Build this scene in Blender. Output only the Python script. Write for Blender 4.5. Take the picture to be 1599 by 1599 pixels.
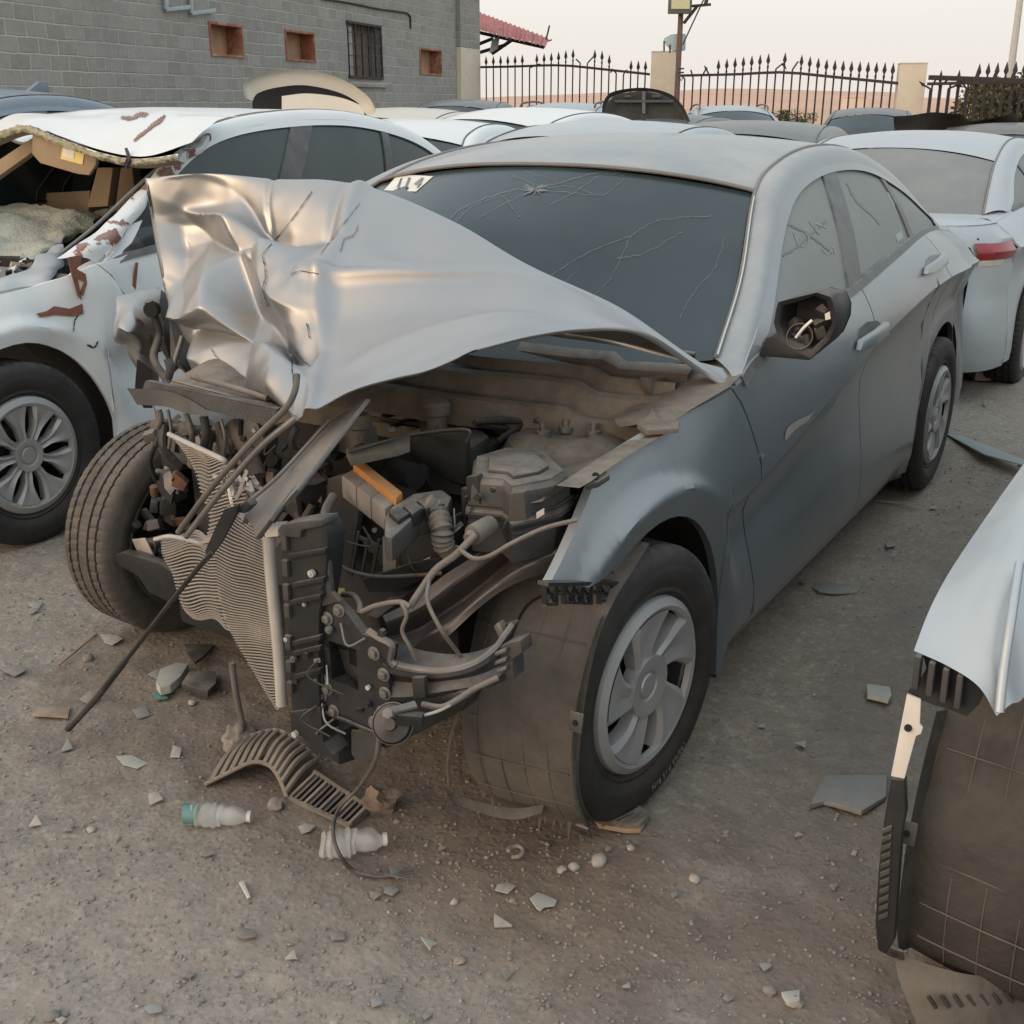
import bpy, bmesh, math, random
import numpy as np
from mathutils import Vector, Matrix, Euler, noise as mnoise
rad = math.radians
random.seed(7)
S = bpy.context.scene
COL = S.collection
for o in list(bpy.data.objects): bpy.data.objects.remove(o)

# ------------------------------------------------------------------ camera, world, sun
CAM = (2.056, 1.8146, 1.5297); YAW = 212.1; PITCH = 19.862; FPX = 1769.9
cd = bpy.data.cameras.new('camera'); cam = bpy.data.objects.new('camera', cd); COL.objects.link(cam)
cam.location = CAM
cd.sensor_width = 36.0; cd.lens = 36.0*FPX/1599.0; cd.clip_start = .05; cd.clip_end = 6000
cam.rotation_euler = (rad(90-PITCH), 0, rad(YAW-90))
S.camera = cam
SUN_AZ = 338.0; SUN_EL = 5.0
w = bpy.data.worlds.new('World'); S.world = w; w.use_nodes = True
nt = w.node_tree; nt.nodes.clear()
out = nt.nodes.new('ShaderNodeOutputWorld'); bg = nt.nodes.new('ShaderNodeBackground')
sky = nt.nodes.new('ShaderNodeTexSky'); sky.sky_type = 'NISHITA'; sky.sun_disc = False
sky.sun_elevation = rad(SUN_EL); sky.sun_rotation = rad(90-SUN_AZ)
sky.air_density = 1.0; sky.dust_density = 5.0; sky.ozone_density = 1.0; sky.altitude = 50
# dusk haze: a pale band that brightens and warms towards the horizon, and towards where the sun is going down
tc = nt.nodes.new('ShaderNodeTexCoord'); sep = nt.nodes.new('ShaderNodeSeparateXYZ')
nt.links.new(tc.outputs['Generated'], sep.inputs[0])
ramp = nt.nodes.new('ShaderNodeValToRGB'); nt.links.new(sep.outputs['Z'], ramp.inputs[0])
e = ramp.color_ramp.elements
e[0].position = 0.0; e[0].color = (9.6, 9.0, 8.3, 1)
e[1].position = 1.0; e[1].color = (10.5, 12.2, 13.6, 1)
for p_, c_ in ((.05, (10.0, 9.5, 8.8, 1)), (.12, (10.9, 10.7, 9.8, 1)), (.35, (10.2, 10.8, 11.0, 1)), (.6, (10.2, 11.6, 12.8, 1))):
    x_ = e.new(p_); x_.color = c_
dot = nt.nodes.new('ShaderNodeVectorMath'); dot.operation = 'DOT_PRODUCT'
dot.inputs[1].default_value = (math.cos(rad(SUN_AZ))*math.cos(rad(SUN_EL)), math.sin(rad(SUN_AZ))*math.cos(rad(SUN_EL)), math.sin(rad(SUN_EL)))
nt.links.new(tc.outputs['Generated'], dot.inputs[0])
mr = nt.nodes.new('ShaderNodeMapRange'); mr.inputs[1].default_value = .35; mr.inputs[2].default_value = 1.0
mr.interpolation_type = 'SMOOTHERSTEP'; nt.links.new(dot.outputs['Value'], mr.inputs[0])
glow = nt.nodes.new('ShaderNodeMix'); glow.data_type = 'RGBA'; glow.blend_type = 'ADD'
glow.inputs['Factor'].default_value = 1
gm = nt.nodes.new('ShaderNodeMix'); gm.data_type = 'RGBA'; gm.inputs[6].default_value = (0, 0, 0, 1); gm.inputs[7].default_value = (19.0, 11.6, 5.8, 1)
nt.links.new(mr.outputs[0], gm.inputs['Factor'])
nt.links.new(ramp.outputs['Color'], glow.inputs[6]); nt.links.new(gm.outputs[2], glow.inputs[7])
mixs = nt.nodes.new('ShaderNodeMix'); mixs.data_type = 'RGBA'; mixs.inputs['Factor'].default_value = .88
nt.links.new(sky.outputs[0], mixs.inputs[6]); nt.links.new(glow.outputs[2], mixs.inputs[7])
nt.links.new(mixs.outputs[2], bg.inputs['Color']); bg.inputs['Strength'].default_value = .10
nt.links.new(bg.outputs[0], out.inputs[0])
sd = bpy.data.lights.new('sun', 'SUN'); sd.energy = .5; sd.angle = rad(24); sd.color = (1.0, .80, .62)
so = bpy.data.objects.new('sun', sd); COL.objects.link(so)
so.rotation_euler = Vector((math.cos(rad(SUN_AZ)), math.sin(rad(SUN_AZ)), math.tan(rad(SUN_EL+9)))).to_track_quat('Z', 'Y').to_euler()
so['kind'] = 'structure'
S.view_settings.view_transform = 'Standard'; S.view_settings.look = 'None'
S.view_settings.exposure = 0.0; S.view_settings.gamma = 1.0

# ------------------------------------------------------------------ measuring helpers (points of the place found from the calibrated camera)
_y, _p = rad(YAW), rad(PITCH)
D_ = np.array([math.cos(_y)*math.cos(_p), math.sin(_y)*math.cos(_p), -math.sin(_p)])
R_ = np.cross(D_, [0, 0, 1]); R_ /= np.linalg.norm(R_); U_ = np.cross(R_, D_); C_ = np.array(CAM)
def V(px, py, x=None, y=None, z=None, d=None, up=0.0):
    k = D_ + R_*(px-799.5)/FPX - U_*(py-799.5)/FPX
    if x is not None: t = (x-C_[0])/k[0]
    elif y is not None: t = (y-C_[1])/k[1]
    elif d is not None: t = d
    else: t = ((z or 0)-C_[2])/k[2]
    q = C_ + k*t; q[2] += up
    return Vector(q)
def PL(px, py, n, c):           # on the plane n.x = c
    k = D_ + R_*(px-799.5)/FPX - U_*(py-799.5)/FPX
    n = np.array(n, float); t = (c - n@C_)/(n@k); return Vector(C_+k*t)
def col_at(px, dist):           # a ground point below the picture column px at horizontal range dist
    k = D_ + R_*(px-799.5)/FPX; k = k/np.linalg.norm(k[:2]); return Vector((C_[0]+k[0]*dist, C_[1]+k[1]*dist, 0))

# ------------------------------------------------------------------ materials
M = {}
DUST = (.240, .219, .192)
def mat(name, col, rough=.6, metal=0, dust=0, dustcol=DUST, var=.12, vscale=6, bump=0, bscale=40, coat=0, spec=.5,
        blot=None, bthr=.58, bsc=5, bsoft=.05, dmin=0.0, alpha=1, dscale=9):
    m = bpy.data.materials.new(name); m.use_nodes = True; n = m.node_tree.nodes; L = m.node_tree.links
    b = n['Principled BSDF']; b.inputs['Roughness'].default_value = rough; b.inputs['Metallic'].default_value = metal
    b.inputs['Specular IOR Level'].default_value = spec; b.inputs['Coat Weight'].default_value = coat
    b.inputs['Coat Roughness'].default_value = .15
    tc = n.new('ShaderNodeTexCoord')
    nz = n.new('ShaderNodeTexNoise'); nz.inputs['Scale'].default_value = vscale; nz.inputs['Detail'].default_value = 6; nz.inputs['Roughness'].default_value = .65
    L.new(tc.outputs['Object'], nz.inputs['Vector'])
    r = n.new('ShaderNodeMapRange'); r.inputs[1].default_value = .3; r.inputs[2].default_value = .7; r.inputs[3].default_value = 1-var; r.inputs[4].default_value = 1+var
    L.new(nz.outputs['Fac'], r.inputs[0])
    hs = n.new('ShaderNodeMix'); hs.data_type = 'RGBA'; hs.blend_type = 'MULTIPLY'; hs.inputs['Factor'].default_value = 1
    hs.inputs[6].default_value = (*col, 1); L.new(r.outputs[0], hs.inputs[7])
    c = hs.outputs[2]
    if blot:
        nb = n.new('ShaderNodeTexNoise'); nb.inputs['Scale'].default_value = bsc; nb.inputs['Detail'].default_value = 8; nb.inputs['Roughness'].default_value = .6
        L.new(tc.outputs['Object'], nb.inputs['Vector'])
        rb = n.new('ShaderNodeMapRange'); rb.inputs[1].default_value = bthr; rb.inputs[2].default_value = bthr+bsoft; L.new(nb.outputs['Fac'], rb.inputs[0])
        mb = n.new('ShaderNodeMix'); mb.data_type = 'RGBA'; mb.inputs[7].default_value = (*blot, 1)
        L.new(rb.outputs[0], mb.inputs['Factor']); L.new(c, mb.inputs[6]); c = mb.outputs[2]
    if dust > 0 or dmin > 0:
        g = n.new('ShaderNodeNewGeometry'); sp = n.new('ShaderNodeSeparateXYZ'); L.new(g.outputs['Normal'], sp.inputs[0])
        r1 = n.new('ShaderNodeMapRange'); r1.inputs[1].default_value = .12; r1.inputs[2].default_value = .92; r1.inputs[3].default_value = dmin; r1.inputs[4].default_value = dust
        L.new(sp.outputs['Z'], r1.inputs[0])
        nd = n.new('ShaderNodeTexNoise'); nd.inputs['Scale'].default_value = dscale; nd.inputs['Detail'].default_value = 9; nd.inputs['Roughness'].default_value = .7
        L.new(tc.outputs['Object'], nd.inputs['Vector'])
        r2 = n.new('ShaderNodeMapRange'); r2.inputs[1].default_value = .3; r2.inputs[2].default_value = .65; r2.inputs[3].default_value = .55 if 'paint' in name or 'glass' in name else .12; r2.inputs[4].default_value = 1.2
        L.new(nd.outputs['Fac'], r2.inputs[0])
        mu = n.new('ShaderNodeMath'); mu.operation = 'MULTIPLY'; mu.use_clamp = True; L.new(r1.outputs[0], mu.inputs[0]); L.new(r2.outputs[0], mu.inputs[1])
        md = n.new('ShaderNodeMix'); md.data_type = 'RGBA'; md.inputs[7].default_value = (*dustcol, 1)
        L.new(mu.outputs[0], md.inputs['Factor']); L.new(c, md.inputs[6]); c = md.outputs[2]
        rr = n.new('ShaderNodeMix'); rr.data_type = 'FLOAT'; rr.inputs[2].default_value = rough; rr.inputs[3].default_value = .9
        L.new(mu.outputs[0], rr.inputs[0]); L.new(rr.outputs[0], b.inputs['Roughness'])
        if metal > 0:
            rm = n.new('ShaderNodeMix'); rm.data_type = 'FLOAT'; rm.inputs[2].default_value = metal; rm.inputs[3].default_value = 0
            L.new(mu.outputs[0], rm.inputs[0]); L.new(rm.outputs[0], b.inputs['Metallic'])
        if coat > 0:
            rc = n.new('ShaderNodeMix'); rc.data_type = 'FLOAT'; rc.inputs[2].default_value = coat; rc.inputs[3].default_value = 0
            L.new(mu.outputs[0], rc.inputs[0]); L.new(rc.outputs[0], b.inputs['Coat Weight'])
    L.new(c, b.inputs['Base Color'])
    if bump > 0:
        bn = n.new('ShaderNodeTexNoise'); bn.inputs['Scale'].default_value = bscale; bn.inputs['Detail'].default_value = 5
        L.new(tc.outputs['Object'], bn.inputs['Vector'])
        bp = n.new('ShaderNodeBump'); bp.inputs['Strength'].default_value = bump; bp.inputs['Distance'].default_value = .01
        L.new(bn.outputs['Fac'], bp.inputs['Height']); L.new(bp.outputs[0], b.inputs['Normal'])
    if alpha < 1: b.inputs['Alpha'].default_value = alpha
    M[name] = m; return m
SKY_DUST = (.40, .41, .405)  # dust tone lightened and blued, with the roof's sky reflection put in
mat('paint_grey', (.150, .185, .210), .30, .60, .74, SKY_DUST, .12, 1.8, coat=.7, dmin=.08, bump=.02, bscale=5, dscale=3)
mat('paint_grey_lit', (.345, .35, .352), .31, .86, .36, (.39, .385, .37), .04, 4, dmin=.04, dscale=3.5)  # body grey repeated lighter: the light on the hood is put into the colour
mat('paint_white', (.66, .70, .71), .35, 0, .30, (.62, .59, .52), .04, 3, coat=.35, dmin=.05)
mat('paint_white_rust', (.66, .70, .71), .38, 0, .15, (.62, .59, .52), .05, 3, coat=.3, blot=(.16, .055, .035), bthr=.67, bsc=2.6, bsoft=.012)
mat('paint_silver', (.36, .41, .44), .36, .55, .50, (.46, .46, .45), .04, 3, coat=.3, dmin=.15)
mat('paint_pale_silver', (.37, .425, .465), .32, .40, .45, (.44, .45, .44), .04, 3, coat=.3, dmin=.1)
mat('paint_beige', (.60, .58, .52), .42, .15, .45, (.52, .46, .37), .05, 3, coat=.3, dmin=.1)
mat('paint_dark', (.045, .055, .065), .35, .3, .40, (.30, .29, .27), .08, 3, coat=.4, dmin=.1)
mat('paint_slate', (.12, .165, .21), .36, .5, .40, (.35, .36, .36), .05, 3, coat=.4, dmin=.1)
mat('paint_black', (.02, .02, .022), .35, 0, .55, (.20, .18, .16), .08, 3, coat=.4, dmin=.15)
mat('steel_dusty', (.18, .178, .175), .42, .65, .75, DUST, .25, 12, bump=.15, dmin=.10)
mat('apron_metal', (.125, .115, .115), .40, .6, .75, (.24, .205, .175), .12, 8, bump=.08, dmin=.14)
mat('steel_dark', (.036, .038, .042), .42, .35, .6, DUST, .25, 14, bump=.2, dmin=.03, blot=(.16, .085, .05), bthr=.66, bsc=16, spec=.22)
mat('plastic_black', (.018, .020, .023), .42, 0, .55, DUST, .25, 12, bump=.12, dmin=.03, spec=.22)
mat('plastic_dusty', (.040, .042, .044), .6, 0, .85, (.235, .212, .182), .25, 10, bump=.15, dmin=.10, spec=.22)
mat('dirt_cover', (.075, .070, .064), .8, 0, .92, (.225, .196, .160), .15, 10, bump=.2, dmin=.6, spec=.22)
mat('liner', (.045, .044, .043), .7, 0, .5, (.21, .188, .158), .3, 5, bump=.3, bscale=60, dmin=.42, dscale=3, spec=.22)
mat('liner_dark', (.030, .031, .032), .6, 0, .4, (.20, .165, .12), .35, 5, bump=.3, bscale=60, dmin=.12, dscale=2.5, spec=.22)
mat('rubber', (.022, .022, .022), .75, 0, .5, (.16, .145, .13), .3, 20, bump=.1, bscale=120, dmin=.10, spec=.3)
mat('rubber_dusty', (.055, .053, .05), .8, 0, .65, (.19, .165, .14), .2, 14, bump=.2, bscale=120, dmin=.35, spec=.2)
mat('hubcap', (.36, .38, .39), .42, .6, .45, (.34, .31, .27), .06, 8, dmin=.25)
mat('hubcap_clean', (.38, .39, .39), .42, .5, .4, (.34, .31, .27), .06, 8, dmin=.3)
mat('aluminium', (.36, .35, .34), .42, .8, .5, DUST, .1, 14, bump=.15, dmin=.25)
mat('fin_metal', (.33, .31, .29), .5, .5, .55, (.30, .255, .21), .15, 20, bump=.2, dmin=.35)
mat('grey_tank', (.42, .41, .39), .6, 0, .5, DUST, .12, 16, bump=.1, dmin=.18)
mat('cable', (.06, .055, .05), .6, 0, .7, DUST, .1, 30, dmin=.35, spec=.22)
mat('wire_dusty', (.10, .088, .075), .7, 0, .75, DUST, .15, 40, dmin=.25, bump=.3, bscale=150)
mat('glass_dark', (.014, .026, .029), .09, 0, .17, (.12, .14, .14), .12, 2, coat=0, spec=.36, dmin=.03, dscale=2)
mat('glass_side', (.10, .115, .11), .30, 0, .6, (.30, .31, .29), .08, 2.5, dmin=.55, dscale=2.2)
mat('glass_black', (.012, .026, .03), .12, 0, .25, (.16, .17, .16), .1, 2, dmin=.08, dscale=3)
mat('glass_rear', (.09, .10, .10), .30, 0, .62, (.27, .285, .28), .06, 2, dmin=.5, dscale=2)
mat('rubber_seal', (.012, .012, .013), .6, 0, .4, SKY_DUST, .1, 8, dmin=.08)
mat('trim_dark', (.025, .027, .03), .4, 0, .45, SKY_DUST, .1, 8, dmin=.06)
mat('chrome', (.7, .66, .58), .25, .9, .2, DUST, .05, 9)
mat('void', (.010, .010, .010), .9, 0, 0)  # near-black: unlit depth of holes and gaps put into the colour
mat('interior_tan', (.30, .225, .145), .8, 0, .3, (.35, .29, .2), .1, 9, bump=.1)
mat('interior_dark', (.035, .035, .035), .8, 0, .2, DUST, .1, 9)
mat('red_lamp', (.26, .012, .02), .18, 0, .15, DUST, .25, 30, coat=.5)
mat('clear_lamp', (.6, .57, .52), .2, 0, .2, DUST, .15, 30, coat=.5)
mat('lamp_glass', (.35, .38, .40), .15, .2, .2, DUST, .15, 30, coat=.5)
mat('rust', (.13, .06, .04), .8, .1, .2, DUST, .3, 14, bump=.4)
mat('rust_paint', (.14, .085, .07), .8, 0, .2, DUST, .3, 20, bump=.4)
mat('filter_orange', (.48, .22, .06), .7, 0, .25, DUST, .15, 30, bump=.2)
mat('white_plastic', (.62, .60, .56), .5, 0, .35, DUST, .08, 20, dmin=.08)
mat('yellow_plug', (.65, .50, .12), .5, 0, .3, DUST, .1, 20)
mat('sticker', (.72, .71, .64), .7, 0, .15, DUST, .05, 20)
mat('sticker_yellow', (.75, .60, .22), .7, 0, 0, DUST, .05, 20)
mat('ink', (.03, .03, .035), .8)
mat('scrawl', (.30, .33, .32), .7); mat('streak_reflection', (.07, .08, .08), .35); mat('seal_dusty', (.20, .19, .18), .8, 0, .3)
mat('crack', (.17, .19, .18), .5)
mat('tyre_letters', (.10, .10, .095), .7, 0, .4, (.24, .21, .18), .1, 20, dmin=.3)

# ------------------------------------------------------------------ object helpers
def link(name, me, m=None, parent=None, smooth=None):
    o = bpy.data.objects.new(name, me); COL.objects.link(o)
    if m is not None:
        for mm in (m if isinstance(m, (list, tuple)) else [m]): me.materials.append(M[mm] if isinstance(mm, str) else mm)
    if parent is not None: o.parent = parent
    if smooth is not None:
        me.polygons.foreach_set('use_smooth', [True]*len(me.polygons))
        if smooth < 180: me.set_sharp_from_angle(angle=rad(smooth))
    return o
def tag(o, label=None, cat=None, group=None, kind=None):
    if label: o['label'] = label
    if cat: o['category'] = cat
    if group: o['group'] = group
    if kind: o['kind'] = kind
    return o
def empty(name, loc=(0, 0, 0), rz=0):
    o = bpy.data.objects.new(name, None); COL.objects.link(o); o.location = loc; o.rotation_euler = (0, 0, rz); o.empty_display_size = .2
    return o
def crom(pts, n):               # smooth curve through points
    P = np.array([list(p) for p in pts], float)
    if len(P) == 2: return P[0]+(P[1]-P[0])*np.linspace(0, 1, n)[:, None]
    E = np.vstack([2*P[0]-P[1], P, 2*P[-1]-P[-2]]); k = len(P)-1
    t = np.linspace(0, k, n); i = np.minimum(t.astype(int), k-1); u = (t-i)[:, None]
    a, b, c, d = E[i], E[i+1], E[i+2], E[i+3]
    return .5*(2*b+(c-a)*u+(2*a-5*b+4*c-d)*u*u+(3*b-a-3*c+d)*u**3)
def curve1(tab):                # table -> smooth function
    tab = sorted(tab); P = crom(tab, 40*len(tab))
    return lambda x: np.interp(x, P[:, 0], P[:, 1])
def build(name, v, f, m, parent=None, smooth=40, thick=0, bevel=0, off=0):
    me = bpy.data.meshes.new(name); me.from_pydata([tuple(p) for p in v], [], f); me.update()
    if thick or bevel:
        bm = bmesh.new(); bm.from_mesh(me)
        if thick:
            bmesh.ops.recalc_face_normals(bm, faces=bm.faces[:])
            bmesh.ops.solidify(bm, geom=bm.faces[:], thickness=thick)
        if bevel:
            ed = [e for e in bm.edges if len(e.link_faces) == 2 and e.calc_face_angle() > rad(40)]
            bmesh.ops.bevel(bm, geom=ed, offset=bevel, segments=2, affect='EDGES', profile=.6, clamp_overlap=True)
        bmesh.ops.recalc_face_normals(bm, faces=bm.faces[:])
        bm.to_mesh(me); bm.free()
    return link(name, me, m, parent, smooth)
def gridfaces(nr, nc, wrap=False, o=0):
    f = []
    for i in range(nr-1):
        for j in range(nc-1 if not wrap else nc):
            f.append((o+i*nc+j, o+i*nc+(j+1) % nc, o+(i+1)*nc+(j+1) % nc, o+(i+1)*nc+j))
    return f
def sheet(name, rows, m, parent=None, thick=0, smooth=40, off=0):
    nc = len(rows[0]); v = [p for r in rows for p in r]
    return build(name, v, gridfaces(len(rows), nc), m, parent, smooth, thick)
class MB:                       # collects shapes into one mesh
    def __init__(s): s.v = []; s.f = []
    def add(s, v, f):
        o = len(s.v); s.v += [Vector(p) for p in v]; s.f += [tuple(i+o for i in q) for q in f]; return s
    def box(s, c, d, rot=None, taper=1):
        c = Vector(c); r = (Euler(rot).to_matrix() if rot is not None and not isinstance(rot, Matrix) else rot) or Matrix.Identity(3)
        v = []
        for z in (-1, 1):
            k = taper if z > 0 else 1
            for x, y in ((-1, -1), (1, -1), (1, 1), (-1, 1)): v.append(c + r @ Vector((x*d[0]/2*k, y*d[1]/2*k, z*d[2]/2)))
        return s.add(v, [(3, 2, 1, 0), (4, 5, 6, 7), (0, 1, 5, 4), (1, 2, 6, 5), (2, 3, 7, 6), (3, 0, 4, 7)])
    def bar(s, a, b, w, h, up=(0, 0, 1)):
        a, b = Vector(a), Vector(b); d = (b-a).normalized(); up = Vector(up); x = d.cross(up)
        if x.length < 1e-4: x = d.cross(Vector((1, 0, 0)))
        x.normalize(); y = x.cross(d); v = []
        for p in (a, b):
            for i, j in ((-1, -1), (1, -1), (1, 1), (-1, 1)): v.append(p+x*i*w/2+y*j*h/2)
        return s.add(v, [(3, 2, 1, 0), (4, 5, 6, 7), (0, 1, 5, 4), (1, 2, 6, 5), (2, 3, 7, 6), (3, 0, 4, 7)])
    def tube(s, pts, r, seg=8, n=None, cap=True):
        if n: pts = [Vector(p) for p in crom(pts, n)]
        else: pts = [Vector(p) for p in pts]
        k = len(pts); v = []; up = None
        for i, p in enumerate(pts):
            d = (pts[min(i+1, k-1)]-pts[max(i-1, 0)]).normalized()
            if up is None: up = d.orthogonal().normalized()
            up = (up - d*up.dot(d)).normalized(); q = d.cross(up)
            ri = r if not callable(r) else r(i/(k-1))
            for j in range(seg):
                a = 2*math.pi*j/seg; v.append(p+up*math.cos(a)*ri+q*math.sin(a)*ri)
        f = gridfaces(k, seg, True)
        if cap: f += [tuple(range(seg))[::-1], tuple((k-1)*seg+j for j in range(seg))]
        return s.add(v, f)
    def cyl(s, a, b, r, seg=16, r2=None):
        r2 = r if r2 is None else r2
        return s.tube([a, b], lambda t: r+(r2-r)*t, seg)
    def prism(s, poly, vec):
        n = len(poly); vec = Vector(vec); v = [Vector(p) for p in poly]+[Vector(p)+vec for p in poly]
        return s.add(v, [tuple(range(n))[::-1], tuple(range(n, 2*n))]+[(i, (i+1) % n, n+(i+1) % n, n+i) for i in range(n)])
    def lathe(s, prof, o, ax, seg=32, ref=None):   # prof: (r, h) along the axis
        ax = Vector(ax).normalized(); u = (Vector(ref) if ref else ax.orthogonal()).normalized(); w_ = ax.cross(u); o = Vector(o); v = []
        for r, h in prof:
            for j in range(seg):
                a = 2*math.pi*j/seg; v.append(o+ax*h+u*r*math.cos(a)+w_*r*math.sin(a))
        return s.add(v, gridfaces(len(prof), seg, True))
    def obj(s, name, m, parent=None, smooth=35, bevel=0, crumple=0, cscale=8):
        if crumple:
            for p in s.v:
                q = mnoise.noise_vector(p*cscale); p += q*crumple
        return build(name, s.v, s.f, m, parent, smooth, 0, bevel)
def poly_obj(name, poly, vec, m, parent=None, bevel=.003, smooth=35):
    return MB().prism(poly, vec).obj(name, m, parent, smooth, bevel)
def text_mesh(txt, size=1, depth=.02):
    c = bpy.data.curves.new('lettering', 'FONT'); c.body = txt; c.size = size; c.extrude = depth; c.align_x = 'CENTER'; c.align_y = 'CENTER'
    o = bpy.data.objects.new('lettering', c); COL.objects.link(o); bpy.context.view_layer.update()
    me = bpy.data.meshes.new_from_object(o.evaluated_get(bpy.context.evaluated_depsgraph_get()))
    bpy.data.objects.remove(o); bpy.data.curves.remove(c); me.materials.clear(); return me
# ------------------------------------------------------------------ wheels
def tyre_mesh(R=.317, w=.20, rr=.205, seg=300, detail=True):
    prof = [(rr-.012, .070), (rr, .078), (rr+.012, .088), (rr+.02, .086), (rr+.035, .095), (rr+.06, .1), (rr+.064, .0985), (rr+.078, .0975), (R-.018, .092), (R-.008, .085), (R-.003, .078)]
    tr = [.070, .058, .0575, .0495, .049, .036, .025, .0245, .0165, .016, .006]
    dp = [0, 0, .007, .007, 0, 0, 0, .008, .008, 0, 0]
    half = [(r, h*w/.2, 0) for r, h in prof]+[(R-d, h*w/.2, 1) for h, d in zip(tr, dp)]
    full = half+[(r, -h, k) for r, h, k in half[::-1]]
    v = []; n = len(full)
    for j in range(seg):
        a = 2*math.pi*j/seg
        for i, (r, h, k) in enumerate(full):
            q = r
            ah = abs(h)*.2/w; sh = (int(ah*120) if ah < .05 else 0)
            if detail and k and ah > .0575 and j % 5 == 0: q -= .0035
            if detail and k and .024 < ah < .05 and (j+(2 if h > 0 else 0)) % 5 == 0: q -= .003
            if detail and k and ah < .012 and j % 3 == 0: q -= .003
            if detail and not k and r > R-.012 and j % 5 == 0: q -= .002
            v.append((q*math.cos(a), h, q*math.sin(a)))
    f = [(j*n+i, j*n+i+1, ((j+1) % seg)*n+i+1, ((j+1) % seg)*n+i) for j in range(seg) for i in range(n-1)]
    me = bpy.data.meshes.new('tyre'); me.from_pydata(v, [], f); me.update()
    me.polygons.foreach_set('use_smooth', [True]*len(f)); me.set_sharp_from_angle(angle=rad(35)); return me
def cap_mesh(n=5, r0=.055, r1=.075, r2=.175, R=.205, wide=.5, twist=.35, taper=.25, rise=.02, kind=0):
    """wheel cover: n spokes with open holes between them, facing +y"""
    v = []; f = []
    na, nr = 8, 9; sec = 2*math.pi/n
    def pt(r, a, h): v.append((r*math.cos(a), h, r*math.sin(a))); return len(v)-1
    def H(r): return .012+.018*math.sin(min(1, r/R)*math.pi*.55)
    for k in range(n):
        rows = []
        for i in range(nr+1):
            t = i/nr; r = r1+(r2-r1)*t
            half = sec/2*(wide+taper*abs(t-.35)*1.2); a0 = k*sec+twist*t
            row = []
            for j in range(na+1):
                u = j/na*2-1
                if kind == 0: crest = (.010*(1-abs(u-.25)*1.1))
                else: crest = -.010*(1-abs(u)*1.3)
                row.append(pt(r, a0+u*half, H(r)-(.0 if abs(u) < 1 else .012)+crest*(math.sin(math.pi*min(1, .25+t*.75)))))
            rows.append(row)
            if i:
                for j in range(na): f.append((rows[i-1][j], rows[i-1][j+1], row[j+1], row[j]))
        # hole walls
        for side in (0, na):
            low = [pt(math.hypot(v[q[side]][0], v[q[side]][2]), math.atan2(v[q[side]][2], v[q[side]][0]), -.012) for q in rows]
            for i in range(nr): f.append((rows[i][side], rows[i+1][side], low[i+1], low[i]))
    m = 96
    prof = [(r2-.002, H(r2)-.016), (r2, H(r2)-.002), (r2+.010, H(r2)+.002), (R-.010, H(R)-.004), (R-.003, H(R)-.008), (R, H(R)-.020), (R-.002, -.01)]
    o = len(v); v += [(r*math.cos(2*math.pi*j/m), h, r*math.sin(2*math.pi*j/m)) for r, h in prof for j in range(m)]; f += gridfaces(len(prof), m, True, o)
    prof = [(.0, H(.02)+.006), (.026, H(.02)+.006), (.029, H(.02)+.001), (.033, H(.02)+.001), (.036, H(.03)+.004), (r0, H(r0)+.004), (r1+.001, H(r1)+.003), (r1+.002, -.01)]
    o = len(v); v += [(r*math.cos(2*math.pi*j/m), h, r*math.sin(2*math.pi*j/m)) for r, h in prof for j in range(m)]; f += gridfaces(len(prof), m, True, o)
    me = bpy.data.meshes.new('hubcap'); me.from_pydata(v, [], f); me.update()
    me.polygons.foreach_set('use_smooth', [True]*len(f)); me.set_sharp_from_angle(angle=rad(32)); return me
mat('rim_dark', (.012, .012, .013), .6, .2, .2, DUST, dmin=.04)  # shade behind the cover's openings put into the rim's colour
TY = tyre_mesh(); TY2 = tyre_mesh(seg=64, detail=False)
TY.materials.append(M['rubber']); TY2.materials.append(M['rubber'])
CAPA = cap_mesh(5, r0=.06, r1=.070, r2=.176, wide=.60, twist=.30, taper=.16, kind=1); CAPA.materials.append(M['hubcap'])
CAPB = cap_mesh(9, r0=.05, r1=.055, r2=.172, wide=.42, twist=0, taper=.55, kind=1); CAPB.materials.append(M['hubcap_clean'])
def wheel(root, loc, s=1, steer=0, cap=None, tyre=None, camber=0, spin=0, R=.317, rubber=None):
    e = bpy.data.objects.new('wheel', None); COL.objects.link(e); e.parent = root; e.location = loc
    e.rotation_euler = (camber, 0, steer + (0 if s > 0 else math.pi)); k = R/.317; e.scale = (k, k, k)
    t = bpy.data.objects.new('tyre', tyre or TY); COL.objects.link(t); t.parent = e
    c = bpy.data.objects.new('hubcap', cap or CAPA); COL.objects.link(c); c.parent = e; c.location = (0, .068, 0); c.rotation_euler = (0, spin, 0)
    mb = MB(); mb.lathe([(0, .03), (.06, .03), (.07, .045), (.10, .045), (.12, .02), (.19, .02), (.205, .06), (.207, .075)], (0, 0, 0), (0, 1, 0), 40)
    for q in range(5):
        a = q*2*math.pi/5+.3; mb.cyl((.045*math.cos(a), .03, .045*math.sin(a)), (.045*math.cos(a), .062, .045*math.sin(a)), .009, 8)
    mb.obj('rim', 'rim_dark', e)
    return e

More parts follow.
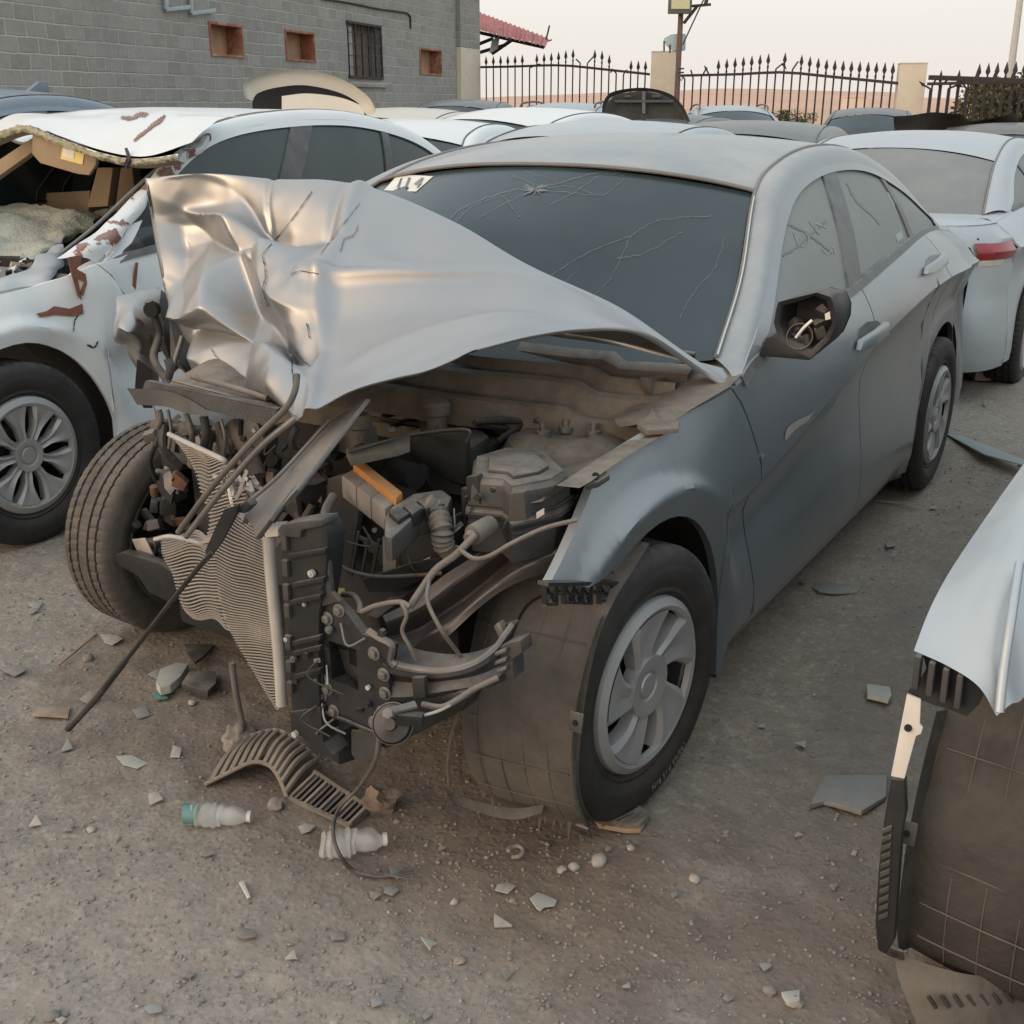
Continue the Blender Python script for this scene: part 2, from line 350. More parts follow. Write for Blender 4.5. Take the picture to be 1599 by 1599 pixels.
# ------------------------------------------------------------------ car body generator (x forward from the front axle, y left, z up)
AR = .372; WB = -2.72; ZA = .325
zbelt = curve1([(.9, .70), (.6, .765), (.4, .80), (.19, .835), (-.1, .875), (-.41, .906), (-.63, .94), (-1.45, .987), (-2.0, 1.03), (-2.5, 1.062), (-2.9, 1.045), (-3.2, 1.01), (-3.7, .97)])
ybelt = curve1([(.9, .66), (.6, .745), (.4, .78), (.19, .80), (-.1, .835), (-.41, .882), (-.63, .866), (-1.45, .838), (-2.3, .80), (-2.7, .775), (-3.0, .745), (-3.3, .715), (-3.7, .64)])
ymax = curve1([(.95, .70), (.75, .80), (.5, .865), (.3, .895), (0, .912), (-.5, .912), (-2.6, .905), (-3.0, .88), (-3.3, .852), (-3.55, .79), (-3.75, .68)])
zcr = curve1([(1, .56), (.4, .60), (-.1, .625), (-.53, .635), (-1.2, .755), (-1.66, .83), (-2.39, .90), (-2.8, .905), (-3.3, .88), (-3.8, .84)])
def side_y(x, z):
    x = float(x); zb, zc, ym, yb = zbelt(x), zcr(x), ymax(x), ybelt(x)
    if z > zc:
        t = min(1, (z-zc)/max(.02, zb-zc)); y = ym+(yb-ym)*(.45*t+.55*t**2.4)
    else:
        t = min(1, (zc-z)/(zc-.27)); u_ = max(0, min(1, (t-.20)/.70)); y = ym-.046*min(1, t/.20)**.75*(1-u_*u_*(3-2*u_)*.95)
        if x < -2.2: y += .018*min(1, (-2.2-x)/.5)
        if z < .27: y -= (.27-z)*.55
    for cx in (0, WB):
        r = math.hypot(x-cx, z-ZA)
        if z > .1 and r < AR+.10:
            k = max(0, min(1, (AR+.10-r)/.10)); k2 = min(1, k*2.2); k2 = k2*k2*(3-2*k2); fl = (ym+.004 if cx == 0 else ym-.004)-.026*k
            y = y+(fl-y)*k2*max(0, min(1, (.82-z)/.08))*(1 if cx == 0 else .6)
    return y
def arch_low(sill=.175, fs=None):
    def g(x):
        z = sill
        for cx in (0, WB):
            dx = abs(x-cx)
            if dx < AR: z = max(z, ZA+math.sqrt(max(0, AR*AR-dx*dx))) if dx > 0 else ZA+AR
        if x > AR*.5: z = max(z, .0)
        if x >= AR: z = .30
        if x <= WB-AR: z = .26
        return z
    return g
def patch(name, s, stations, xa, xb, zlo, zhi, yf, m, parent, nv=14, flange=.018, smooth=30, mid=None):
    v = []; n = len(stations)
    for i in range(nv+1):
        tv = i/nv
        for st in stations:
            x = st; z = .6
            for _ in range(5):
                a_, b_ = zlo(x), zhi(x)
                if mid is None: z = a_+(b_-a_)*tv
                else:
                    c_ = min(max(mid(x), a_+.02), b_-.02); z = a_+(c_-a_)*tv/.625 if tv <= .625 else c_+(b_-c_)*(tv-.625)/.375
                x = min(max(st, xa(z)), xb(z))
            v.append((x, s*yf(x, z), z))
    me = bpy.data.meshes.new(name); me.from_pydata(v, [], gridfaces(nv+1, n)); bm = bmesh.new(); bm.from_mesh(me)
    bmesh.ops.remove_doubles(bm, verts=bm.verts[:], dist=.0006)
    bmesh.ops.dissolve_degenerate(bm, dist=.0005, edges=bm.edges[:])
    for fc in bm.faces:
        if fc.normal.y*s < 0: fc.normal_flip()
    if flange:
        be = [e for e in bm.edges if e.is_boundary]
        r = bmesh.ops.extrude_edge_only(bm, edges=be)
        bmesh.ops.translate(bm, verts=[q for q in r['geom'] if isinstance(q, bmesh.types.BMVert)], vec=(0, -s*flange, 0))
    bm.to_mesh(me); bm.free()
    return link(name, me, m, parent, smooth)
def stn(a, b, step=.05, arches=True):
    st = list(np.arange(a, b, step))+[b]
    if arches:
        for cx in (0, WB):
            for q in np.linspace(-math.pi/2, math.pi/2, 25): st.append(cx+AR*math.sin(q))
            st += [cx-AR-.001, cx+AR+.001, cx-AR-.03, cx+AR+.03, cx-AR-.06, cx+AR+.06]
    st = sorted(x for x in st if a <= x <= b); o = [st[0]]
    for x in st[1:]:
        if x-o[-1] > .0008: o.append(x)
    return o
WR = [(-.41, .884, .908), (-.79, .80, 1.035), (-1.185, .69, 1.215), (-1.47, .635, 1.30), (-1.84, .612, 1.336), (-2.24, .618, 1.318), (-2.6, .65, 1.235), (-2.85, .695, 1.13), (-3.05, .735, 1.035)]
QR = [(-.52, .785, .942), (-.87, .70, 1.085), (-1.25, .582, 1.282), (-1.50, .55, 1.352), (-1.85, .535, 1.388), (-2.25, .54, 1.372), (-2.65, .565, 1.282), (-2.95, .60, 1.16), (-3.22, .64, 1.03)]
def car_rows():
    W = crom(WR, 65); Q = crom(QR, 65); return W, Q
def sgn(P, s): return [(p[0], s*p[1], p[2]) for p in P]
zW = lambda: curve1([(p[0], p[2]) for p in WR])
def green_y(x, z):
    zb = float(zbelt(x)); yb = float(ybelt(x)); zw_, yw_ = float(np.interp(-x, _WX, _WZ)), float(np.interp(-x, _WX, _WY)); t = (z-zb)/max(.05, zw_-zb)
    if zw_-zb < .05: return yb-(z-zb)*.665
    return yb+(yw_-yb)*t+.012*math.sin(math.pi*min(1, max(0, t)))
def set_rows():
    global _WX, _WZ, _WY
    P = crom(WR, 200); _WX, _WZ, _WY = -P[:, 0], P[:, 2], P[:, 1]
set_rows()
def car(name, label, cat='car', loc=(0, 0, 0), rz=0, paint='paint_silver', glass='glass_dark', sg='glass_side', lod=1, cap=None,
        hood=True, front=True, rear=True, windshield=True, sides=(1, -1), wheels=(1, 1, 1, 1), group=None, fend=True, roofpaint=None,
        steer=0, trunk=True, tall=1.0, fender_paint=None, rails=False, cut=False, cutside=1, shear=0, gshift=0, mirrors=False, dent=0, no_fend_side=0,  rearglass='glass_rear', roofdent=0):
    root = empty(name, loc, rz); tag(root, label, cat, group)
    if tall != 1.0: root.scale = (1, 1, tall)
    lo = arch_low()
    if cut:
        lo_ = lo; lo = lambda x: (lo_(x) if x < .19 else max(.662, ZA+math.sqrt(max(0, AR*AR-x*x))) if x < .30 else .662+(x-.30)*.30)
    zw = zW(); rp = roofpaint or paint; step = .05 if lod > 1 else .12
    xf = lambda z: -.385-.17*max(0, min(1, (.91-z)/.22))**.8-.03*max(0, min(1, (.7-z)/.5))     # front door leading edge
    xm = lambda z: -1.53-.03*math.sin((z-.2)*3)                                      # gap between doors
    def xr(z): return float(np.interp(z, [.42, .50, .60, .68, .78, .9], [-2.337, -2.365, -2.42, -2.47, -2.51, -2.52]))        # rear door trailing edge
    for s in sides:
        kw = dict(parent=root)
        if fend and s != no_fend_side:
            o = patch('fender', s, stn(-.60, .5, step), lambda z: xf(z)+.004, (lambda z: .42-.26*max(0, min(1, (z-.68)/.14))) if cut else (lambda z: .47), lo, lambda x: zbelt(x), side_y, fender_paint or paint, root, nv=18)
        patch('front_door', s, stn(-1.60, -.36, step), lambda z: xm(z)+.003, lambda z: xf(z)-.003, lo, lambda x: zbelt(x), side_y, paint, root, nv=16, mid=lambda x: float(zcr(x)))
        patch('rear_door', s, stn(-2.54, -1.48, step), lambda z: xr(z)+.003, lambda z: xm(z)-.003, lo, lambda x: zbelt(x), side_y, paint, root, nv=16, mid=lambda x: float(zcr(x)))
        patch('quarter_panel', s, stn(-3.30, -2.22, step), lambda z: -3.30, lambda z: xr(z)-.003, lo, lambda x: zbelt(x), side_y, paint, root, nv=16, mid=lambda x: float(zcr(x)))
        patch('sill', s, stn(-2.33, -.40, .1, False), lambda z: -2.33, lambda z: -.40, lambda x: .15, lambda x: .23, lambda x, z: side_y(x, z)-.012, 'trim_dark', root, nv=3)
        # cabin sides
        gs = list(np.linspace(-3.05, -.41, 54 if lod > 1 else 24))
        fr = .024
        patch('window_frame', s, gs, lambda z: -3.03, lambda z: -.42, lambda x: max(zbelt(x), zw(x)-fr), lambda x: zw(x), green_y, paint, root, nv=2, flange=.02)
        gy = lambda x, z: green_y(x, z)-.012
        zg = lambda x: max(zbelt(x)+.004, zw(x)-fr+.008)
        b0 = lambda z: -1.455-.9*(z-.99); b1 = lambda z: -1.60-.9*(z-1.0)
        c0 = lambda z: -2.33-.25*(z-1.05); c1 = lambda z: -2.375-.25*(z-1.05)
        gl = lambda x: zbelt(x)+.004
        patch('door_window', s, gs, b0, lambda z: -.66, gl, zg, gy, sg, root, nv=8, flange=0)
        patch('door_window', s, gs, c0, b1, gl, zg, gy, sg, root, nv=8, flange=0)
        patch('quarter_window', s, gs, lambda z: -2.96, c1, gl, zg, gy, sg, root, nv=8, flange=0)
        patch('door_pillar', s, [-1.98, -1.9, -1.8, -1.75, -1.7, -1.65, -1.6, -1.55, -1.5, -1.45, -1.4], lambda z: b1(z)-.004, lambda z: b0(z)+.004, gl, lambda x: zw(x)-.01, lambda x, z: green_y(x, z)-.003, 'trim_dark', root, nv=6)
        patch('door_pillar', s, [-2.45, -2.42, -2.4, -2.38, -2.36, -2.34, -2.32, -2.3], lambda z: c1(z)-.004, lambda z: c0(z)+.004, gl, lambda x: zw(x)-.01, lambda x, z: green_y(x, z)-.003, 'trim_dark', root, nv=6)
        patch('mirror_sail', s, list(np.linspace(-.68, -.42, 8)), lambda z: -.665, lambda z: -.43, gl, zg, lambda x, z: green_y(x, z)-.004, 'trim_dark', root, nv=3)
        patch('belt_trim', s, gs, lambda z: -2.98, lambda z: -.45, lambda x: zbelt(x)-.012, lambda x: zbelt(x)+.010, lambda x, z: ybelt(x)-(z-zbelt(x))*.6+.005, 'trim_dark', root, nv=1)
        W, Q = car_rows(); rows = []
        for t in np.linspace(0, 1, 9):
            row = []
            for i in range(65):
                a, b = W[i], Q[i]; c = (a+b)/2+np.array([0, .018, .034 if i > 10 else .034*i/10+.004])
                row.append((1-t)**2*a+2*t*(1-t)*c+t*t*b)
            rows.append(sgn(row, s))
        sheet('roof_rail', rows, rp, root, smooth=50)
        MB().tube([Vector((p[0], s*(p[1]+.002), p[2]+.002)) for p in Q[::2]], .006, 6).obj('roof_seal', 'seal_dusty' if lod > 1 else 'rubber_seal', root)
    W, Q = car_rows(); h0, h1 = 16, 48       # header indices
    cx = np.interp(np.arange(h0, h1+1), [h0, 24, 32, 40, h1], [-1.10, -1.44, -1.82, -2.22, -2.62]); cz = np.interp(cx, [-2.62, -2.42, -2.22, -2.0, -1.82, -1.62, -1.44, -1.27, -1.10], [1.345, 1.388, 1.414, 1.426, 1.43, 1.426, 1.412, 1.39, 1.353])
    T = np.linspace(-1, 1, 33 if lod > 1 else 17)
    rows = []
    for k, i in enumerate(range(h0, h1+1)):
        q = Q[i]; row = []
        for t in T:
            z = cz[k]+(q[2]-cz[k])*abs(t)**2.3; x = cx[k]+(q[0]-cx[k])*t*t
            if roofdent: z -= roofdent*max(0, 1-(k/14))**2*(1-abs(t)**3)*(1+.5*math.sin(t*9))
            row.append((x, t*q[1], z))
        rows.append(row)
    sheet('roof', rows, rp, root, smooth=50)
    def screen(nm, idx, bc, tc, m, bul):
        rows = []
        for k, i in enumerate(idx):
            v = k/(len(idx)-1); q = Q[i]; c = np.array(bc)*(1-v)+np.array(tc)*v; c = c+np.array(bul)*math.sin(math.pi*v)
            rows.append([(c[0]+(q[0]-c[0])*t*t, t*(q[1]-.006), c[2]+(q[2]-c[2])*t*t-.004) for t in T])
        return sheet(nm, rows, m, root, smooth=60)
    if windshield: screen('windshield', range(0, h0+1), (-.16, 0, .915), (cx[0], 0, cz[0]), glass, (.0, 0, .018))
    screen('rear_window', range(64, h1-1, -1), (-3.32, 0, 1.02), (cx[-1], 0, cz[-1]), rearglass, (0, 0, .016))
    if lod > 1: MB().tube([Vector(p)+Vector((0, 0, .004)) for p in rows[0]], .006, 6).obj('header_seal', 'seal_dusty', root)
    if hood:
        rows = []
        for x in np.linspace(-.40, .80, 14):
            h = float(ybelt(x))-.008; zc = float(zbelt(x))+.065-(.03 if x > .5 else 0)*(x-.5)/.3; row = []
            for t in T:
                xx = x+.14*(1-t*t)*(1 if x > 0 else (x+.4)/.4)
                row.append((xx+(.22*(1-t*t) if x < 0 else 0)*(-x/.4)**2, t*h, zc-(zc-float(zbelt(x)))*abs(t)**2.5-.012*math.exp(-((abs(t)-.62)/.08)**2)))
            rows.append(row)
        sheet('hood', rows, paint, root, smooth=50)
    for s in sides:
        xs_ = np.linspace(-2.80, -3.30, 12)
        sheet('deck_side', [[(x, s*(float(ybelt(x))+.002), float(zbelt(x))) for x in xs_], [(x, s*(float(ybelt(x))-.035), float(zbelt(x))+.016) for x in xs_], [(x, s*(float(ybelt(x))-.13), float(zbelt(x))+.022) for x in xs_]], paint, root, smooth=60)
    def fascia(fr, m, nm, zs, kx, ky, x0, prof):
        rows = []
        for z, a, b in zip(zs, kx, ky):
            b = side_y(x0, min(z, float(zbelt(x0))))/prof[0][1]
            P = crom(prof, 14); L = [(x0+(p[0]-x0)*a, p[1]*b, z) for p in P]; rows.append(L+[(p[0], -p[1], p[2]) for p in L[::-1][1:]])
        return sheet(nm, rows, m, root, smooth=45)
    if front:
        fascia(1, paint, 'front_bumper', [.17, .22, .35, .50, .62, .70, .76], [.9, .97, 1, 1, .97, .90, .80], [.93, .98, 1, 1, .98, .95, .90], .45, [(.45, .89), (.70, .83), (.88, .66), (.97, .40), (1.0, 0)])
        MB().box((.985, 0, .40), (.05, 1.05, .30)).obj('grille', 'plastic_black', root, bevel=.02)
        for s in (1, -1):
            MB().prism([(.55, s*.83, .62), (.92, s*.50, .60), (.90, s*.50, .70), (.52, s*.80, .76)], (.04, s*.02, .005)).obj('headlight', 'lamp_glass', root, bevel=.01)
    if rear:
        fascia(1, paint, 'rear_bumper', [.24, .30, .45, .60, .66, .80, .93, 1.0], [.88, .95, 1, 1.0, .95, .93, .90, .84], [.94, .985, 1, 1, .985, .97, .93, .84], -3.28, [(-3.28, .858), (-3.5, .80), (-3.66, .66), (-3.75, .38), (-3.77, 0)])
        for s in (1, -1):
            PR = crom([(-3.28, .858), (-3.5, .80), (-3.66, .66), (-3.75, .38), (-3.77, 0)], 28)
            for nm_, m_, z0_, z1_, i0, i1 in (('taillight', 'red_lamp', .83, .915, 2, 13), ('reverse_light', 'clear_lamp', .80, .83, 5, 12)):
                rows = []
                for z in np.linspace(z0_, z1_, 5):
                    b = side_y(-3.28, z)/.858*1.004; a_ = np.interp(z, [.66, .80, .93, 1.0], [.95, .93, .90, .84])*1.004; rows.append([(-3.28+(PR[i][0]+3.28)*a_, s*PR[i][1]*b, z+(.02 if i > 9 else 0)*(z-.8)) for i in range(i0, i1)])
                sheet(nm_, rows, m_, root, smooth=50)
        if trunk:
            PR2 = crom([(-3.28, .858), (-3.5, .80), (-3.66, .66), (-3.75, .38), (-3.77, 0)], 40); b2 = side_y(-3.28, .995)/.858
            Lr = np.array([(-3.28+(p[0]+3.28)*.84, p[1]*b2) for p in PR2]); ar = np.linspace(0, 1, 40); rows = []
            for k in np.linspace(0, 1, 8):
                row = []
                for t in T:
                    u = 1-abs(t)**1.6; rx, ry = np.interp(u, ar, Lr[:, 0]), np.interp(u, ar, Lr[:, 1]); fx, fy = -3.20-.12*(1-t*t), abs(t)*.62
                    row.append((fx+(rx-fx)*k, (1 if t > 0 else -1)*(fy+(ry-fy)*k), 1.03+(1.0-1.03)*k+.014*math.sin(math.pi*k)*(1-abs(t)**4)))
                rows.append(row)
            sheet('trunk_lid', rows, paint, root, smooth=50)
    # added dark boxes: keep light from leaking through gaps and arches
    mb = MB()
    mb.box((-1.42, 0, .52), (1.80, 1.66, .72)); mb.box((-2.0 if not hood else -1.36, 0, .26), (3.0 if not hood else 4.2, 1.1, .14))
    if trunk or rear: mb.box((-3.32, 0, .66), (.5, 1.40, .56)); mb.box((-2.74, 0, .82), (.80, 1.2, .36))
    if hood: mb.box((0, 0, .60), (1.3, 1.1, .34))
    mb.obj('light_block', 'void', root)
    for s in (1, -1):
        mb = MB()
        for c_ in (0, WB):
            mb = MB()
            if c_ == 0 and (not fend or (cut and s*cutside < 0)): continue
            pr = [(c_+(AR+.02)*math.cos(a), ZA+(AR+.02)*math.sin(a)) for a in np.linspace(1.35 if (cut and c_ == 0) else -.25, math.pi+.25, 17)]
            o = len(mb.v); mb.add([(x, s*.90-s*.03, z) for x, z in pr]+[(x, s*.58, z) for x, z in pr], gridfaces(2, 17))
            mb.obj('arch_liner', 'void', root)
    k = 0
    for x in (0, WB):
        for s in (1, -1):
            if wheels[k]:
                tone = TY if lod > 1 else TY2
                wheel(root, (x, s*.80, .317), s, steer if x == 0 else 0, cap, tone, spin=k*.7)
            k += 1
    if gshift:
        for o in root.children:
            if o.type == 'MESH':
                for q in o.data.vertices:
                    if q.co.z > .93 and q.co.x < -.3: q.co.x += gshift*min(1, (q.co.z-.93)/.12)*max(0, min(1, (q.co.x+3.3)/1.2))
    if dent:
        for o in root.children:
            if o.type == 'MESH' and o.name.split('.')[0] in ('fender', 'front_door', 'hood', 'roof', 'roof_rail', 'trunk_lid'):
                for q in o.data.vertices:
                    k_ = dent*(1 if q.co.x > -.45 else .35 if q.co.x > -1.2 else .12); q.co += mnoise.noise_vector(q.co*3.1)*k_+mnoise.noise_vector(q.co*8+Vector((3, 1, 2)))*k_*.35
    if mirrors:
        for s in (1, -1):
            mb = MB(); mb.lathe([(.0, .055), (.05, .045), (.082, .01), (.088, -.03), (.08, -.04), (0, -.035)], (-.60, s*1.0, 1.0), (1, 0, 0), 20)
            mb.bar((-.60, s*.88, .95), (-.60, s*.95, .97), .06, .03); mb.obj('wing_mirror', paint, root, 50)
    if shear:
        for o in root.children:
            if o.type == 'MESH' and o.name.split('.')[0] in ('roof', 'windshield', 'roof_rail', 'roof_seal', 'header_seal', 'window_frame', 'rear_window', 'door_window', 'quarter_window', 'door_pillar'):
                for q in o.data.vertices:
                    if q.co.z > .9:
                        k_ = max(0, .5-q.co.y)*min(1, max(0, (q.co.x+3.2)/1.6)); q.co.x += shear*k_*min(1, (q.co.z-.9)/.3)
                        if q.co.y < 0: q.co.y *= 1.075
    if rails:
        for s in (1, -1): MB().tube([(-1.35, s*.55, 1.37), (-1.45, s*.55, 1.42), (-2.0, s*.54, 1.44), (-2.5, s*.56, 1.40), (-2.62, s*.57, 1.33)], .014, 6, n=20).obj('roof_rail_bar', 'trim_dark', root)
    return root
# ------------------------------------------------------------------ main car
car0 = car('wrecked_sedan', 'large grey sedan in the middle with crushed front end, crumpled hood and exposed engine bay', 'car', paint='paint_grey', lod=2, hood=False, front=False,
           wheels=(1, 0, 1, 1), steer=rad(-6), sides=(1, -1), cut=True, shear=.22)
for o in list(car0.children):     # nothing is left of the far front wing
    if o.type == 'MESH' and o.name.startswith('fender') and o.data.vertices[0].co.y < 0: bpy.data.objects.remove(o)
bpy.context.view_layer.update()
from mathutils.bvhtree import BVHTree
def bvh_of(o):
    me = o.data; return BVHTree.FromPolygons([o.matrix_world @ v.co for v in me.vertices], [tuple(p.vertices) for p in me.polygons])
def find(root, nm, left=True):
    for o in root.children:
        if o.name.split('.')[0] == nm and o.type == 'MESH' and (sum(v.co.y for v in o.data.vertices) > 0) == left: yield o
ws = [o for o in car0.children if o.name.startswith('windshield')][0]
WSB = bvh_of(ws)
def ray(bv, px, py, off=.003):
    k = Vector(D_ + R_*(px-799.5)/FPX - U_*(py-799.5)/FPX).normalized()
    h = bv.ray_cast(Vector(CAM), k)
    if h[0] is None:
        h = bv.ray_cast(Vector(CAM), Vector(D_ + R_*(px+(40 if px < 850 else -40)-799.5)/FPX - U_*(py-799.5)/FPX).normalized())
        if h[0] is None: return None
        t = (h[0]-Vector(CAM)).dot(h[1])/k.dot(h[1]); h = (Vector(CAM)+k*t, h[1])
    n = h[1] if h[1].dot(k) < 0 else -h[1]
    return h[0]+n*off
def decal(name, bv, polys, m, parent, off=.002):
    mb = MB()
    for P in polys:
        q = [ray(bv, x, y, off) for x, y in P]
        if any(a is None for a in q): continue
        mb.add(q, [tuple(range(len(q)))])
    return mb.obj(name, m, parent, 60) if mb.v else None
def scratch(pts, wdt, jit=1.0, n=10, seed=0):      # thin line in picture px along a surface -> quads
    r = random.Random(seed); P = crom([(x, y, 0) for x, y in pts], n*(len(pts)-1)+1); out = []
    for i in range(len(P)): P[i][:2] += [r.uniform(-jit, jit), r.uniform(-jit, jit)]
    for a, b in zip(P[:-1], P[1:]):
        d = b-a; l = math.hypot(d[0], d[1]) or 1; nx, ny = -d[1]/l*wdt/2, d[0]/l*wdt/2; k = r.uniform(.4, 1.2)
        out.append([(a[0]-nx*k, a[1]-ny*k), (a[0]+nx*k, a[1]+ny*k), (b[0]+nx*k, b[1]+ny*k), (b[0]-nx*k, b[1]-ny*k)])
    return out
st = decal('number_sticker', WSB, [[(622, 273), (677, 276), (650, 300), (600, 298)]], 'sticker', car0)
ps = []
for k, ch in enumerate('114'):
    x0 = 627+k*12
    if ch == '1': ps += [[(x0, 279), (x0+3, 279), (x0-4, 294), (x0-7, 294)], [(x0-2, 281), (x0, 279), (x0+1, 280), (x0-1, 283)]]
    else: ps += [[(x0+8, 279), (x0+11, 279), (x0+3, 295), (x0, 295)], [(x0+8, 279), (x0+8, 281), (x0-1, 288), (x0-2, 287)], [(x0-3, 287), (x0+8, 288), (x0+7, 290), (x0-4, 289)]]
decal('sticker_number', WSB, ps, 'trim_dark', st, .004)
cr = []
for k, (pts, w_) in enumerate([([(862, 508), (900, 478), (950, 440), (985, 370)], .9), ([(862, 430), (920, 395), (985, 370)], .9), ([(962, 405), (1010, 395), (1065, 363)], .8),
        ([(985, 370), (1020, 348), (1060, 341), (1110, 338)], .8), ([(1132, 370), (1115, 420), (1085, 455), (1060, 500)], 1.0), ([(700, 345), (725, 325), (790, 300), (835, 297)], 1.0),
        ([(710, 350), (740, 322), (800, 302)], .7), ([(835, 297), (880, 285), (930, 272), (975, 275)], 1.0), ([(835, 297), (890, 292), (940, 305), (975, 280)], .7), ([(787, 308), (800, 325), (812, 340)], 1.2),
        ([(750, 340), (790, 318), (830, 300)], .7), ([(860, 320), (900, 300), (935, 275)], .8), ([(835, 297), (870, 300), (945, 308)], .6), ([(800, 275), (840, 290), (880, 298)], .6), ([(905, 420), (850, 470), (800, 500)], .5), ([(820, 270), (860, 280)], .5)]):
    cr += scratch(pts, w_*.6, 1.1, 9, k)
for k in range(46):      # the starred hole
    a = random.uniform(0, 6.28); r0 = random.uniform(0, 6); r1 = r0+random.uniform(2, 11)
    q = (835+r0*math.cos(a)*1.6, 297+r0*math.sin(a)*.7); z = (835+r1*math.cos(a)*1.6, 297+r1*math.sin(a)*.7)
    cr += scratch([q, z], random.uniform(.7, 1.6), .3, 2, k)
decal('windshield_crack', WSB, cr, 'crack', ws, .003)
# edge trims beside the windshield
Qr = crom(QR, 65)
MB().tube([Vector(p)+Vector((.004, .006, .010)) for p in Qr[0:16]], .0032, 6).obj('windshield_trim', 'chrome', car0)

# hood: a crumpled sheet standing up as a tent over the bay
H3 = lambda *a: list(a)
rowA = [(-.13, -.66, .98), (-.08, -.42, 1.0), (-.10, -.16, 1.0), (-.18, .1, 1.01), (-.27, .30, 1.02), (-.33, .46, 1.0), (-.37, .62, .985), (-.46, .83, .935)]
def rw(*a): return [tuple(V(px, py, y=y)) for px, py, y in a]
rowB = rw((228, 284, -.62), (330, 279, -.45), (430, 284, -.27), (570, 294, -.02), (710, 347, .21), (845, 431, .42), (985, 492, .64), (1146, 604, .875))
rowC = rw((236, 340, -.60), (330, 330, -.42), (418, 345, -.21), (530, 352, .02), (650, 387, .22), (862, 438, .465), (985, 503, .66), (1096, 576, .82))
rowD = rw((246, 400, -.57), (320, 400, -.38), (406, 400, -.165), (493, 430, .06), (640, 430, .27), (812, 436, .47), (905, 480, .60), (1005, 518, .755))
rowE = rw((262, 470, -.53), (330, 478, -.30), (408, 482, -.11), (490, 520, .12), (615, 498, .29), (750, 488, .46), (835, 497, .57), (915, 513, .665))
rowF = rw((290, 530, -.48), (350, 542, -.22), (418, 560, .03), (478, 590, .22), (590, 560, .37), (690, 535, .48), (765, 519, .55), (828, 525, .61))
rowG = rw((322, 565, -.41), (385, 605, -.13), (436, 632, .12), (465, 652, .34), (545, 610, .41), (612, 592, .455), (668, 579, .50), (738, 547, .56))
CT = np.array([rowA, rowB, rowC, rowD, rowE, rowF, rowG])
NU, NVV = 190, 150
t1 = np.array([crom(CT[i], NU) for i in range(7)])
G = np.stack([crom(t1[:, j], NVV) for j in range(NU)], 1)      # [v, u, 3]
du = np.gradient(G, axis=1); dv = np.gradient(G, axis=0); N = np.cross(du, dv); N /= np.linalg.norm(N, axis=2, keepdims=True)+1e-9
flip = (N@(np.array(CAM)-G.mean((0, 1)))).mean() < 0
if flip: N = -N
from mathutils.geometry import delaunay_2d_cdt
_r = random.Random(21); fp = []
while len(fp) < 44:
    c_ = Vector((_r.uniform(-.3, 4.1), _r.uniform(.9, 6.4)))
    if all((c_-q).length > .50 for q in fp): fp.append(c_)
fh = [_r.choice((-1, 1))*_r.uniform(.35, 1) for _ in fp]
tv, _, tf, ov, _, _ = delaunay_2d_cdt(fp, [], [], 0, 1e-4); fh = [fh[o[0]] if o else 0 for o in ov]
def facet(u, v):
    for a, b, c in tf:
        A, B, C3 = tv[a], tv[b], tv[c]; dd = (B.y-C3.y)*(A.x-C3.x)+(C3.x-B.x)*(A.y-C3.y)
        if abs(dd) < 1e-9: continue
        l1 = ((B.y-C3.y)*(u-C3.x)+(C3.x-B.x)*(v-C3.y))/dd; l2 = ((C3.y-A.y)*(u-C3.x)+(A.x-C3.x)*(v-C3.y))/dd
        if l1 >= -1e-6 and l2 >= -1e-6 and l1+l2 <= 1+1e-6: return l1*fh[a]+l2*fh[b]+(1-l1-l2)*fh[c]
    return 0
FM = np.zeros((NVV, NU))
for i in range(NVV):
    for j in range(0, int(NU*.62)): 
        u_ = j/(NU-1)*7; v_ = i/(NVV-1)*6; q = mnoise.noise_vector(Vector((u_*.9, v_*.9, 3)))*.16
        FM[i, j] = facet(u_+q.x, v_+q.y)
for _ in range(1): FM[1:-1, 1:-1] = (FM[1:-1, 1:-1]*2+FM[:-2, 1:-1]+FM[2:, 1:-1]+FM[1:-1, :-2]+FM[1:-1, 2:])/6
def ridge(p, s, seed):
    q = Vector(p)*s+Vector((seed, seed*1.7, seed*.6)); return 1-abs(mnoise.noise(q))*2.2
for i in range(NVV):
    v = i/(NVV-1)*6
    for j in range(NU):
        u = j/(NU-1)*7; p = G[i, j]
        wm = max(0, min(1, (v-1.15)/1.0))*max(0, min(1, (3.35-u)/.8))           # the crushed nose
        edge = min(1, min(u, 6-v+.3)/.35)
        d = 0
        if wm > 0:
            d += wm*edge*(.070*FM[i, j]+.008*(ridge(p, 7, 8)-.4)+.003*mnoise.noise(Vector(p)*22))
        # long creases and soft dents over the rest
        d += .016*math.exp(-((u-2.95-.05*v)/.10)**2)*min(1, v)*.8
        d -= .012*math.exp(-((u-2.05+.12*(v-1))/.045)**2)*max(0, min(1, v-.8))*max(0, min(1, (3.4-v)/.3))
        d -= .010*math.exp(-((u-2.95+.10*(v-1))/.06)**2)*max(0, min(1, v-.8))*max(0, min(1, (3.4-v)/.3))
        d += .020*math.exp(-((v-3.0)/.13)**2)*max(0, min(1, (u-2.8)/.3))*max(0, min(1, (5.6-u)))
        d -= .022*math.exp(-(((u-3.75)/.45)**2+((v-2.0)/.55)**2))
        d += .010*mnoise.noise(Vector(p)*4+Vector((5, 1, 2)))*max(0, 1-wm)*min(1, v)*max(0, min(1, (7-u)))
        d += .012*math.exp(-((v-4.6+.35*(u-4.5))/.22)**2)*max(0, min(1, (u-3.4)/.5))*max(0, min(1, (7-u)/1.5))
        G[i, j] = p+N[i, j]*d
hood = sheet('hood', [[tuple(q) for q in r] for r in G], 'paint_grey_lit', car0, smooth=60)
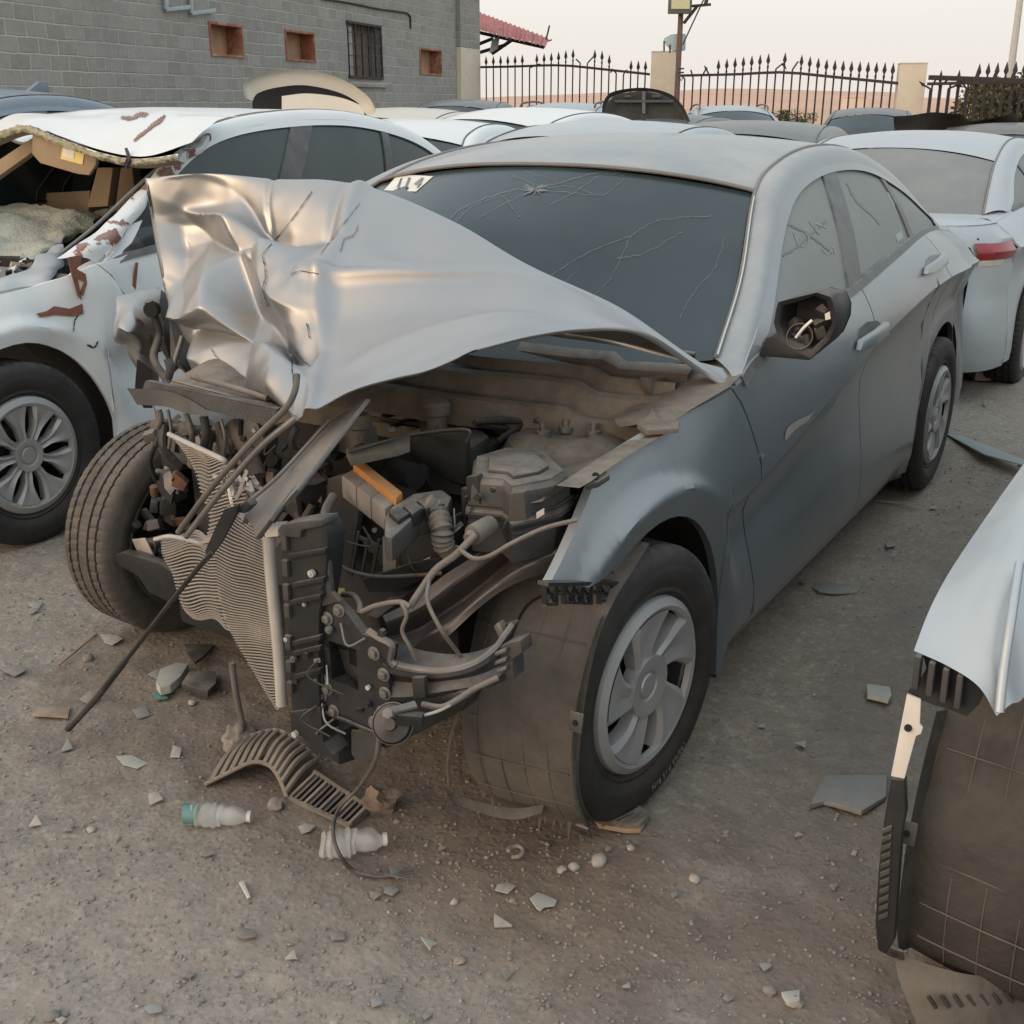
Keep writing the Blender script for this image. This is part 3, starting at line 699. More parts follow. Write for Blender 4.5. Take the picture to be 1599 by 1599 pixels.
bm = bmesh.new(); bm.from_mesh(hood.data)
be = [e for e in bm.edges if e.is_boundary]; r = bmesh.ops.extrude_edge_only(bm, edges=be)
vs = [q for q in r['geom'] if isinstance(q, bmesh.types.BMVert)]
for q in vs:
    c = Vector((.1, .1, .95)); q.co += (c-q.co).normalized()*.012+Vector((0, 0, -.006))
bm.to_mesh(hood.data); bm.free()

bpy.context.view_layer.update(); HB = bvh_of(hood)
for nm_, pts, w_, m_ in (('crease_shade', [(488, 300), (455, 345), (411, 398)], 1.6, 'ink'), ('crease_shade', [(562, 318), (535, 352), (500, 398)], 1.2, 'trim_dark'), ('metal_tear', [(411, 400), (416, 430), (412, 452), (420, 478)], 2.2, 'ink'),
        ('metal_tear', [(498, 428), (470, 424), (455, 430)], 1.6, 'ink'), ('metal_tear', [(560, 352), (552, 368), (538, 374), (532, 392)], 2.6, 'trim_dark'), ('metal_tear', [(455, 560), (458, 600), (456, 640)], 2.2, 'ink'), ('metal_tear', [(462, 548), (472, 562), (484, 572)], 1.8, 'ink'), ('scuff', [(330, 545), (345, 565), (362, 575)], 1.6, 'trim_dark'),
        ('scuff', [(480, 505), (484, 528)], 2.4, 'ink'), ('scuff', [(232, 300), (236, 322)], 1.8, 'ink')):
    decal(nm_, HB, scratch(pts, w_*.75, .1 if nm_ == 'crease_shade' else .7, 7, len(pts)), m_, hood, .003)  # shade of the pressed lines is painted on as thin dark strips
# ------------------------------------------------------------------ front structure and engine bay of the main car
rb = random.Random(5)
def T3(l, **k): return [V(p[0], p[1], **({kk: vv for kk, vv in k.items()} if len(p) == 2 else {list(k)[0]: p[2]})) for p in l]
def P_obj(name, px, thick, m, bevel=.003, parent=car0, vec=None, **k):
    P = T3(px, **k); ax = list(k)[0]
    vec = vec or {'x': (-thick, 0, 0), 'y': (0, -thick, 0), 'z': (0, 0, -thick)}[ax]
    return MB().prism(P, vec).obj(name, m, parent, 35, bevel)
def T_obj(name, pts, r, m, n=24, seg=8, parent=car0):
    return MB().tube(pts, r, seg, n=n).obj(name, m, parent, 60)
# firewall and dark machinery that fills the bay
MB().box((-.42, 0, .55), (.06, 1.45, .72)).obj('firewall', 'dirt_cover', car0, bevel=.01)
e = MB(); e.box((-.20, -.02, .42), (.40, 1.0, .44)).box((-.02, .28, .38), (.36, .40, .30)); e.obj('engine_block', 'interior_dark', car0, bevel=.02, crumple=.02)
# scuttle panel below the windshield: long dusty pressed channels
rows = []
for x, z in ((-.50, .945), (-.46, .95), (-.43, .935), (-.42, .885), (-.40, .88), (-.385, .925), (-.36, .93), (-.35, .895), (-.325, .885), (-.315, .905), (-.29, .90), (-.28, .85), (-.25, .845), (-.24, .86), (-.22, .855), (-.215, .79)):
    rows.append([(x+.20*(1-(y/.8)**2)*.8, y, z+.022*(1-(y/.8)**2)-(.0 if y < .6 else .02)+mnoise.noise(Vector((x*9, y*5, 1)))*.006) for y in np.linspace(-.76, .76, 40)])
sheet('scuttle_panel', rows, 'dirt_cover', car0, smooth=45)
T_obj('scuttle_seal', [(-.50+.15, -.1, .975), (-.40, .2, .975), (-.45, .5, .965), (-.50, .74, .95)], .007, 'rubber_seal')
P_obj('scuttle_bracket', [(1012, 648), (1018, 632), (1030, 655), (1062, 655), (1060, 668), (1010, 672), (995, 662)], .012, 'dirt_cover', z=.885)
T_obj('hood_hinge', [V(1062, 560, y=.70), V(1058, 590, y=.70), V(1042, 610, y=.69), V(1040, 645, y=.69), V(1052, 662, y=.69)], .011, 'steel_dusty')
P_obj('hinge_plate', [(1010, 590), (1050, 588), (1085, 592), (1095, 640), (1060, 655), (1035, 640), (1015, 612)], .02, 'dirt_cover', y=.715)
# strut tower
st_ = MB(); o_ = V(885, 690, z=.80); st_.lathe([(.155, -.16), (.15, -.02), (.135, .005), (.10, .02), (.06, .022), (.055, .012), (.0, .012)], o_, (0, 0, 1), 40)
stt = st_.obj('strut_tower', 'dirt_cover', car0, bevel=0)
for px, py in ((848, 668), (884, 662), (927, 668)):
    q = V(px, py, z=.835); MB().cyl(q-Vector((0, 0, .02)), q+Vector((0, 0, .012)), .009, 8).cyl(q-Vector((0, 0, .018)), q-Vector((0, 0, .006)), .017, 14).obj('bolt', 'steel_dusty', stt)
# inner wing: from the scuttle to the wing's edge
top = T3([(1080, 650), (1040, 676), (1000, 700), (960, 725), (925, 750), (905, 762)], z=.868)
mid = [p+Vector((.0, -.05, -.004)) for p in top]; low = [p+Vector((-.01, -.085, -.045)) for p in top]; lo2 = [p+Vector((-.02, -.20, -.085)) for p in top]; lo3 = [p+Vector((-.02, -.24, -.20)) for p in top]
sheet('inner_wing', [[tuple(q) for q in crom(r, 30)] for r in (top, mid, low, lo2, lo3)], 'dirt_cover', car0, smooth=30)
P_obj('wing_bracket', [(912, 742), (925, 732), (945, 733), (952, 741), (935, 752), (915, 757)], .012, 'plastic_dusty', z=.86)
MB().cyl(V(930, 743, z=.862), V(930, 743, z=.868), .007, 12).obj('bolt', 'void', car0)
# apron rail: folded sheet metal running down to the bumper plate
cols = [([(908, 757), (903, 775), (893, 800), (880, 832), (868, 862), (885, 884)], .76), ([(850, 790), (850, 808), (845, 838), (835, 862), (812, 885), (815, 905)], .715), ([(790, 835), (795, 855), (790, 885), (775, 915), (750, 932), (748, 950)], .66),
        ([(735, 872), (740, 895), (740, 922), (725, 955), (705, 968), (700, 992)], .615), ([(680, 908), (690, 930), (690, 955), (680, 980), (668, 990), (680, 1010)], .57), ([(635, 940), (648, 955), (652, 980), (650, 1003), (640, 1015), (652, 1030)], .53), ([(600, 962), (604, 975), (608, 995), (612, 1015), (612, 1028), (620, 1036)], .49)]
offs = [0, .02, -.012, .012, .028, .03]
C2 = [[V(p[0], p[1], y=y+offs[i]) for i, p in enumerate(c)] for c, y in cols]
rows = [[tuple(q) for q in crom([c[i] for c in C2], 50)] for i in range(6)]
rr = np.array(rows); rr = np.stack([crom(rr[:, j], 26) for j in range(50)], 1)
for i in range(26):
    for j in range(50): rr[i, j] += np.array(mnoise.noise_vector(Vector(rr[i, j])*9))*.006
sheet('apron_rail', [[tuple(q) for q in r] for r in rr], 'apron_metal', car0, smooth=30)
# deeper flange under the rail
P_obj('lower_rail', [(590, 965), (640, 925), (700, 900), (720, 960), (660, 1035), (610, 1030)], .03, 'apron_metal', y=.46)
# bumper mounting plate with its square opening and bolts
XP = .58
outer = [(497, 945), (522, 938), (545, 962), (565, 990), (592, 1000), (612, 1010), (606, 1055), (613, 1130), (598, 1146), (545, 1128), (505, 1108), (496, 1070), (500, 1010)]
hole = [(544, 1008), (558, 1012), (558, 1042), (546, 1036)]
mb = MB(); O = T3(outer, x=XP); Hh = T3([(513, 1000), (556, 1014), (560, 1078), (518, 1060)], x=XP); Hd = T3([(528, 1012), (560, 1020), (561, 1072), (540, 1052)], x=XP-.05)
n = len(O); o = len(mb.v)
def ring(mb, A, B):
    a = len(mb.v); bmv = bmesh.new(); va = [bmv.verts.new(p) for p in A]; vb = [bmv.verts.new(p) for p in B]
    for L in (va, vb):
        for i in range(len(L)): bmv.edges.new((L[i], L[(i+1) % len(L)]))
    bmesh.ops.triangle_fill(bmv, edges=bmv.edges[:], use_beauty=True); bmv.verts.index_update()
    mb.add([v.co.copy() for v in bmv.verts], [tuple(v.index for v in f.verts) for f in bmv.faces]); bmv.free()
ring(mb, O, Hh); mb.add(Hh+Hd, [(0, 1, 5, 4), (1, 2, 6, 5), (2, 3, 7, 6), (3, 0, 4, 7)])
mb.add(O+[p+Vector((-.02, 0, 0)) for p in O], [(i, (i+1) % n, n+(i+1) % n, n+i) for i in range(n)])
plate = mb.obj('bumper_plate', 'steel_dark', car0, 30)
MB().prism(T3([(522, 1008), (562, 1016), (564, 1080), (530, 1062)], x=XP-.052), (-.005, 0, 0)).obj('plate_recess', 'steel_dusty', plate)
MB().prism(T3(hole, x=XP-.046), (-.004, 0, 0)).obj('plate_hole', 'void', plate)
for px, py in ((512, 965), (530, 953), (503, 1085), (512, 1075), (600, 1053), (602, 1082), (598, 1112), (585, 1128), (585, 1020), (522, 1110)):
    q = V(px, py, x=XP); MB().cyl(q, q+Vector((.010, 0, 0)), .009, 6).cyl(q, q+Vector((.003, 0, 0)), .014, 14).obj('bolt', 'steel_dusty', plate, bevel=.001)
for px, py in ((514, 978), (524, 1090), (596, 1030)):
    q = V(px, py, x=XP); MB().cyl(q, q+Vector((.001, 0, 0)), .007, 14).obj('bolt_hole', 'void', plate)
pts = T3([(497, 1000), (504, 1050), (503, 1105), (545, 1127), (600, 1148), (614, 1135)], x=XP+.004); MB().tube(pts, .004, 6, n=30).obj('plate_rim', 'steel_dark', plate)
pts = T3([(575, 985), (592, 996), (612, 1008), (610, 1030), (618, 1040)], x=XP+.012); MB().tube(pts, .007, 6, n=24).obj('plate_lip', 'apron_metal', plate)
# radiator support: tall black moulding with ribs
sp_ = P_obj('radiator_support', [(438, 826), (470, 818), (500, 812), (512, 840), (508, 900), (498, 960), (497, 1060), (500, 1110), (468, 1125), (455, 1110), (446, 1010), (440, 920)], .05, 'plastic_black', bevel=.004, x=.595)
for k, (yy, a_, b_) in enumerate(((905, 455, 505), (932, 452, 500), (996, 456, 500), (1012, 456, 500), (1048, 458, 500), (860, 448, 508))):
    P = T3([(a_, yy+6), (b_, yy-4), (b_, yy+4), (a_, yy+14)], x=.605); MB().prism(P, (-.012, 0, 0)).obj('rib', 'plastic_black', sp_, bevel=.002)
for k in range(7):
    yy = 845+k*38+rb.uniform(-6, 6); q = V(446+k*1.4, yy, x=.598); MB().box(q, (.012, .014, .022+.012*rb.random())).obj('clip', 'plastic_dusty', sp_, bevel=.002)
sb_ = P_obj('support_upright', [(488, 872), (512, 872), (517, 925), (530, 940), (500, 948), (495, 930)], .012, 'plastic_dusty', x=.59)
for px, py in ((500, 885), (503, 905), (506, 925)): q = V(px, py, x=.592); MB().cyl(q, q+Vector((.002, 0, 0)), .0045, 10).obj('bolt_hole', 'void', sb_)
P_obj('support_cap', [(433, 830), (438, 820), (470, 814), (500, 812), (503, 822), (470, 828), (468, 840), (440, 838)], .05, 'plastic_dusty', x=.605)
P_obj('support_foot', [(452, 1112), (500, 1105), (505, 1160), (520, 1180), (495, 1178), (470, 1150), (455, 1150)], .05, 'plastic_black', x=.60)
fb = P_obj('sensor_box', [(488, 1118), (520, 1108), (560, 1128), (532, 1142)], .05, 'plastic_black', z=.335)
MB().prism(T3([(492, 1119), (508, 1114), (522, 1126), (506, 1131)], z=.337), (0, 0, .0008)).obj('barcode_label', 'sticker', fb)
for k in range(6): MB().prism(T3([(494+k*2.6, 1119.5-k*.9), (495.2+k*2.6, 1119-k*.9), (507+k*2.0, 1129-k*.9), (505.8+k*2.0, 1129.5-k*.9)], z=.3385), (0, 0, .0004)).obj('barcode_line', 'ink', fb)
f2 = P_obj('mounting_foot', [(503, 1152), (530, 1140), (566, 1150), (552, 1164), (528, 1172)], .035, 'plastic_black', z=.29)
MB().cyl(V(538, 1157, z=.291), V(538, 1157, z=.292), .010, 14).obj('bolt_hole', 'void', f2)
P_obj('lower_shield', [(548, 1140), (600, 1150), (585, 1190), (560, 1192), (548, 1178)], .008, 'plastic_dusty', x=.56)
# radiator: end tank and crumpled core, fin lines as real ribs
T_obj('radiator_tank', T3([(420, 836), (424, 900), (432, 980), (437, 1040), (440, 1100)], x=.565), .0125, 'grey_tank', seg=10)
P_obj('tank_end', [(411, 822), (433, 820), (434, 838), (413, 840)], .03, 'white_plastic', x=.58)
T_obj('core_edge', T3([(411, 840), (418, 920), (426, 1000), (431, 1060), (436, 1106)], x=.572), .0035, 'fin_metal')
def core(name, L, Rr, n, parent=car0, wav=.004, seed=0, rw_=.0026, m='fin_metal', tex=1):
    L = crom(L, n); Rr = crom(Rr, n); mb = MB(); r = random.Random(seed); base = []
    for i in range(n):
        row = []
        for t in np.linspace(0, 1, 22):
            p = L[i]*(1-t)+Rr[i]*t
            q = mnoise.noise_vector(Vector((p[0]*7+seed, p[1]*7, p[2]*7)))
            row.append(Vector(p)+q*.020*wav/.004*math.sin(math.pi*min(1, t+.15)))
        base.append(row); mb.tube(row, rw_, 4, cap=False)
    o = mb.obj(name, m, parent, 60)
    b = sheet('radiator_backing', [[tuple(v+Vector((-.006, -.002, 0))) for v in r] for r in base], 'plastic_dusty', o, smooth=60)
    return o
core('radiator_core', [V(352, 790, x=.50), V(338, 850, x=.50), V(338, 905, x=.51), V(348, 960, x=.53), V(368, 1005, x=.55), V(398, 1052, x=.56), V(430, 1104, x=.565)],
     [V(412, 832, x=.575), V(414, 880, x=.575), V(419, 930, x=.575), V(423, 975, x=.575), V(426, 1010, x=.575), V(430, 1060, x=.575), V(435, 1108, x=.575)], 66, seed=2, wav=.002, rw_=.0018)
core('folded_core', [V(246, 842, x=.50), V(252, 868, x=.52), V(268, 892, x=.51), V(278, 918, x=.50), V(288, 945, x=.50), V(300, 960, x=.50)],
     [V(335, 838, x=.48), V(338, 862, x=.50), V(338, 890, x=.50), V(342, 918, x=.50), V(350, 950, x=.52), V(362, 985, x=.53)], 30, seed=5, wav=.006, rw_=.0022)
core('torn_core', [V(266, 680, x=.36), V(280, 700, x=.38), V(298, 728, x=.40), V(312, 762, x=.44), V(325, 800, x=.47), V(318, 842, x=.49), V(300, 846, x=.49)],
     [V(276, 676, x=.36), V(320, 706, x=.40), V(352, 722, x=.42), V(378, 752, x=.45), V(385, 790, x=.48), V(365, 820, x=.50), V(345, 850, x=.50)], 42, seed=9, wav=.006, rw_=.0020)
T_obj('torn_core_edge', [V(264, 678, x=.37), V(300, 695, x=.40), V(345, 716, x=.43), V(352, 722, x=.42)], .006, 'grey_tank')
T_obj('folded_core_edge', [V(242, 842, x=.51), V(270, 838, x=.52), V(320, 850, x=.49)], .005, 'grey_tank')
T_obj('hanging_pipe', [V(362, 1035, x=.50), V(368, 1080, x=.50), V(378, 1128, x=.49)], .007, 'wire_dusty')
mb = MB()
for k in range(26):
    a = V(rb.uniform(350, 395), rb.uniform(730, 760), x=.46); b = a+Vector((rb.uniform(-.02, .02), rb.uniform(-.03, .03), rb.uniform(-.05, .02))); mb.bar(a, b, .008, .002, (rb.random(), rb.random(), rb.random()))
mb.obj('torn_foil', 'aluminium', car0)
# crossing bars
P = [V(520, 655, x=.38), V(572, 622, x=.34), V(520, 690, x=.45), V(462, 765, x=.56), V(420, 812, x=.60), V(398, 842, x=.62), V(395, 825, x=.62), V(383, 808, x=.62), V(378, 818, x=.62), V(372, 800, x=.61), V(385, 785, x=.60), V(440, 740, x=.53)]
MB().prism(P, (-.012, .004, -.004)).obj('crossmember', 'steel_dusty', car0, bevel=.002)
T_obj('crossmember_flange', [V(562, 640, x=.34), V(500, 715, x=.46), V(450, 780, x=.56), V(425, 815, x=.60)], .006, 'plastic_black')
T_obj('crossmember_edge', [V(515, 655, x=.40), V(440, 738, x=.54), V(385, 786, x=.62)], .004, 'apron_metal')
P_obj('splitter_bracket', [(368, 792), (385, 780), (392, 790), (380, 802), (362, 800)], .02, 'plastic_black', x=.64)
P = [V(350, 795, x=.66), V(372, 788, x=.65), V(368, 806, x=.65), V(345, 848, x=.66), V(322, 878, x=.66), V(320, 860, x=.66), V(335, 825, x=.66)]
MB().prism(P, (-.006, 0, 0)).obj('trim_strip', 'plastic_black', car0, bevel=.002)
T_obj('hanging_strip', [V(332, 862, x=.66), V(300, 898, x=.64), V(240, 975, x=.60), V(170, 1065, x=.54), V(130, 1115, x=.50), V(108, 1140, z=.012)], .0055, 'plastic_black')
T_obj('strip_end', [V(196, 1030, x=.555), V(150, 1090, x=.52), V(106, 1138, z=.018)], .009, 'plastic_dusty')
hr = T_obj('hood_latch_rod', [V(464, 585, x=.50), V(460, 612, x=.52), V(444, 640, x=.54), V(395, 688, x=.56), V(330, 762, x=.58), V(278, 832, x=.60)], .0062, 'cable')
T_obj('hood_latch_rod', [V(462, 652, x=.53), V(405, 700, x=.55), V(345, 768, x=.57), V(290, 838, x=.59)], .0068, 'steel_dusty')
# grille mesh and the flat strip in front of it
a0, a1, b0, b1 = V(228, 596, x=.30), V(433, 640, x=.44), V(222, 612, x=.31), V(424, 664, x=.45)
mb = MB()
for k in range(62):
    t = k/61; mb.bar(a0.lerp(a1, t), b0.lerp(b1, min(1, t+.012)), .0022, .004)
for k in range(7):
    t = k/6; mb.bar(a0.lerp(b0, t), a1.lerp(b1, t), .0028, .005)
gm_ = mb.obj('grille_mesh', 'plastic_dusty', car0)
MB().prism([a0, a1, b1, b0], (-.02, -.01, .0)).obj('mesh_backing', 'plastic_black', gm_)
rows = [[V(198, 606, x=.33), V(255, 610, x=.35), V(292, 622, x=.37), V(330, 645, x=.40)], [V(214, 632, x=.34), V(258, 635, x=.36), V(290, 645, x=.38), V(322, 650, x=.40)]]
sheet('flat_strip', [[tuple(q) for q in crom(r, 16)] for r in rows], 'plastic_dusty', car0)
sheet('upper_duct', [[tuple(q) for q in crom(r, 14)] for r in ([V(285, 585, x=.25), V(340, 560, x=.15), V(400, 600, x=.2), V(440, 635, x=.3)], [V(262, 600, x=.28), V(330, 612, x=.32), V(390, 628, x=.36), V(432, 640, x=.40)])], 'dirt_cover', car0)
for k, (a, b) in enumerate((((270, 594), (435, 640)), ((300, 588), (418, 622)), ((262, 590), (262, 560)), ((262, 640), (264, 700)), ((248, 640), (246, 668)), ((318, 650), (318, 700)), ((345, 655), (350, 712)), ((290, 645), (300, 700)))):
    T_obj('bent_rod', [V(*a, x=.33), V((a[0]+b[0])/2+4, (a[1]+b[1])/2, x=.33), V(*b, x=.33)], .004+.003*(k % 3), ['steel_dusty', 'wire_dusty', 'plastic_dusty'][k % 3], n=10)
# crushed parts behind the radiator
def junk(name, px, py, x, sz, m, kind, seed):
    r = random.Random(seed); c = V(px, py, x=x); mb = MB()
    if kind == 'plate':
        n = 5; P = [c+Vector((r.uniform(-.01, .01), math.cos(2*math.pi*i/n)*sz*r.uniform(.6, 1.2), math.sin(2*math.pi*i/n)*sz*r.uniform(.6, 1.3))) for i in range(n)]
        mb.prism(P, (-.008-.02*r.random(), r.uniform(-.02, .02), 0))
    elif kind == 'box': mb.box(c, (sz*r.uniform(.6, 1.4), sz*r.uniform(.6, 1.4), sz*r.uniform(.7, 1.6)), (r.uniform(-.6, .6), r.uniform(-.6, .6), r.uniform(-.9, .9)), .85)
    elif kind == 'cyl':
        d = Vector((r.uniform(-1, 1), r.uniform(-1, 1), r.uniform(-1, 1))).normalized(); mb.cyl(c-d*sz*.7, c+d*sz*.7, sz*.55, 14).cyl(c+d*sz*.7, c+d*sz*.95, sz*.3, 12)
    else:
        d = Vector((r.uniform(-.3, .3), r.uniform(-.6, .6), -1)).normalized(); q = Vector((r.uniform(-1, 1), r.uniform(-1, 1), 0))*sz
        mb.tube([c-d*sz*1.6, c+q*.6, c+d*sz*1.6], .006+.006*r.random(), 8, n=12)
    return mb.obj(name, m, car0, 35, bevel=.0025 if kind != 'tube' else 0, crumple=.010 if kind in ('plate', 'box') else 0, cscale=14)
JM = ['steel_dusty', 'plastic_dusty', 'steel_dark', 'plastic_black', 'dirt_cover', 'apron_metal']
for k in range(64):
    px = rb.uniform(235, 470); py = 660+rb.uniform(0, 70)+(px-235)*.16*rb.random()
    kd = rb.choice(['plate', 'box', 'cyl', 'tube', 'tube', 'plate']); x_ = rb.uniform(.05, .30)
    junk({'plate': 'bent_bracket', 'box': 'broken_housing', 'cyl': 'pulley', 'tube': 'pipe'}[kd], px, py, x_, rb.uniform(.018, .045), rb.choice(JM), kd, k)
for k in range(26):
    px = rb.uniform(380, 520); py = 1130-px+rb.uniform(-340, -250)+340+rb.uniform(-60, 60)
    px = rb.uniform(400, 520); py = 830-(px-400)*.9+rb.uniform(-40, 60)
    kd = rb.choice(['plate', 'tube', 'tube', 'box']); junk({'plate': 'bent_bracket', 'box': 'broken_housing', 'tube': 'pipe'}[kd], px, py, rb.uniform(.0, .22), rb.uniform(.02, .045), rb.choice(JM[2:]), kd, 100+k)
T_obj('crumpled_duct', [V(365, 665, x=.25), V(385, 700, x=.28), V(402, 745, x=.30)], .022, 'dirt_cover')
# remains of the far inner wing
for k, (P, m_) in enumerate((([(248, 452), (275, 470), (292, 560), (268, 585), (246, 540)], 'steel_dusty'),
        ([(262, 500), (300, 540), (330, 600), (290, 590), (262, 560)], 'steel_dusty'), ([(215, 560), (240, 575), (240, 640), (225, 640), (212, 600)], 'apron_metal'))):
    c = [V(a, b, y=-.70+.03*k) for a, b in P]; cc = sum(c, Vector())/len(c)
    mb = MB(); mb.add([cc+Vector((.05, .02, .0))]+c, [(0, i+1, (i+1) % len(c)+1) for i in range(len(c))]); mb.obj('crushed_wing_piece', m_, car0, 20, crumple=.012, cscale=10)
def crumpled(name, rows_, m, amp, cs, parent, n=44, seed=0):
    A = np.array([crom(r, n) for r in rows_]); A = np.stack([crom(A[:, j], n) for j in range(n)], 1)
    for i in range(n):
        for j in range(n):
            q = Vector(A[i, j])*cs+Vector((seed, 0, seed)); r_ = 1-abs(mnoise.noise(q))*2; A[i, j] += np.array((r_, .4*r_, .5*mnoise.noise(q*2)))*amp
    return sheet(name, [[tuple(q) for q in r] for r in A], m, parent, smooth=40)
crumpled('crushed_wing_piece', [[V(184, 460, y=-.74), V(214, 455, y=-.72), V(250, 450, y=-.68)], [V(178, 500, y=-.70), V(210, 505, y=-.62), V(256, 500, y=-.66)], [V(182, 528, y=-.72), V(212, 545, y=-.66), V(250, 560, y=-.68)]], 'paint_grey_lit', .022, 9, car0)
crumpled('crushed_wing_piece', [[V(200, 535, y=-.70), V(222, 540, y=-.68), V(248, 548, y=-.66)], [V(206, 556, y=-.72), V(226, 575, y=-.68), V(250, 590, y=-.66)], [V(214, 572, y=-.72), V(232, 592, y=-.68), V(246, 615, y=-.66)]], 'paint_grey_lit', .015, 12, car0, seed=4)
T_obj('rusty_fold', [V(180, 530, y=-.70), V(198, 512, y=-.66), V(214, 498, y=-.62), V(232, 522, y=-.64), V(250, 548, y=-.66)], .0045, 'rust_paint')
T_obj('wiring_loom', [V(232, 470, y=-.6), V(248, 520, y=-.6), V(240, 560, y=-.58), V(262, 600, y=-.5), V(250, 630, y=-.5)], .011, 'plastic_dusty')
T_obj('thin_pipe', [V(285, 525, y=-.5), V(262, 600, y=-.5)], .007, 'steel_dusty')
q = V(240, 482, y=-.60); MB().cyl(q, q+Vector((.02, .01, 0)), .02, 14).obj('bung', 'void', car0)
# airbox, filter and the raised sheet panel
mb = MB()
for k in range(3):
    a = (533+k*23, 742+k*17); P = [V(a[0], a[1], z=.785), V(a[0]+22, a[1]-12, z=.785), V(a[0]+44, a[1]+5, z=.785), V(a[0]+22, a[1]+17, z=.785)]
    mb = MB().prism(P, (0, 0, -.05)); mb.obj('airbox_cell', 'fin_metal', car0, bevel=.004)
P_obj('filter_edge', [(551, 724), (562, 716), (628, 768), (618, 778)], .02, 'filter_orange', z=.80)
P_obj('airbox_side', [(512, 748), (530, 742), (562, 770), (560, 800), (545, 900), (515, 870), (508, 800)], .02, 'plastic_dusty', x=.26)
P_obj('airbox_body', [(520, 760), (545, 750), (640, 820), (640, 880), (560, 900), (525, 850)], .12, 'plastic_black', x=.22)
P_obj('airbox_rim', [(540, 700), (620, 683), (640, 678), (640, 692), (622, 698), (548, 714)], .02, 'dirt_cover', z=.85)
P_obj('duct_panel', [(622, 698), (650, 680), (728, 673), (729, 700), (725, 757), (700, 750), (660, 722)], .006, 'plastic_black', vec=(-.01, .004, -.01), x=.10)
T_obj('panel_rim', [V(545, 706, z=.855), V(600, 690, z=.855), V(650, 678, x=.105), V(728, 671, x=.105), V(729, 690, x=.105)], .004, 'plastic_dusty')
T_obj('duct_mouth', [V(560, 712, z=.80), V(600, 728, z=.76), V(650, 745, z=.76)], .03, 'void')
for k in range(5):
    a = V(560+k*8, 838+k*10, x=.27); MB().bar(a, a+Vector((0, .10, -.02)), .004, .008).bar(V(560+k*16, 830+k*6, x=.272), V(548+k*16, 900+k*2, x=.272), .004, .006).obj('airbox_grid', 'plastic_dusty', car0)
# control unit
cu = P_obj('control_unit', [(615, 845), (680, 822), (684, 872), (618, 906)], .13, 'plastic_dusty', x=.30, bevel=.004)
mb = MB().prism([V(597, 838, x=.31), V(616, 840, x=.315), V(619, 908, x=.315), V(598, 914, x=.31)], (-.12, -.01, 0)); mb.obj('unit_bracket', 'aluminium', cu, bevel=.002)
for py in (850, 892): q = V(626, py, x=.303); MB().cyl(q, q+Vector((.012, 0, 0)), .007, 8).cyl(q, q+Vector((.003, 0, 0)), .013, 12).obj('bolt', 'aluminium', cu)
MB().prism(T3([(648, 880), (672, 869), (672, 879), (648, 890)], x=.303), (.0008, 0, 0)).obj('unit_label', 'sticker', cu)
mb = MB()
for k in range(7): mb.prism(T3([(651+k*3, 882-k*1.4), (652+k*3, 881.6-k*1.4), (652+k*3, 886-k*1.4), (651+k*3, 886.4-k*1.4)], x=.304), (.0004, 0, 0))
mb.obj('label_line', 'ink', cu)
P_obj('unit_cover', [(600, 806), (612, 790), (645, 770), (690, 763), (706, 775), (700, 790), (655, 800), (612, 840), (600, 836)], .05, 'plastic_dusty', z=.79, bevel=.008)
for k in range(3): P_obj('cover_ridge', [(606+k*22, 798-k*9), (622+k*22, 788-k*9), (640+k*22, 800-k*9), (622+k*22, 812-k*9)], .03, 'plastic_black', z=.800, bevel=.005)
P_obj('unit_tray', [(565, 905), (640, 880), (690, 870), (680, 890), (620, 925), (575, 925)], .012, 'plastic_black', x=.34)
T_obj('tray_cable', [V(515, 870, x=.36), V(545, 890, x=.36), V(590, 900, x=.36), V(650, 898, x=.36), V(690, 895, x=.34)], .004, 'cable')
# corrugated hose
hp = [V(664, 785, z=.80), V(680, 800, z=.78), V(690, 825, z=.76), V(692, 848, z=.73), V(704, 866, z=.70)]
MB().tube(hp, lambda t: .022+.0035*math.sin(t*90)*(t > .15)*(t < .8)-.004*t, 14, n=70).obj('corrugated_hose', 'wire_dusty', car0, 60)
# fuse box: stepped lid, two seams, body
tp = [(738, 712), (790, 697), (852, 703), (890, 737), (866, 752), (800, 765), (785, 752), (735, 748)]
c0_ = V(805, 728, z=.845)
def outl(sc, dz): return [c0_+(V(a, b, z=.845)-c0_)*sc+Vector((0, 0, dz)) for a, b in tp]
mb = MB(); rg = [outl(.86, .002), outl(.97, -.010), outl(1.0, -.022), outl(1.02, -.060), outl(1.10, -.064), outl(1.10, -.074), outl(1.04, -.080), outl(1.05, -.10), outl(.98, -.15)]
v = [p for r in rg for p in r]; mb.add(v, gridfaces(len(rg), 8, True)+[tuple(range(8))]); fx = mb.obj('fuse_box', 'plastic_dusty', car0, 25, bevel=.004)
MB().prism(outl(.62, .010), (0, 0, -.02)).obj('fuse_box_step', 'plastic_dusty', fx, bevel=.005)
for dz in (-.050, -.068, -.088): MB().tube(outl(1.045+(.06 if dz == -.068 else 0), dz)+[outl(1.045+(.06 if dz == -.068 else 0), dz)[0]], .003, 5).obj('fuse_box_seam', 'plastic_black', fx)
P_obj('fuse_box_clip', [(727, 745), (745, 742), (752, 790), (730, 795)], .02, 'plastic_black', x=.33)
P_obj('fuse_box_clip', [(795, 770), (818, 768), (822, 812), (792, 815)], .02, 'plastic_dusty', x=.38)
P_obj('fuse_box_front', [(718, 762), (790, 778), (800, 830), (765, 850), (722, 830)], .08, 'plastic_dusty', x=.20, bevel=.006)
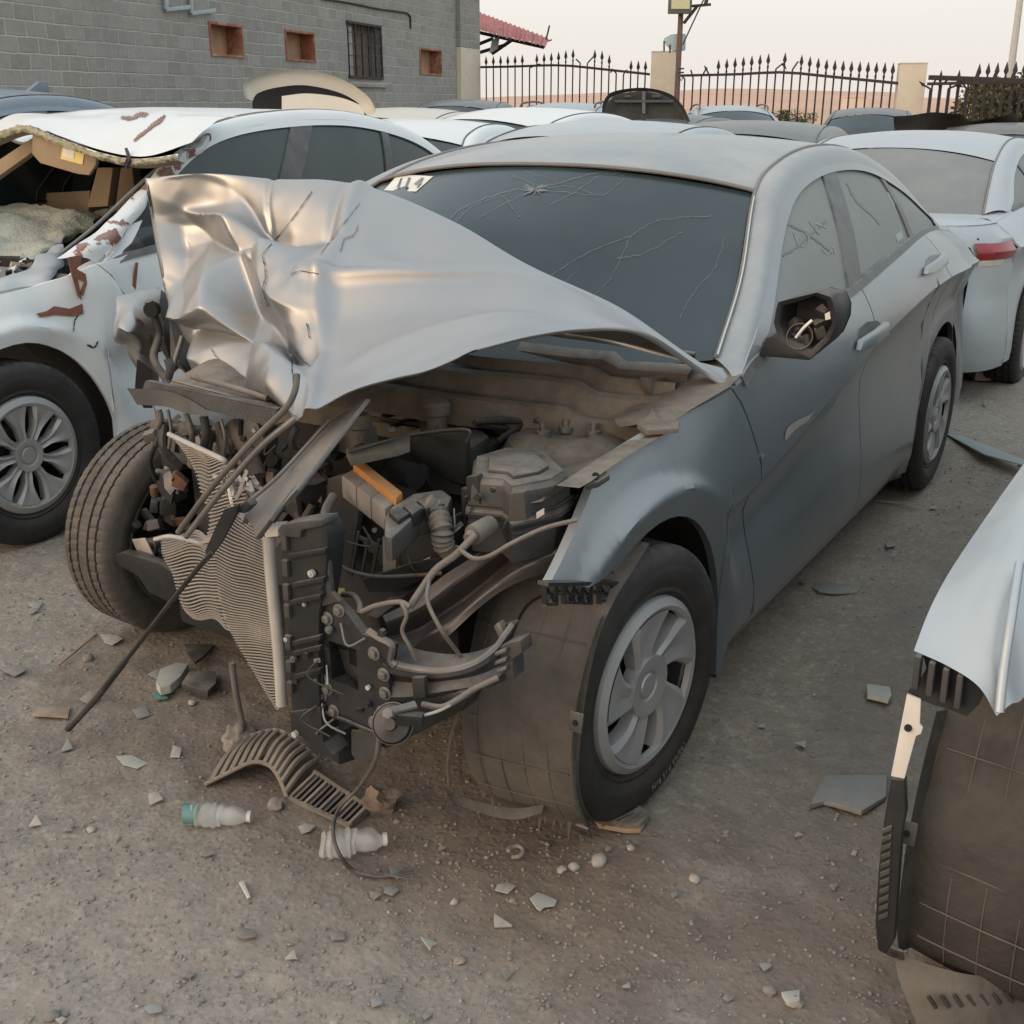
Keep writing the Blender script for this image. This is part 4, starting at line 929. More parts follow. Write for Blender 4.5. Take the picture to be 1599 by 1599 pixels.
for k in range(5): P_obj('fuse_box_rib', [(724+k*12, 775+k*2), (728+k*12, 776+k*2), (729+k*12, 815+k*3), (725+k*12, 814+k*3)], .02, 'plastic_black', x=.31, bevel=.001)
MB().prism(T3([(838, 800), (850, 793), (850, 803), (838, 810)], x=.40), (.001, 0, 0)).obj('fuse_box_label', 'grey_tank', fx)
q = V(748, 830, x=.40); MB().cyl(q-Vector((.04, 0, 0)), q+Vector((.02, .0, .0)), .020, 18).cyl(q+Vector((.02, 0, 0)), q+Vector((.035, 0, -.005)), .013, 14).obj('loom_plug', 'wire_dusty', car0, bevel=.003)
T_obj('wiring_loom', [V(742, 836, x=.43), V(728, 850, x=.45), V(710, 868, x=.46), V(680, 890, x=.48), V(655, 925, x=.52), V(640, 948, x=.54)], .0072, 'wire_dusty')
T_obj('wiring_loom', [V(718, 858, x=.46), V(740, 872, x=.46), V(765, 868, x=.45), V(800, 848, x=.42), V(850, 825, x=.38), V(900, 812, x=.34)], .0045, 'wire_dusty')
T_obj('wiring_loom', [V(670, 905, x=.50), V(668, 940, x=.55), V(690, 985, x=.57), V(712, 1015, x=.52), V(722, 1028, x=.50)], .004, 'wire_dusty')
T_obj('wiring_loom', [V(640, 948, x=.56), V(625, 940, x=.56), V(590, 945, x=.57), V(565, 955, x=.57)], .005, 'wire_dusty')
T_obj('wiring_loom', [V(625, 938, x=.56), V(635, 960, x=.57), V(628, 985, x=.57), V(640, 1010, x=.57), V(650, 1030, x=.56)], .004, 'wire_dusty')
MB().box(V(527, 928, x=.50), (.022, .026, .018), (0, .2, .4)).obj('yellow_plug', 'yellow_plug', car0, bevel=.003)
T_obj('plug_wire', [V(535, 928, x=.50), V(552, 930, x=.52), V(562, 945, x=.54), V(560, 958, x=.55)], .006, 'wire_dusty')
T_obj('clamp_pipe', [V(478, 838, x=.55), V(495, 845, x=.55), V(512, 832, x=.50), V(508, 800, x=.42), V(520, 775, x=.36)], .010, 'steel_dusty')
T_obj('clamp_ring', [V(497, 862, x=.56), V(506, 850, x=.56), V(515, 862, x=.56), V(506, 872, x=.56), V(498, 866, x=.56)], .005, 'steel_dark')
# reservoirs and small machinery in the shade of the hood
for px, py, r_, m_ in ((560, 666, .030, 'wire_dusty'), (682, 645, .034, 'wire_dusty')):
    q = V(px, py, z=.84); MB().lathe([(0, .03), (r_*.8, .03), (r_, .022), (r_, .0), (r_*.7, -.005), (r_*.7, -.06)], q, (0, 0, 1), 20).obj('filler_cap', m_, car0, 40)
P_obj('coolant_tank', [(655, 658), (690, 650), (735, 655), (765, 680), (735, 700), (668, 690)], .12, 'plastic_dusty', z=.80, bevel=.012)
P_obj('brake_reservoir', [(735, 662), (770, 660), (785, 690), (750, 700)], .10, 'plastic_black', z=.78, bevel=.012)
for k in range(22):
    px = rb.uniform(560, 840); py = rb.uniform(605, 690) if px < 720 else rb.uniform(660, 700)
    kd = rb.choice(['tube', 'tube', 'box', 'cyl', 'tube']); q = V(px, py, z=rb.uniform(.70, .80)); sz = rb.uniform(.02, .05); mb = MB()
    if kd == 'tube': mb.tube([q+Vector((rb.uniform(-.1, .1), rb.uniform(-.12, .12), rb.uniform(-.02, .05))) for _ in range(4)], rb.uniform(.006, .014), 8, n=30)
    elif kd == 'box': mb.box(q, (sz*2, sz*2.4, sz*2), (0, 0, rb.uniform(-.6, .6)), .85)
    else: mb.cyl(q, q+Vector((0, 0, .05)), sz*.6, 14)
    mb.obj({'tube': 'hose', 'box': 'housing', 'cyl': 'cap'}[kd], rb.choice(['plastic_dusty', 'dirt_cover', 'plastic_black', 'wire_dusty']), car0, 40, bevel=.004 if kd == 'box' else 0)
# small fittings all over the front structure
for k in range(56):
    px, py, x_ = rb.choice([(rb.uniform(440, 510), rb.uniform(830, 1150), .60), (rb.uniform(500, 610), rb.uniform(960, 1140), .585), (rb.uniform(520, 700), rb.uniform(760, 930), .33), (rb.uniform(700, 800), rb.uniform(760, 860), .34), (rb.uniform(560, 760), rb.uniform(640, 700), .0), (rb.uniform(250, 420), rb.uniform(650, 760), .33)])
    q = V(px, py, x=x_); s_ = rb.uniform(.003, .0085); mb = MB(); kd = k % 4
    if kd == 0: mb.cyl(q, q+Vector((s_*1.2, 0, 0)), s_, 6)
    elif kd == 1: mb.box(q, (s_, s_*2.4, s_*1.6), (rb.random(), 0, rb.random()))
    elif kd == 2: mb.tube([q, q+Vector((.02, rb.uniform(-.04, .04), -.03)), q+Vector((.0, rb.uniform(-.06, .06), -.08*rb.random()))], .0022, 5, n=10)
    else: mb.cyl(q, q+Vector((s_, 0, 0)), s_*.9, 10).cyl(q, q+Vector((s_*1.4, 0, 0)), s_*.4, 8)
    mb.obj(['bolt', 'clip', 'thin_wire', 'plug'][kd], rb.choice(['steel_dusty', 'aluminium', 'plastic_black', 'steel_dark', 'plastic_black', 'grey_tank']), car0, 40)
# headlamp arm, lower beam and horn
A1 = [V(600, 1030, x=.575), V(640, 1042, x=.565), V(690, 1047, x=.55), V(735, 1038, x=.52), V(770, 1015, x=.48), V(788, 992, x=.45), V(800, 975, x=.43)]
A0 = [p+Vector((-.05, .0, .012)) for p in A1]; A0[-1] = V(772, 978, x=.41)
B1 = [V(608, 1095, x=.575), V(645, 1092, x=.565), V(695, 1082, x=.55), V(740, 1075, x=.52), V(775, 1068, x=.49), V(795, 1052, x=.46), V(802, 1040, x=.44)]
sheet('lamp_arm', [[tuple(q) for q in crom(r, 40)] for r in (A0, A1)]+[[tuple(q) for q in crom([a.lerp(b, t)+Vector((.01*math.sin(t*9), 0, 0)) for a, b in zip(A1, B1)], 40)] for t in (.08, .25, .4, .55, .7, .85, 1)], 'steel_dark', car0, smooth=30)
MB().tube(A1, .006, 6, n=40).obj('arm_lip', 'steel_dusty', car0)
P_obj('arm_end_box', [(760, 1020), (790, 1005), (812, 1000), (815, 1020), (800, 1030), (802, 1060), (770, 1070)], .04, 'plastic_dusty', x=.47)
for k in range(3): P_obj('arm_clip', [(742, 1030+k*14), (790, 1012+k*14), (790, 1019+k*14), (742, 1038+k*14)], .01, 'steel_dusty', x=.482)
P_obj('arm_clip', [(642, 1058), (662, 1058), (664, 1090), (645, 1092)], .012, 'steel_dark', x=.585)
P_obj('arm_tip', [(770, 978), (778, 972), (788, 990), (780, 1000)], .02, 'steel_dusty', x=.44)
P_obj('lower_beam', [(612, 1098), (665, 1092), (720, 1080), (730, 1092), (720, 1112), (665, 1140), (600, 1172), (588, 1160)], .06, 'plastic_black', x=.55, bevel=.01)
T_obj('beam_pipe', [V(660, 1100, x=.585), V(690, 1104, x=.58), V(715, 1092, x=.56), V(740, 1076, x=.53), V(778, 1058, x=.50)], .0062, 'wire_dusty')
q = V(613, 1130, x=.64); ax = Vector((.75, .30, .42)).normalized()
hn = MB().lathe([(0, .022), (.011, .022), (.013, .014), (.025, .010), (.033, .008), (.037, .0), (.035, -.010), (.025, -.016), (0, -.016)], q, ax, 32).obj('horn', 'steel_dark', car0, 40)
MB().lathe([(.0375, .002), (.0392, .0), (.0375, -.004)], q, ax, 32).obj('horn_rim', 'steel_dusty', hn)
MB().box(q+ax*.017+Vector((.0, -.018, -.018)), (.003, .016, .013), Matrix.Rotation(0, 3, 'X') @ ax.to_track_quat('X', 'Z').to_matrix()).obj('horn_label', 'white_plastic', hn)
MB().bar(V(605, 1112, x=.66), V(650, 1100, x=.62), .02, .006).cyl(V(605, 1114, x=.665), V(605, 1114, x=.68), .010, 6).obj('horn_bracket', 'steel_dusty', hn, bevel=.001)
MB().box(V(640, 1122, x=.64), (.02, .05, .022), (0, 0, .4)).obj('horn_plug', 'plastic_black', hn, bevel=.003)
T_obj('horn_wire', [V(650, 1120, x=.63), V(685, 1110, x=.60), V(712, 1095, x=.56), V(735, 1075, x=.53)], .003, 'grey_tank')
T_obj('loose_cable', [V(592, 1150, x=.62), V(585, 1190, x=.60), V(560, 1230, z=.10), V(530, 1262, z=.045), V(520, 1295, z=.07), V(528, 1330, z=.07), V(550, 1358, z=.012), V(585, 1368, z=.006), V(608, 1368, z=.006)], .0045, 'cable', n=60)
for k in range(5):
    T_obj('frayed_wire', [V(600, 1366, z=.012), V(622, 1362+k*2, z=.012+.004*k), V(640+k*6, 1352+k*6, z=.006)], .0012, 'wire_dusty', n=8)
# wheel arch liner standing in front of the wheel
def make_liner(root, s=1, teeth=True, y0=.60, ph1=79, m='liner'):
    rows = []
    for t in np.linspace(0, 1, 40):
        ph = rad(-41)+t*rad(41+ph1); rr_ = .372; row = []
        for k, y in enumerate(np.linspace(y0, .895, 22)):
            kk = (y-y0)/(.895-y0); R2 = rr_-.018*kk*kk+.008*mnoise.noise(Vector((ph*2, y*9, 3)))-(.018*(1-min(1, kk*5)))
            z = ZA+R2*math.sin(ph)
            if t == 0 and teeth: z -= rb.uniform(0, .02)*(k % 2)
            row.append((-.015+R2*math.cos(ph), s*(y+.004*math.sin(ph*7)-(.05*max(0, .3-t)*(1-kk))), z))
        rows.append(row)
    ln = sheet('wheel_arch_liner', rows, m, root, smooth=50)
    def lp(ph, y, off=.004): R2 = .372-.018*((y-.60)/.295)**2+off; return Vector((-.015+R2*math.cos(ph), s*y, ZA+R2*math.sin(ph)))
    for k in range(4): MB().tube([lp(rad(-40+i*4), .66+k*.055, .0) for i in range(int((ph1+36)/4))], .0014, 5).obj('moulded_rib', 'liner', ln)
    for k in range(5): MB().tube([lp(rad(-28+k*15+(y-.6)*10), y, .001) for y in np.linspace(.64, .87, 9)], .0018, 5).obj('moulded_rib', 'liner', ln)
    fl = [lp(rad(d_), .885, .0) for d_ in (-38, -20, 0, 15, 30, 45)]
    sheet('liner_flange', [[tuple(q) for q in crom(fl, 24)], [tuple(q) for q in crom([p+Vector((.035, s*.012, .01)) for p in fl], 24)]], m, ln)
    for d_ in (-30, 12):
        q = lp(rad(d_), .900, .035); MB().box(q, (.006, .03, .04), (0, -rad(d_), 0)).obj('liner_tab', 'plastic_dusty', ln, bevel=.003); MB().cyl(q+Vector((.003, 0, 0)), q+Vector((.006, 0, 0)), .006, 10).obj('bolt_hole', 'void', ln)
    if teeth:
        for k in range(15):
            y = .62+k*.018+rb.uniform(-.006, .006); q = lp(rad(-41), y, 0); l = rb.uniform(.01, .05) if k > 7 else rb.uniform(0, .02)
            MB().add([q+Vector((0, -.007, .012)), q+Vector((0, .007, .012)), q+Vector((.01, rb.uniform(-.006, .006), -l))], [(0, 1, 2)]).obj('torn_tooth', 'liner', ln)
    return ln, lp
ln, lp = make_liner(car0, y0=.615)
MB().tube([lp(rad(34-2*i), .70+.006*i*i*.25, .006) for i in range(0, 4)]+[lp(rad(42), .73, .006), lp(rad(50), .80, .006), lp(rad(52), .87, .006)], .003, 6, n=30).obj('torn_edge', 'void', ln)
sheet('torn_apron', [[tuple(q) for q in crom([V(697, 1236, x=.33), V(740, 1250, x=.34), V(800, 1262, x=.32), V(850, 1256, x=.30)], 20)], [tuple(q) for q in crom([V(702, 1250, x=.36), V(745, 1268, x=.36), V(800, 1280, x=.34), V(845, 1270, x=.32)], 20)]], 'liner', ln)
sheet('wing_upper', [[(-.12, .85, .882), (-.20, .862, .895), (-.36, .885, .915), (-.50, .875, .93), (-.66, .855, .945)], [(-.12, .80, .875), (-.20, .80, .885), (-.34, .80, .905), (-.50, .80, .92), (-.68, .78, .94)], [(-.12, .73, .855), (-.15, .70, .86), (-.30, .70, .88), (-.45, .70, .90), (-.6, .70, .93)]], 'dirt_cover', car0)
T_obj('dangling_wire', [V(735, 1080, x=.48), V(712, 1120, x=.45), V(700, 1180, x=.42), V(701, 1226, x=.38)], .0035, 'wire_dusty')
# wing bracket lattice under the wing's tip
mb = MB(); 
def BL(px, py): return V(px, py, y=.875)
mb.bar(BL(848, 911), BL(966, 909), .022, .007); mb.bar(BL(850, 943), BL(868, 943), .01, .005); mb.bar(BL(880, 940), BL(922, 942), .01, .005); mb.bar(BL(935, 938), BL(955, 936), .01, .005)
for a, b in ((850, 868), (880, 922), (935, 953)):
    n_ = max(1, round((b-a)/14))
    for k in range(n_+1):
        x = a+(b-a)*k/n_; mb.bar(BL(x, 912), BL(x, 943), .01, .003)
        if k < n_:
            x2 = a+(b-a)*(k+1)/n_; mb.bar(BL(x, 912), BL(x2, 942), .008, .003); mb.bar(BL(x2, 912), BL(x, 942), .008, .003)
mb.bar(BL(850, 927), BL(955, 926), .008, .003)
mb.obj('wing_bracket', 'plastic_black', car0)
# far front wheel pushed back, brake parts hanging before it
wr = wheel(car0, (-.13, -.79, .317), -1, rad(0), None, TY, camber=rad(3))
for o in wr.children:
    if o.name.startswith('hubcap'): bpy.data.objects.remove(o)
TYD = TY.copy(); TYD.materials.clear(); TYD.materials.append(M['rubber_dusty'])
for o in wr.children:
    if o.name.startswith('tyre'): o.data = TYD
MB().lathe([(0, .04), (.07, .04), (.075, .02), (.15, .02), (.19, .0), (.203, -.05), (.207, -.08), (.21, -.09)], (-.13, -.79, .317), (0, 1, 0), 40).obj('wheel_dish', 'steel_dark', car0)
for k in range(30):
    a = rb.uniform(0, 6.28); r_ = rb.uniform(0, 1)**.6; px = 248+52*r_*math.cos(a); py = 820+88*r_*math.sin(a)
    kd = rb.choice(['plate', 'box', 'cyl', 'box', 'plate']); junk({'plate': 'suspension_bracket', 'box': 'caliper_piece', 'cyl': 'joint'}[kd], px, py, rb.uniform(-.02, .12), rb.uniform(.02, .045), rb.choice(['steel_dark', 'steel_dark', 'plastic_black', 'steel_dusty', 'apron_metal', 'rust']), kd, 300+k)
T_obj('damper', [V(270, 690, x=.02), V(262, 760, x=.05)], .017, 'steel_dusty')
P_obj('splash_panel', [(205, 842), (222, 880), (258, 905), (240, 870), (226, 840)], .006, 'fin_metal', x=.12)
P_obj('black_clip', [(178, 868), (190, 862), (250, 880), (285, 905), (262, 940), (232, 925), (215, 900), (180, 880)], .03, 'plastic_black', x=.16)
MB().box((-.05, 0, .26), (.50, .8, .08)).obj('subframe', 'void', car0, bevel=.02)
# door handles, mirror, scrawl
for (px, py), nm in (((1357, 525), 'a'), ((1457, 415), 'b')):
    dn = 'front_door' if nm == 'a' else 'rear_door'; do = list(find(car0, dn))[0]; B = bvh_of(do)
    sc = 1 if nm == 'a' else .72
    rc = [ray(B, px+dx*sc, py+dy*sc, .003) for dx, dy in ((-20, 10), (-16, -12), (-4, -22), (12, -24), (20, -16), (16, 2), (0, 12), (-12, 18))]
    if any(q is None for q in rc): continue
    MB().prism(rc, (0, -.012, 0)).obj('recess_shade', 'trim_dark', do, 60)  # dark slab painting the shade of the handle's hollow
    hb = [ray(B, px+dx*sc, py+dy*sc, .022) for dx, dy in ((-24, 24), (-20, 8), (4, -8), (20, -20), (24, -16), (22, 0), (4, 14))]
    MB().prism(hb, (0, -.018, 0)).obj('door_handle', 'paint_grey', do, 50, bevel=.006)
q0 = dict(x=-.60)
rim_o = [(1213, 482), (1216, 472), (1250, 462), (1278, 455), (1298, 462), (1307, 482), (1308, 503), (1298, 532), (1268, 558), (1240, 548), (1218, 530), (1210, 505)]
MO = T3(rim_o, x=-.60); cc = sum(MO, Vector())/len(MO); MI = [cc+(p-cc)*.80 for p in MO]; MD = [cc+(p-cc)*.72+Vector((-.09, 0, 0)) for p in MO]; ML = [cc+(p-cc)*1.0+Vector((-.055, 0, 0)) for p in MO]; MK = [cc+(p-cc)*.9+Vector((-.12, 0, 0)) for p in MO]
mb = MB(); n = len(MO); mb.add(MK+ML+[p+Vector((.01, 0, 0)) for p in MO]+MI+MD, gridfaces(5, n, True)+[tuple(4*n+i for i in range(n)), tuple(range(n))])
mi = mb.obj('wing_mirror', 'plastic_black', car0, 45, bevel=.003, crumple=.006, cscale=25)
MB().prism(T3([(1183, 556), (1196, 528), (1212, 520), (1240, 548), (1270, 560), (1262, 563)], x=-.60), (-.07, -.01, -.0)).obj('mirror_arm', 'plastic_black', mi, 50, bevel=.008)
MB().lathe([(.028, .0), (.032, .03), (.03, .03), (.022, .0)], V(1252, 528, x=-.63), (.9, .1, .3), 18).obj('mirror_motor', 'trim_dark', mi)
T_obj('mirror_wire', [V(1243, 527, x=-.56), V(1255, 512, x=-.55), V(1268, 500, x=-.56)], .0035, 'sticker', parent=mi)
for k in range(9):
    q = V(rb.uniform(1225, 1295), rb.uniform(475, 535), x=-.635); MB().box(q, (.03, rb.uniform(.015, .04), rb.uniform(.015, .04)), (rb.random()*3, rb.random(), rb.random()*3)).obj('mirror_mechanism', rb.choice(['plastic_black', 'trim_dark', 'plastic_dusty']), mi, bevel=.003)
MB().prism(T3([(1288, 490), (1296, 486), (1297, 498), (1289, 500)], x=-.60), (.001, 0, 0)).obj('mirror_label', 'white_plastic', mi)
dw = [o for o in find(car0, 'door_window')]
dw.sort(key=lambda o: -max(v.co.x for v in o.data.vertices)); B = bvh_of(dw[0])
ps = []
for pts in ([(1238, 362), (1246, 384)], [(1250, 372), (1258, 366), (1262, 376), (1256, 386), (1248, 382), (1250, 372)], [(1262, 345), (1278, 366)], [(1278, 366), (1272, 350), (1290, 356)], [(1282, 388), (1292, 398), (1300, 386), (1304, 398)]):
    ps += scratch(pts, 1.5, .3, 5)
decal('finger_scrawl', B, ps, 'scrawl', dw[0], .002)
B2 = bvh_of(dw[1]); ps = [[(1384, 300), (1392, 304), (1410, 372), (1400, 378)]]
decal('window_sticker', B2, ps, 'scrawl', dw[1], .002)
ps = []
for pts in ([(1222, 400), (1245, 385), (1290, 345)], [(1228, 350), (1260, 365), (1300, 395)]): ps += scratch(pts, 4, .6, 8)
B = bvh_of(dw[0]); decal('reflected_streak', B, ps, 'streak_reflection', dw[0], .0015)  # dark reflections painted onto the front door glass
ps = []
for pts in ([(1322, 285), (1335, 310), (1355, 330), (1375, 350)],): ps += scratch(pts, 5, .6, 8)
decal('reflected_streak', B2, ps, 'streak_reflection', dw[1], .0015)  # another dark reflection, painted onto the rear door glass
fd = list(find(car0, 'front_door'))[0]; B = bvh_of(fd)
decal('paint_scar', B, [[(1228, 668), (1240, 658), (1262, 648), (1272, 640), (1262, 656), (1240, 672), (1226, 688), (1224, 684)]], 'fin_metal', fd, .002)
decal('paint_scar', B, scratch([(1182, 708), (1192, 712)], 6, 1, 6), 'fin_metal', fd, .002)
# tyre lettering
w1 = [o for o in car0.children if o.name.startswith('wheel') and o.type == 'EMPTY'][0]
for txt, a0_, sz in (('195/65 R15 91H', 250, .024),):
    me = text_mesh(txt, sz, .0008)
    for v in me.vertices:
        a = rad(a0_)+v.co.x/.27*1.0; r_ = .268+v.co.y; z = v.co.z
        v.co = Vector((-math.cos(a)*-1*r_, .0965+.003*(z > 0)-.0, math.sin(a)*r_)) if 0 else Vector((r_*math.cos(a), (.1008+z), r_*math.sin(a)))
        
    if True:   # letters read the right way round from outside
        for v in me.vertices: pass
    tx = bpy.data.objects.new('sidewall_lettering', me); COL.objects.link(tx); me.materials.append(M['tyre_letters'])
    tx.parent = w1
# ------------------------------------------------------------------ ground
def gax(lo, hi, step, far, g=1.16):
    c = list(np.arange(lo, hi, step)); s_ = step
    while c[-1] < far: s_ *= g; c.append(c[-1]+s_)
    s_ = step
    while c[0] > -far: s_ *= g; c.insert(0, c[0]-s_)
    return np.array(c)
gx = gax(-1.2, 1.9, .016, 2500); gy = gax(-1.8, 2.0, .016, 2500)
def vnoise(X, Y, sc, seed):
    r = np.random.RandomState(seed); T_ = r.rand(256, 256); x = X*sc; y = Y*sc; xi = np.floor(x).astype(int); yi = np.floor(y).astype(int)
    fx = x-xi; fy = y-yi; fx = fx*fx*(3-2*fx); fy = fy*fy*(3-2*fy)
    a = T_[xi % 256, yi % 256]; b = T_[(xi+1) % 256, yi % 256]; c = T_[xi % 256, (yi+1) % 256]; d = T_[(xi+1) % 256, (yi+1) % 256]
    return (a*(1-fx)+b*fx)*(1-fy)+(c*(1-fx)+d*fx)*fy-.5
X, Y = np.meshgrid(gx, gy, indexing='ij'); rr2 = np.hypot(X, Y); near = np.clip(1-(rr2-3)/8, 0, 1)
Z = (.020*vnoise(X, Y, 1.7, 1)+.012*vnoise(X, Y, 4.3, 2)+.008*vnoise(X, Y, 11, 3)+.006*vnoise(X, Y, 27, 4)+.004*vnoise(X, Y, 55, 5))*near
Z += np.clip(rr2-60, 0, 4000)*-.0012
# slight ruts, and flat where the tyres stand
for cx_, cy_ in ((0, .80), (WB, .80), (-.13, -.79), (-.33, -1.75), (0.02, 1.63)): Z *= 1-np.exp(-((X-cx_)**2+(Y-cy_)**2)/.02)
def gz(x, y):
    i = int(np.clip(np.searchsorted(gx, x), 1, len(gx)-1)); j = int(np.clip(np.searchsorted(gy, y), 1, len(gy)-1)); return float(Z[i, j])
nx, ny = len(gx), len(gy)
me = bpy.data.meshes.new('ground'); vv = np.stack([X, Y, Z-.004], -1).reshape(-1, 3)
idx = np.arange(nx*ny).reshape(nx, ny); q = np.stack([idx[:-1, :-1], idx[1:, :-1], idx[1:, 1:], idx[:-1, 1:]], -1).reshape(-1, 4)
me.vertices.add(len(vv)); me.vertices.foreach_set('co', vv.ravel()); me.loops.add(q.size); me.loops.foreach_set('vertex_index', q.ravel().astype(np.int32))
me.polygons.add(len(q)); me.polygons.foreach_set('loop_start', np.arange(0, q.size, 4, dtype=np.int32)); me.polygons.foreach_set('loop_total', np.full(len(q), 4, dtype=np.int32)); me.update(); me.validate()
gm = bpy.data.materials.new('ground_dirt'); gm.use_nodes = True; n = gm.node_tree.nodes; L = gm.node_tree.links; b = n['Principled BSDF']; b.inputs['Roughness'].default_value = .95; b.inputs['Specular IOR Level'].default_value = .15
tc = n.new('ShaderNodeTexCoord')
def NZ(sc, det=6, ro=.6):
    t = n.new('ShaderNodeTexNoise'); t.inputs['Scale'].default_value = sc; t.inputs['Detail'].default_value = det; t.inputs['Roughness'].default_value = ro; L.new(tc.outputs['Object'], t.inputs['Vector']); return t.outputs['Fac']
def MR(v, a, b_, c=0, d=1):
    t = n.new('ShaderNodeMapRange'); t.inputs[1].default_value = a; t.inputs[2].default_value = b_; t.inputs[3].default_value = c; t.inputs[4].default_value = d; L.new(v, t.inputs[0]); return t.outputs[0]
def MX(f, a, b_, bt='MIX'):
    t = n.new('ShaderNodeMix'); t.data_type = 'RGBA'; t.blend_type = bt
    for s_, x in ((0, f), (6, a), (7, b_)):
        if hasattr(x, 'is_output') or isinstance(x, bpy.types.NodeSocket): L.new(x, t.inputs[s_])
        else: t.inputs[s_].default_value = x if s_ == 0 else (*x, 1)
    return t.outputs[2]
c = MX(MR(NZ(1.3), .35, .65), (.248, .222, .180), (.300, .270, .220))
c = MX(MR(NZ(7, 8, .7), .42, .62, 0, .6), c, (.205, .180, .155))
c = MX(MR(NZ(38, 4, .7), .5, .68, 0, .75), c, (.37, .345, .31))
c = MX(MR(NZ(90, 3, .6), .55, .66, 0, .6), c, (.15, .135, .12))
# soil stained darker and redder where fluids ran out and beside the wheels; a grey darker strip between the cars, a paler patch
sepg = n.new('ShaderNodeSeparateXYZ'); L.new(tc.outputs['Object'], sepg.inputs[0])
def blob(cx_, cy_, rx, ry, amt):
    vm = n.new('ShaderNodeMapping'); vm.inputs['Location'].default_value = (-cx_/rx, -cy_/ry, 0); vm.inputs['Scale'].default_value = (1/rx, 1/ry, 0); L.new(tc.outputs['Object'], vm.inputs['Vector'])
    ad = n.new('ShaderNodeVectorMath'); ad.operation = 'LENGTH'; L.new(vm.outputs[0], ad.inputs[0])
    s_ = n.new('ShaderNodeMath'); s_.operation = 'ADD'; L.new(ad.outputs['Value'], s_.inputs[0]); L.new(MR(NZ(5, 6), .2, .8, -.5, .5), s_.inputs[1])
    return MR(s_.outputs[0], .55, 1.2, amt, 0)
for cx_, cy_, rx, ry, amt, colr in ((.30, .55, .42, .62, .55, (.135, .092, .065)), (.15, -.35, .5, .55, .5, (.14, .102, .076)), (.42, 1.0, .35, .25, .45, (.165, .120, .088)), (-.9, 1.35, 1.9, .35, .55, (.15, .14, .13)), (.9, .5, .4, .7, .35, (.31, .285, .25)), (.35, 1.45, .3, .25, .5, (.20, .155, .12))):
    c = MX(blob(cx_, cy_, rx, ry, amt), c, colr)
# open desert far away
ln_ = n.new('ShaderNodeVectorMath'); ln_.operation = 'LENGTH'; L.new(tc.outputs['Object'], ln_.inputs[0])
c = MX(MR(ln_.outputs['Value'], 26, 60), c, (.50, .33, .23))
L.new(c, b.inputs['Base Color'])
vo = n.new('ShaderNodeTexVoronoi'); vo.inputs['Scale'].default_value = 55; L.new(tc.outputs['Object'], vo.inputs['Vector'])
b1 = n.new('ShaderNodeBump'); b1.inputs['Strength'].default_value = .5; b1.inputs['Distance'].default_value = .012; L.new(NZ(30, 9, .7), b1.inputs['Height'])
b2 = n.new('ShaderNodeBump'); b2.inputs['Strength'].default_value = .35; b2.inputs['Distance'].default_value = .006; L.new(MR(vo.outputs['Distance'], 0, .5, 1, 0), b2.inputs['Height']); L.new(b1.outputs[0], b2.inputs['Normal']); L.new(b2.outputs[0], b.inputs['Normal'])
g_ = link('ground', me, gm, None, 180); tag(g_, kind='structure')

# loose gravel lying on the ground
mat('stone_a', (.245, .220, .188), .9, 0, .3, (.27, .23, .19), .35, 60); mat('stone_b', (.20, .185, .168), .9, 0, .3, (.26, .22, .18), .3, 50); mat('stone_pale', (.34, .32, .29), .85, 0, .2, (.3, .26, .2), .2, 40)
ico = bmesh.new(); bmesh.ops.create_icosphere(ico, subdivisions=1, radius=1); IV = np.array([v.co[:] for v in ico.verts]); IF = np.array([[v.index for v in f.verts] for f in ico.faces]); ico.free()
def gravel(name, n_, m, smin, smax, seed, label):
    r = np.random.RandomState(seed); vs = []; fs = []; k = 0; o = 0
    while k < n_:
        px, py = r.uniform(-120, 1720), r.uniform(620, 1750); p = V(px, py, z=0); dd = math.hypot(p.x-C_[0], p.y-C_[1])
        if p.x < -8 or abs(p.y) > 8: continue
        if -2.6 < p.x < -.5 and -.85 < p.y < .85: continue
        cl = vnoise(np.array([p.x+40.]), np.array([p.y+40.]), 2.3, 9)[0]+.5
        if r.rand() > .15+cl*cl*1.6: continue
        s_ = smin+(smax-smin)*r.rand()**4; s_ *= .75+.12*dd
        q = IV*(1+.35*(r.rand(12, 1)-.5))*np.array([1, r.uniform(.6, 1), r.uniform(.45, .8)])*s_
        a = r.uniform(0, 6.28); R2 = np.array([[math.cos(a), -math.sin(a), 0], [math.sin(a), math.cos(a), 0], [0, 0, 1]]); q = q@R2.T+np.array([p.x, p.y, gz(p.x, p.y)-.004+s_*.25]); vs.append(q); fs.append(IF+o); o += 12; k += 1
    vs = np.vstack(vs); fs = np.vstack(fs); me = bpy.data.meshes.new(name); me.from_pydata(vs.tolist(), [], fs.tolist())
    tag(link(name, me, m, None, None), label, 'gravel', kind='stuff')
gravel('gravel', 9000, 'stone_a', .0012, .0062, 3, 'fine brown gravel scattered over the dirt yard')
gravel('gravel_dark', 6000, 'stone_b', .0012, .0066, 4, 'fine darker grit scattered over the dirt yard')
gravel('gravel_pale', 380, 'stone_pale', .0015, .006, 5, 'scattered pale chips among the brown gravel')

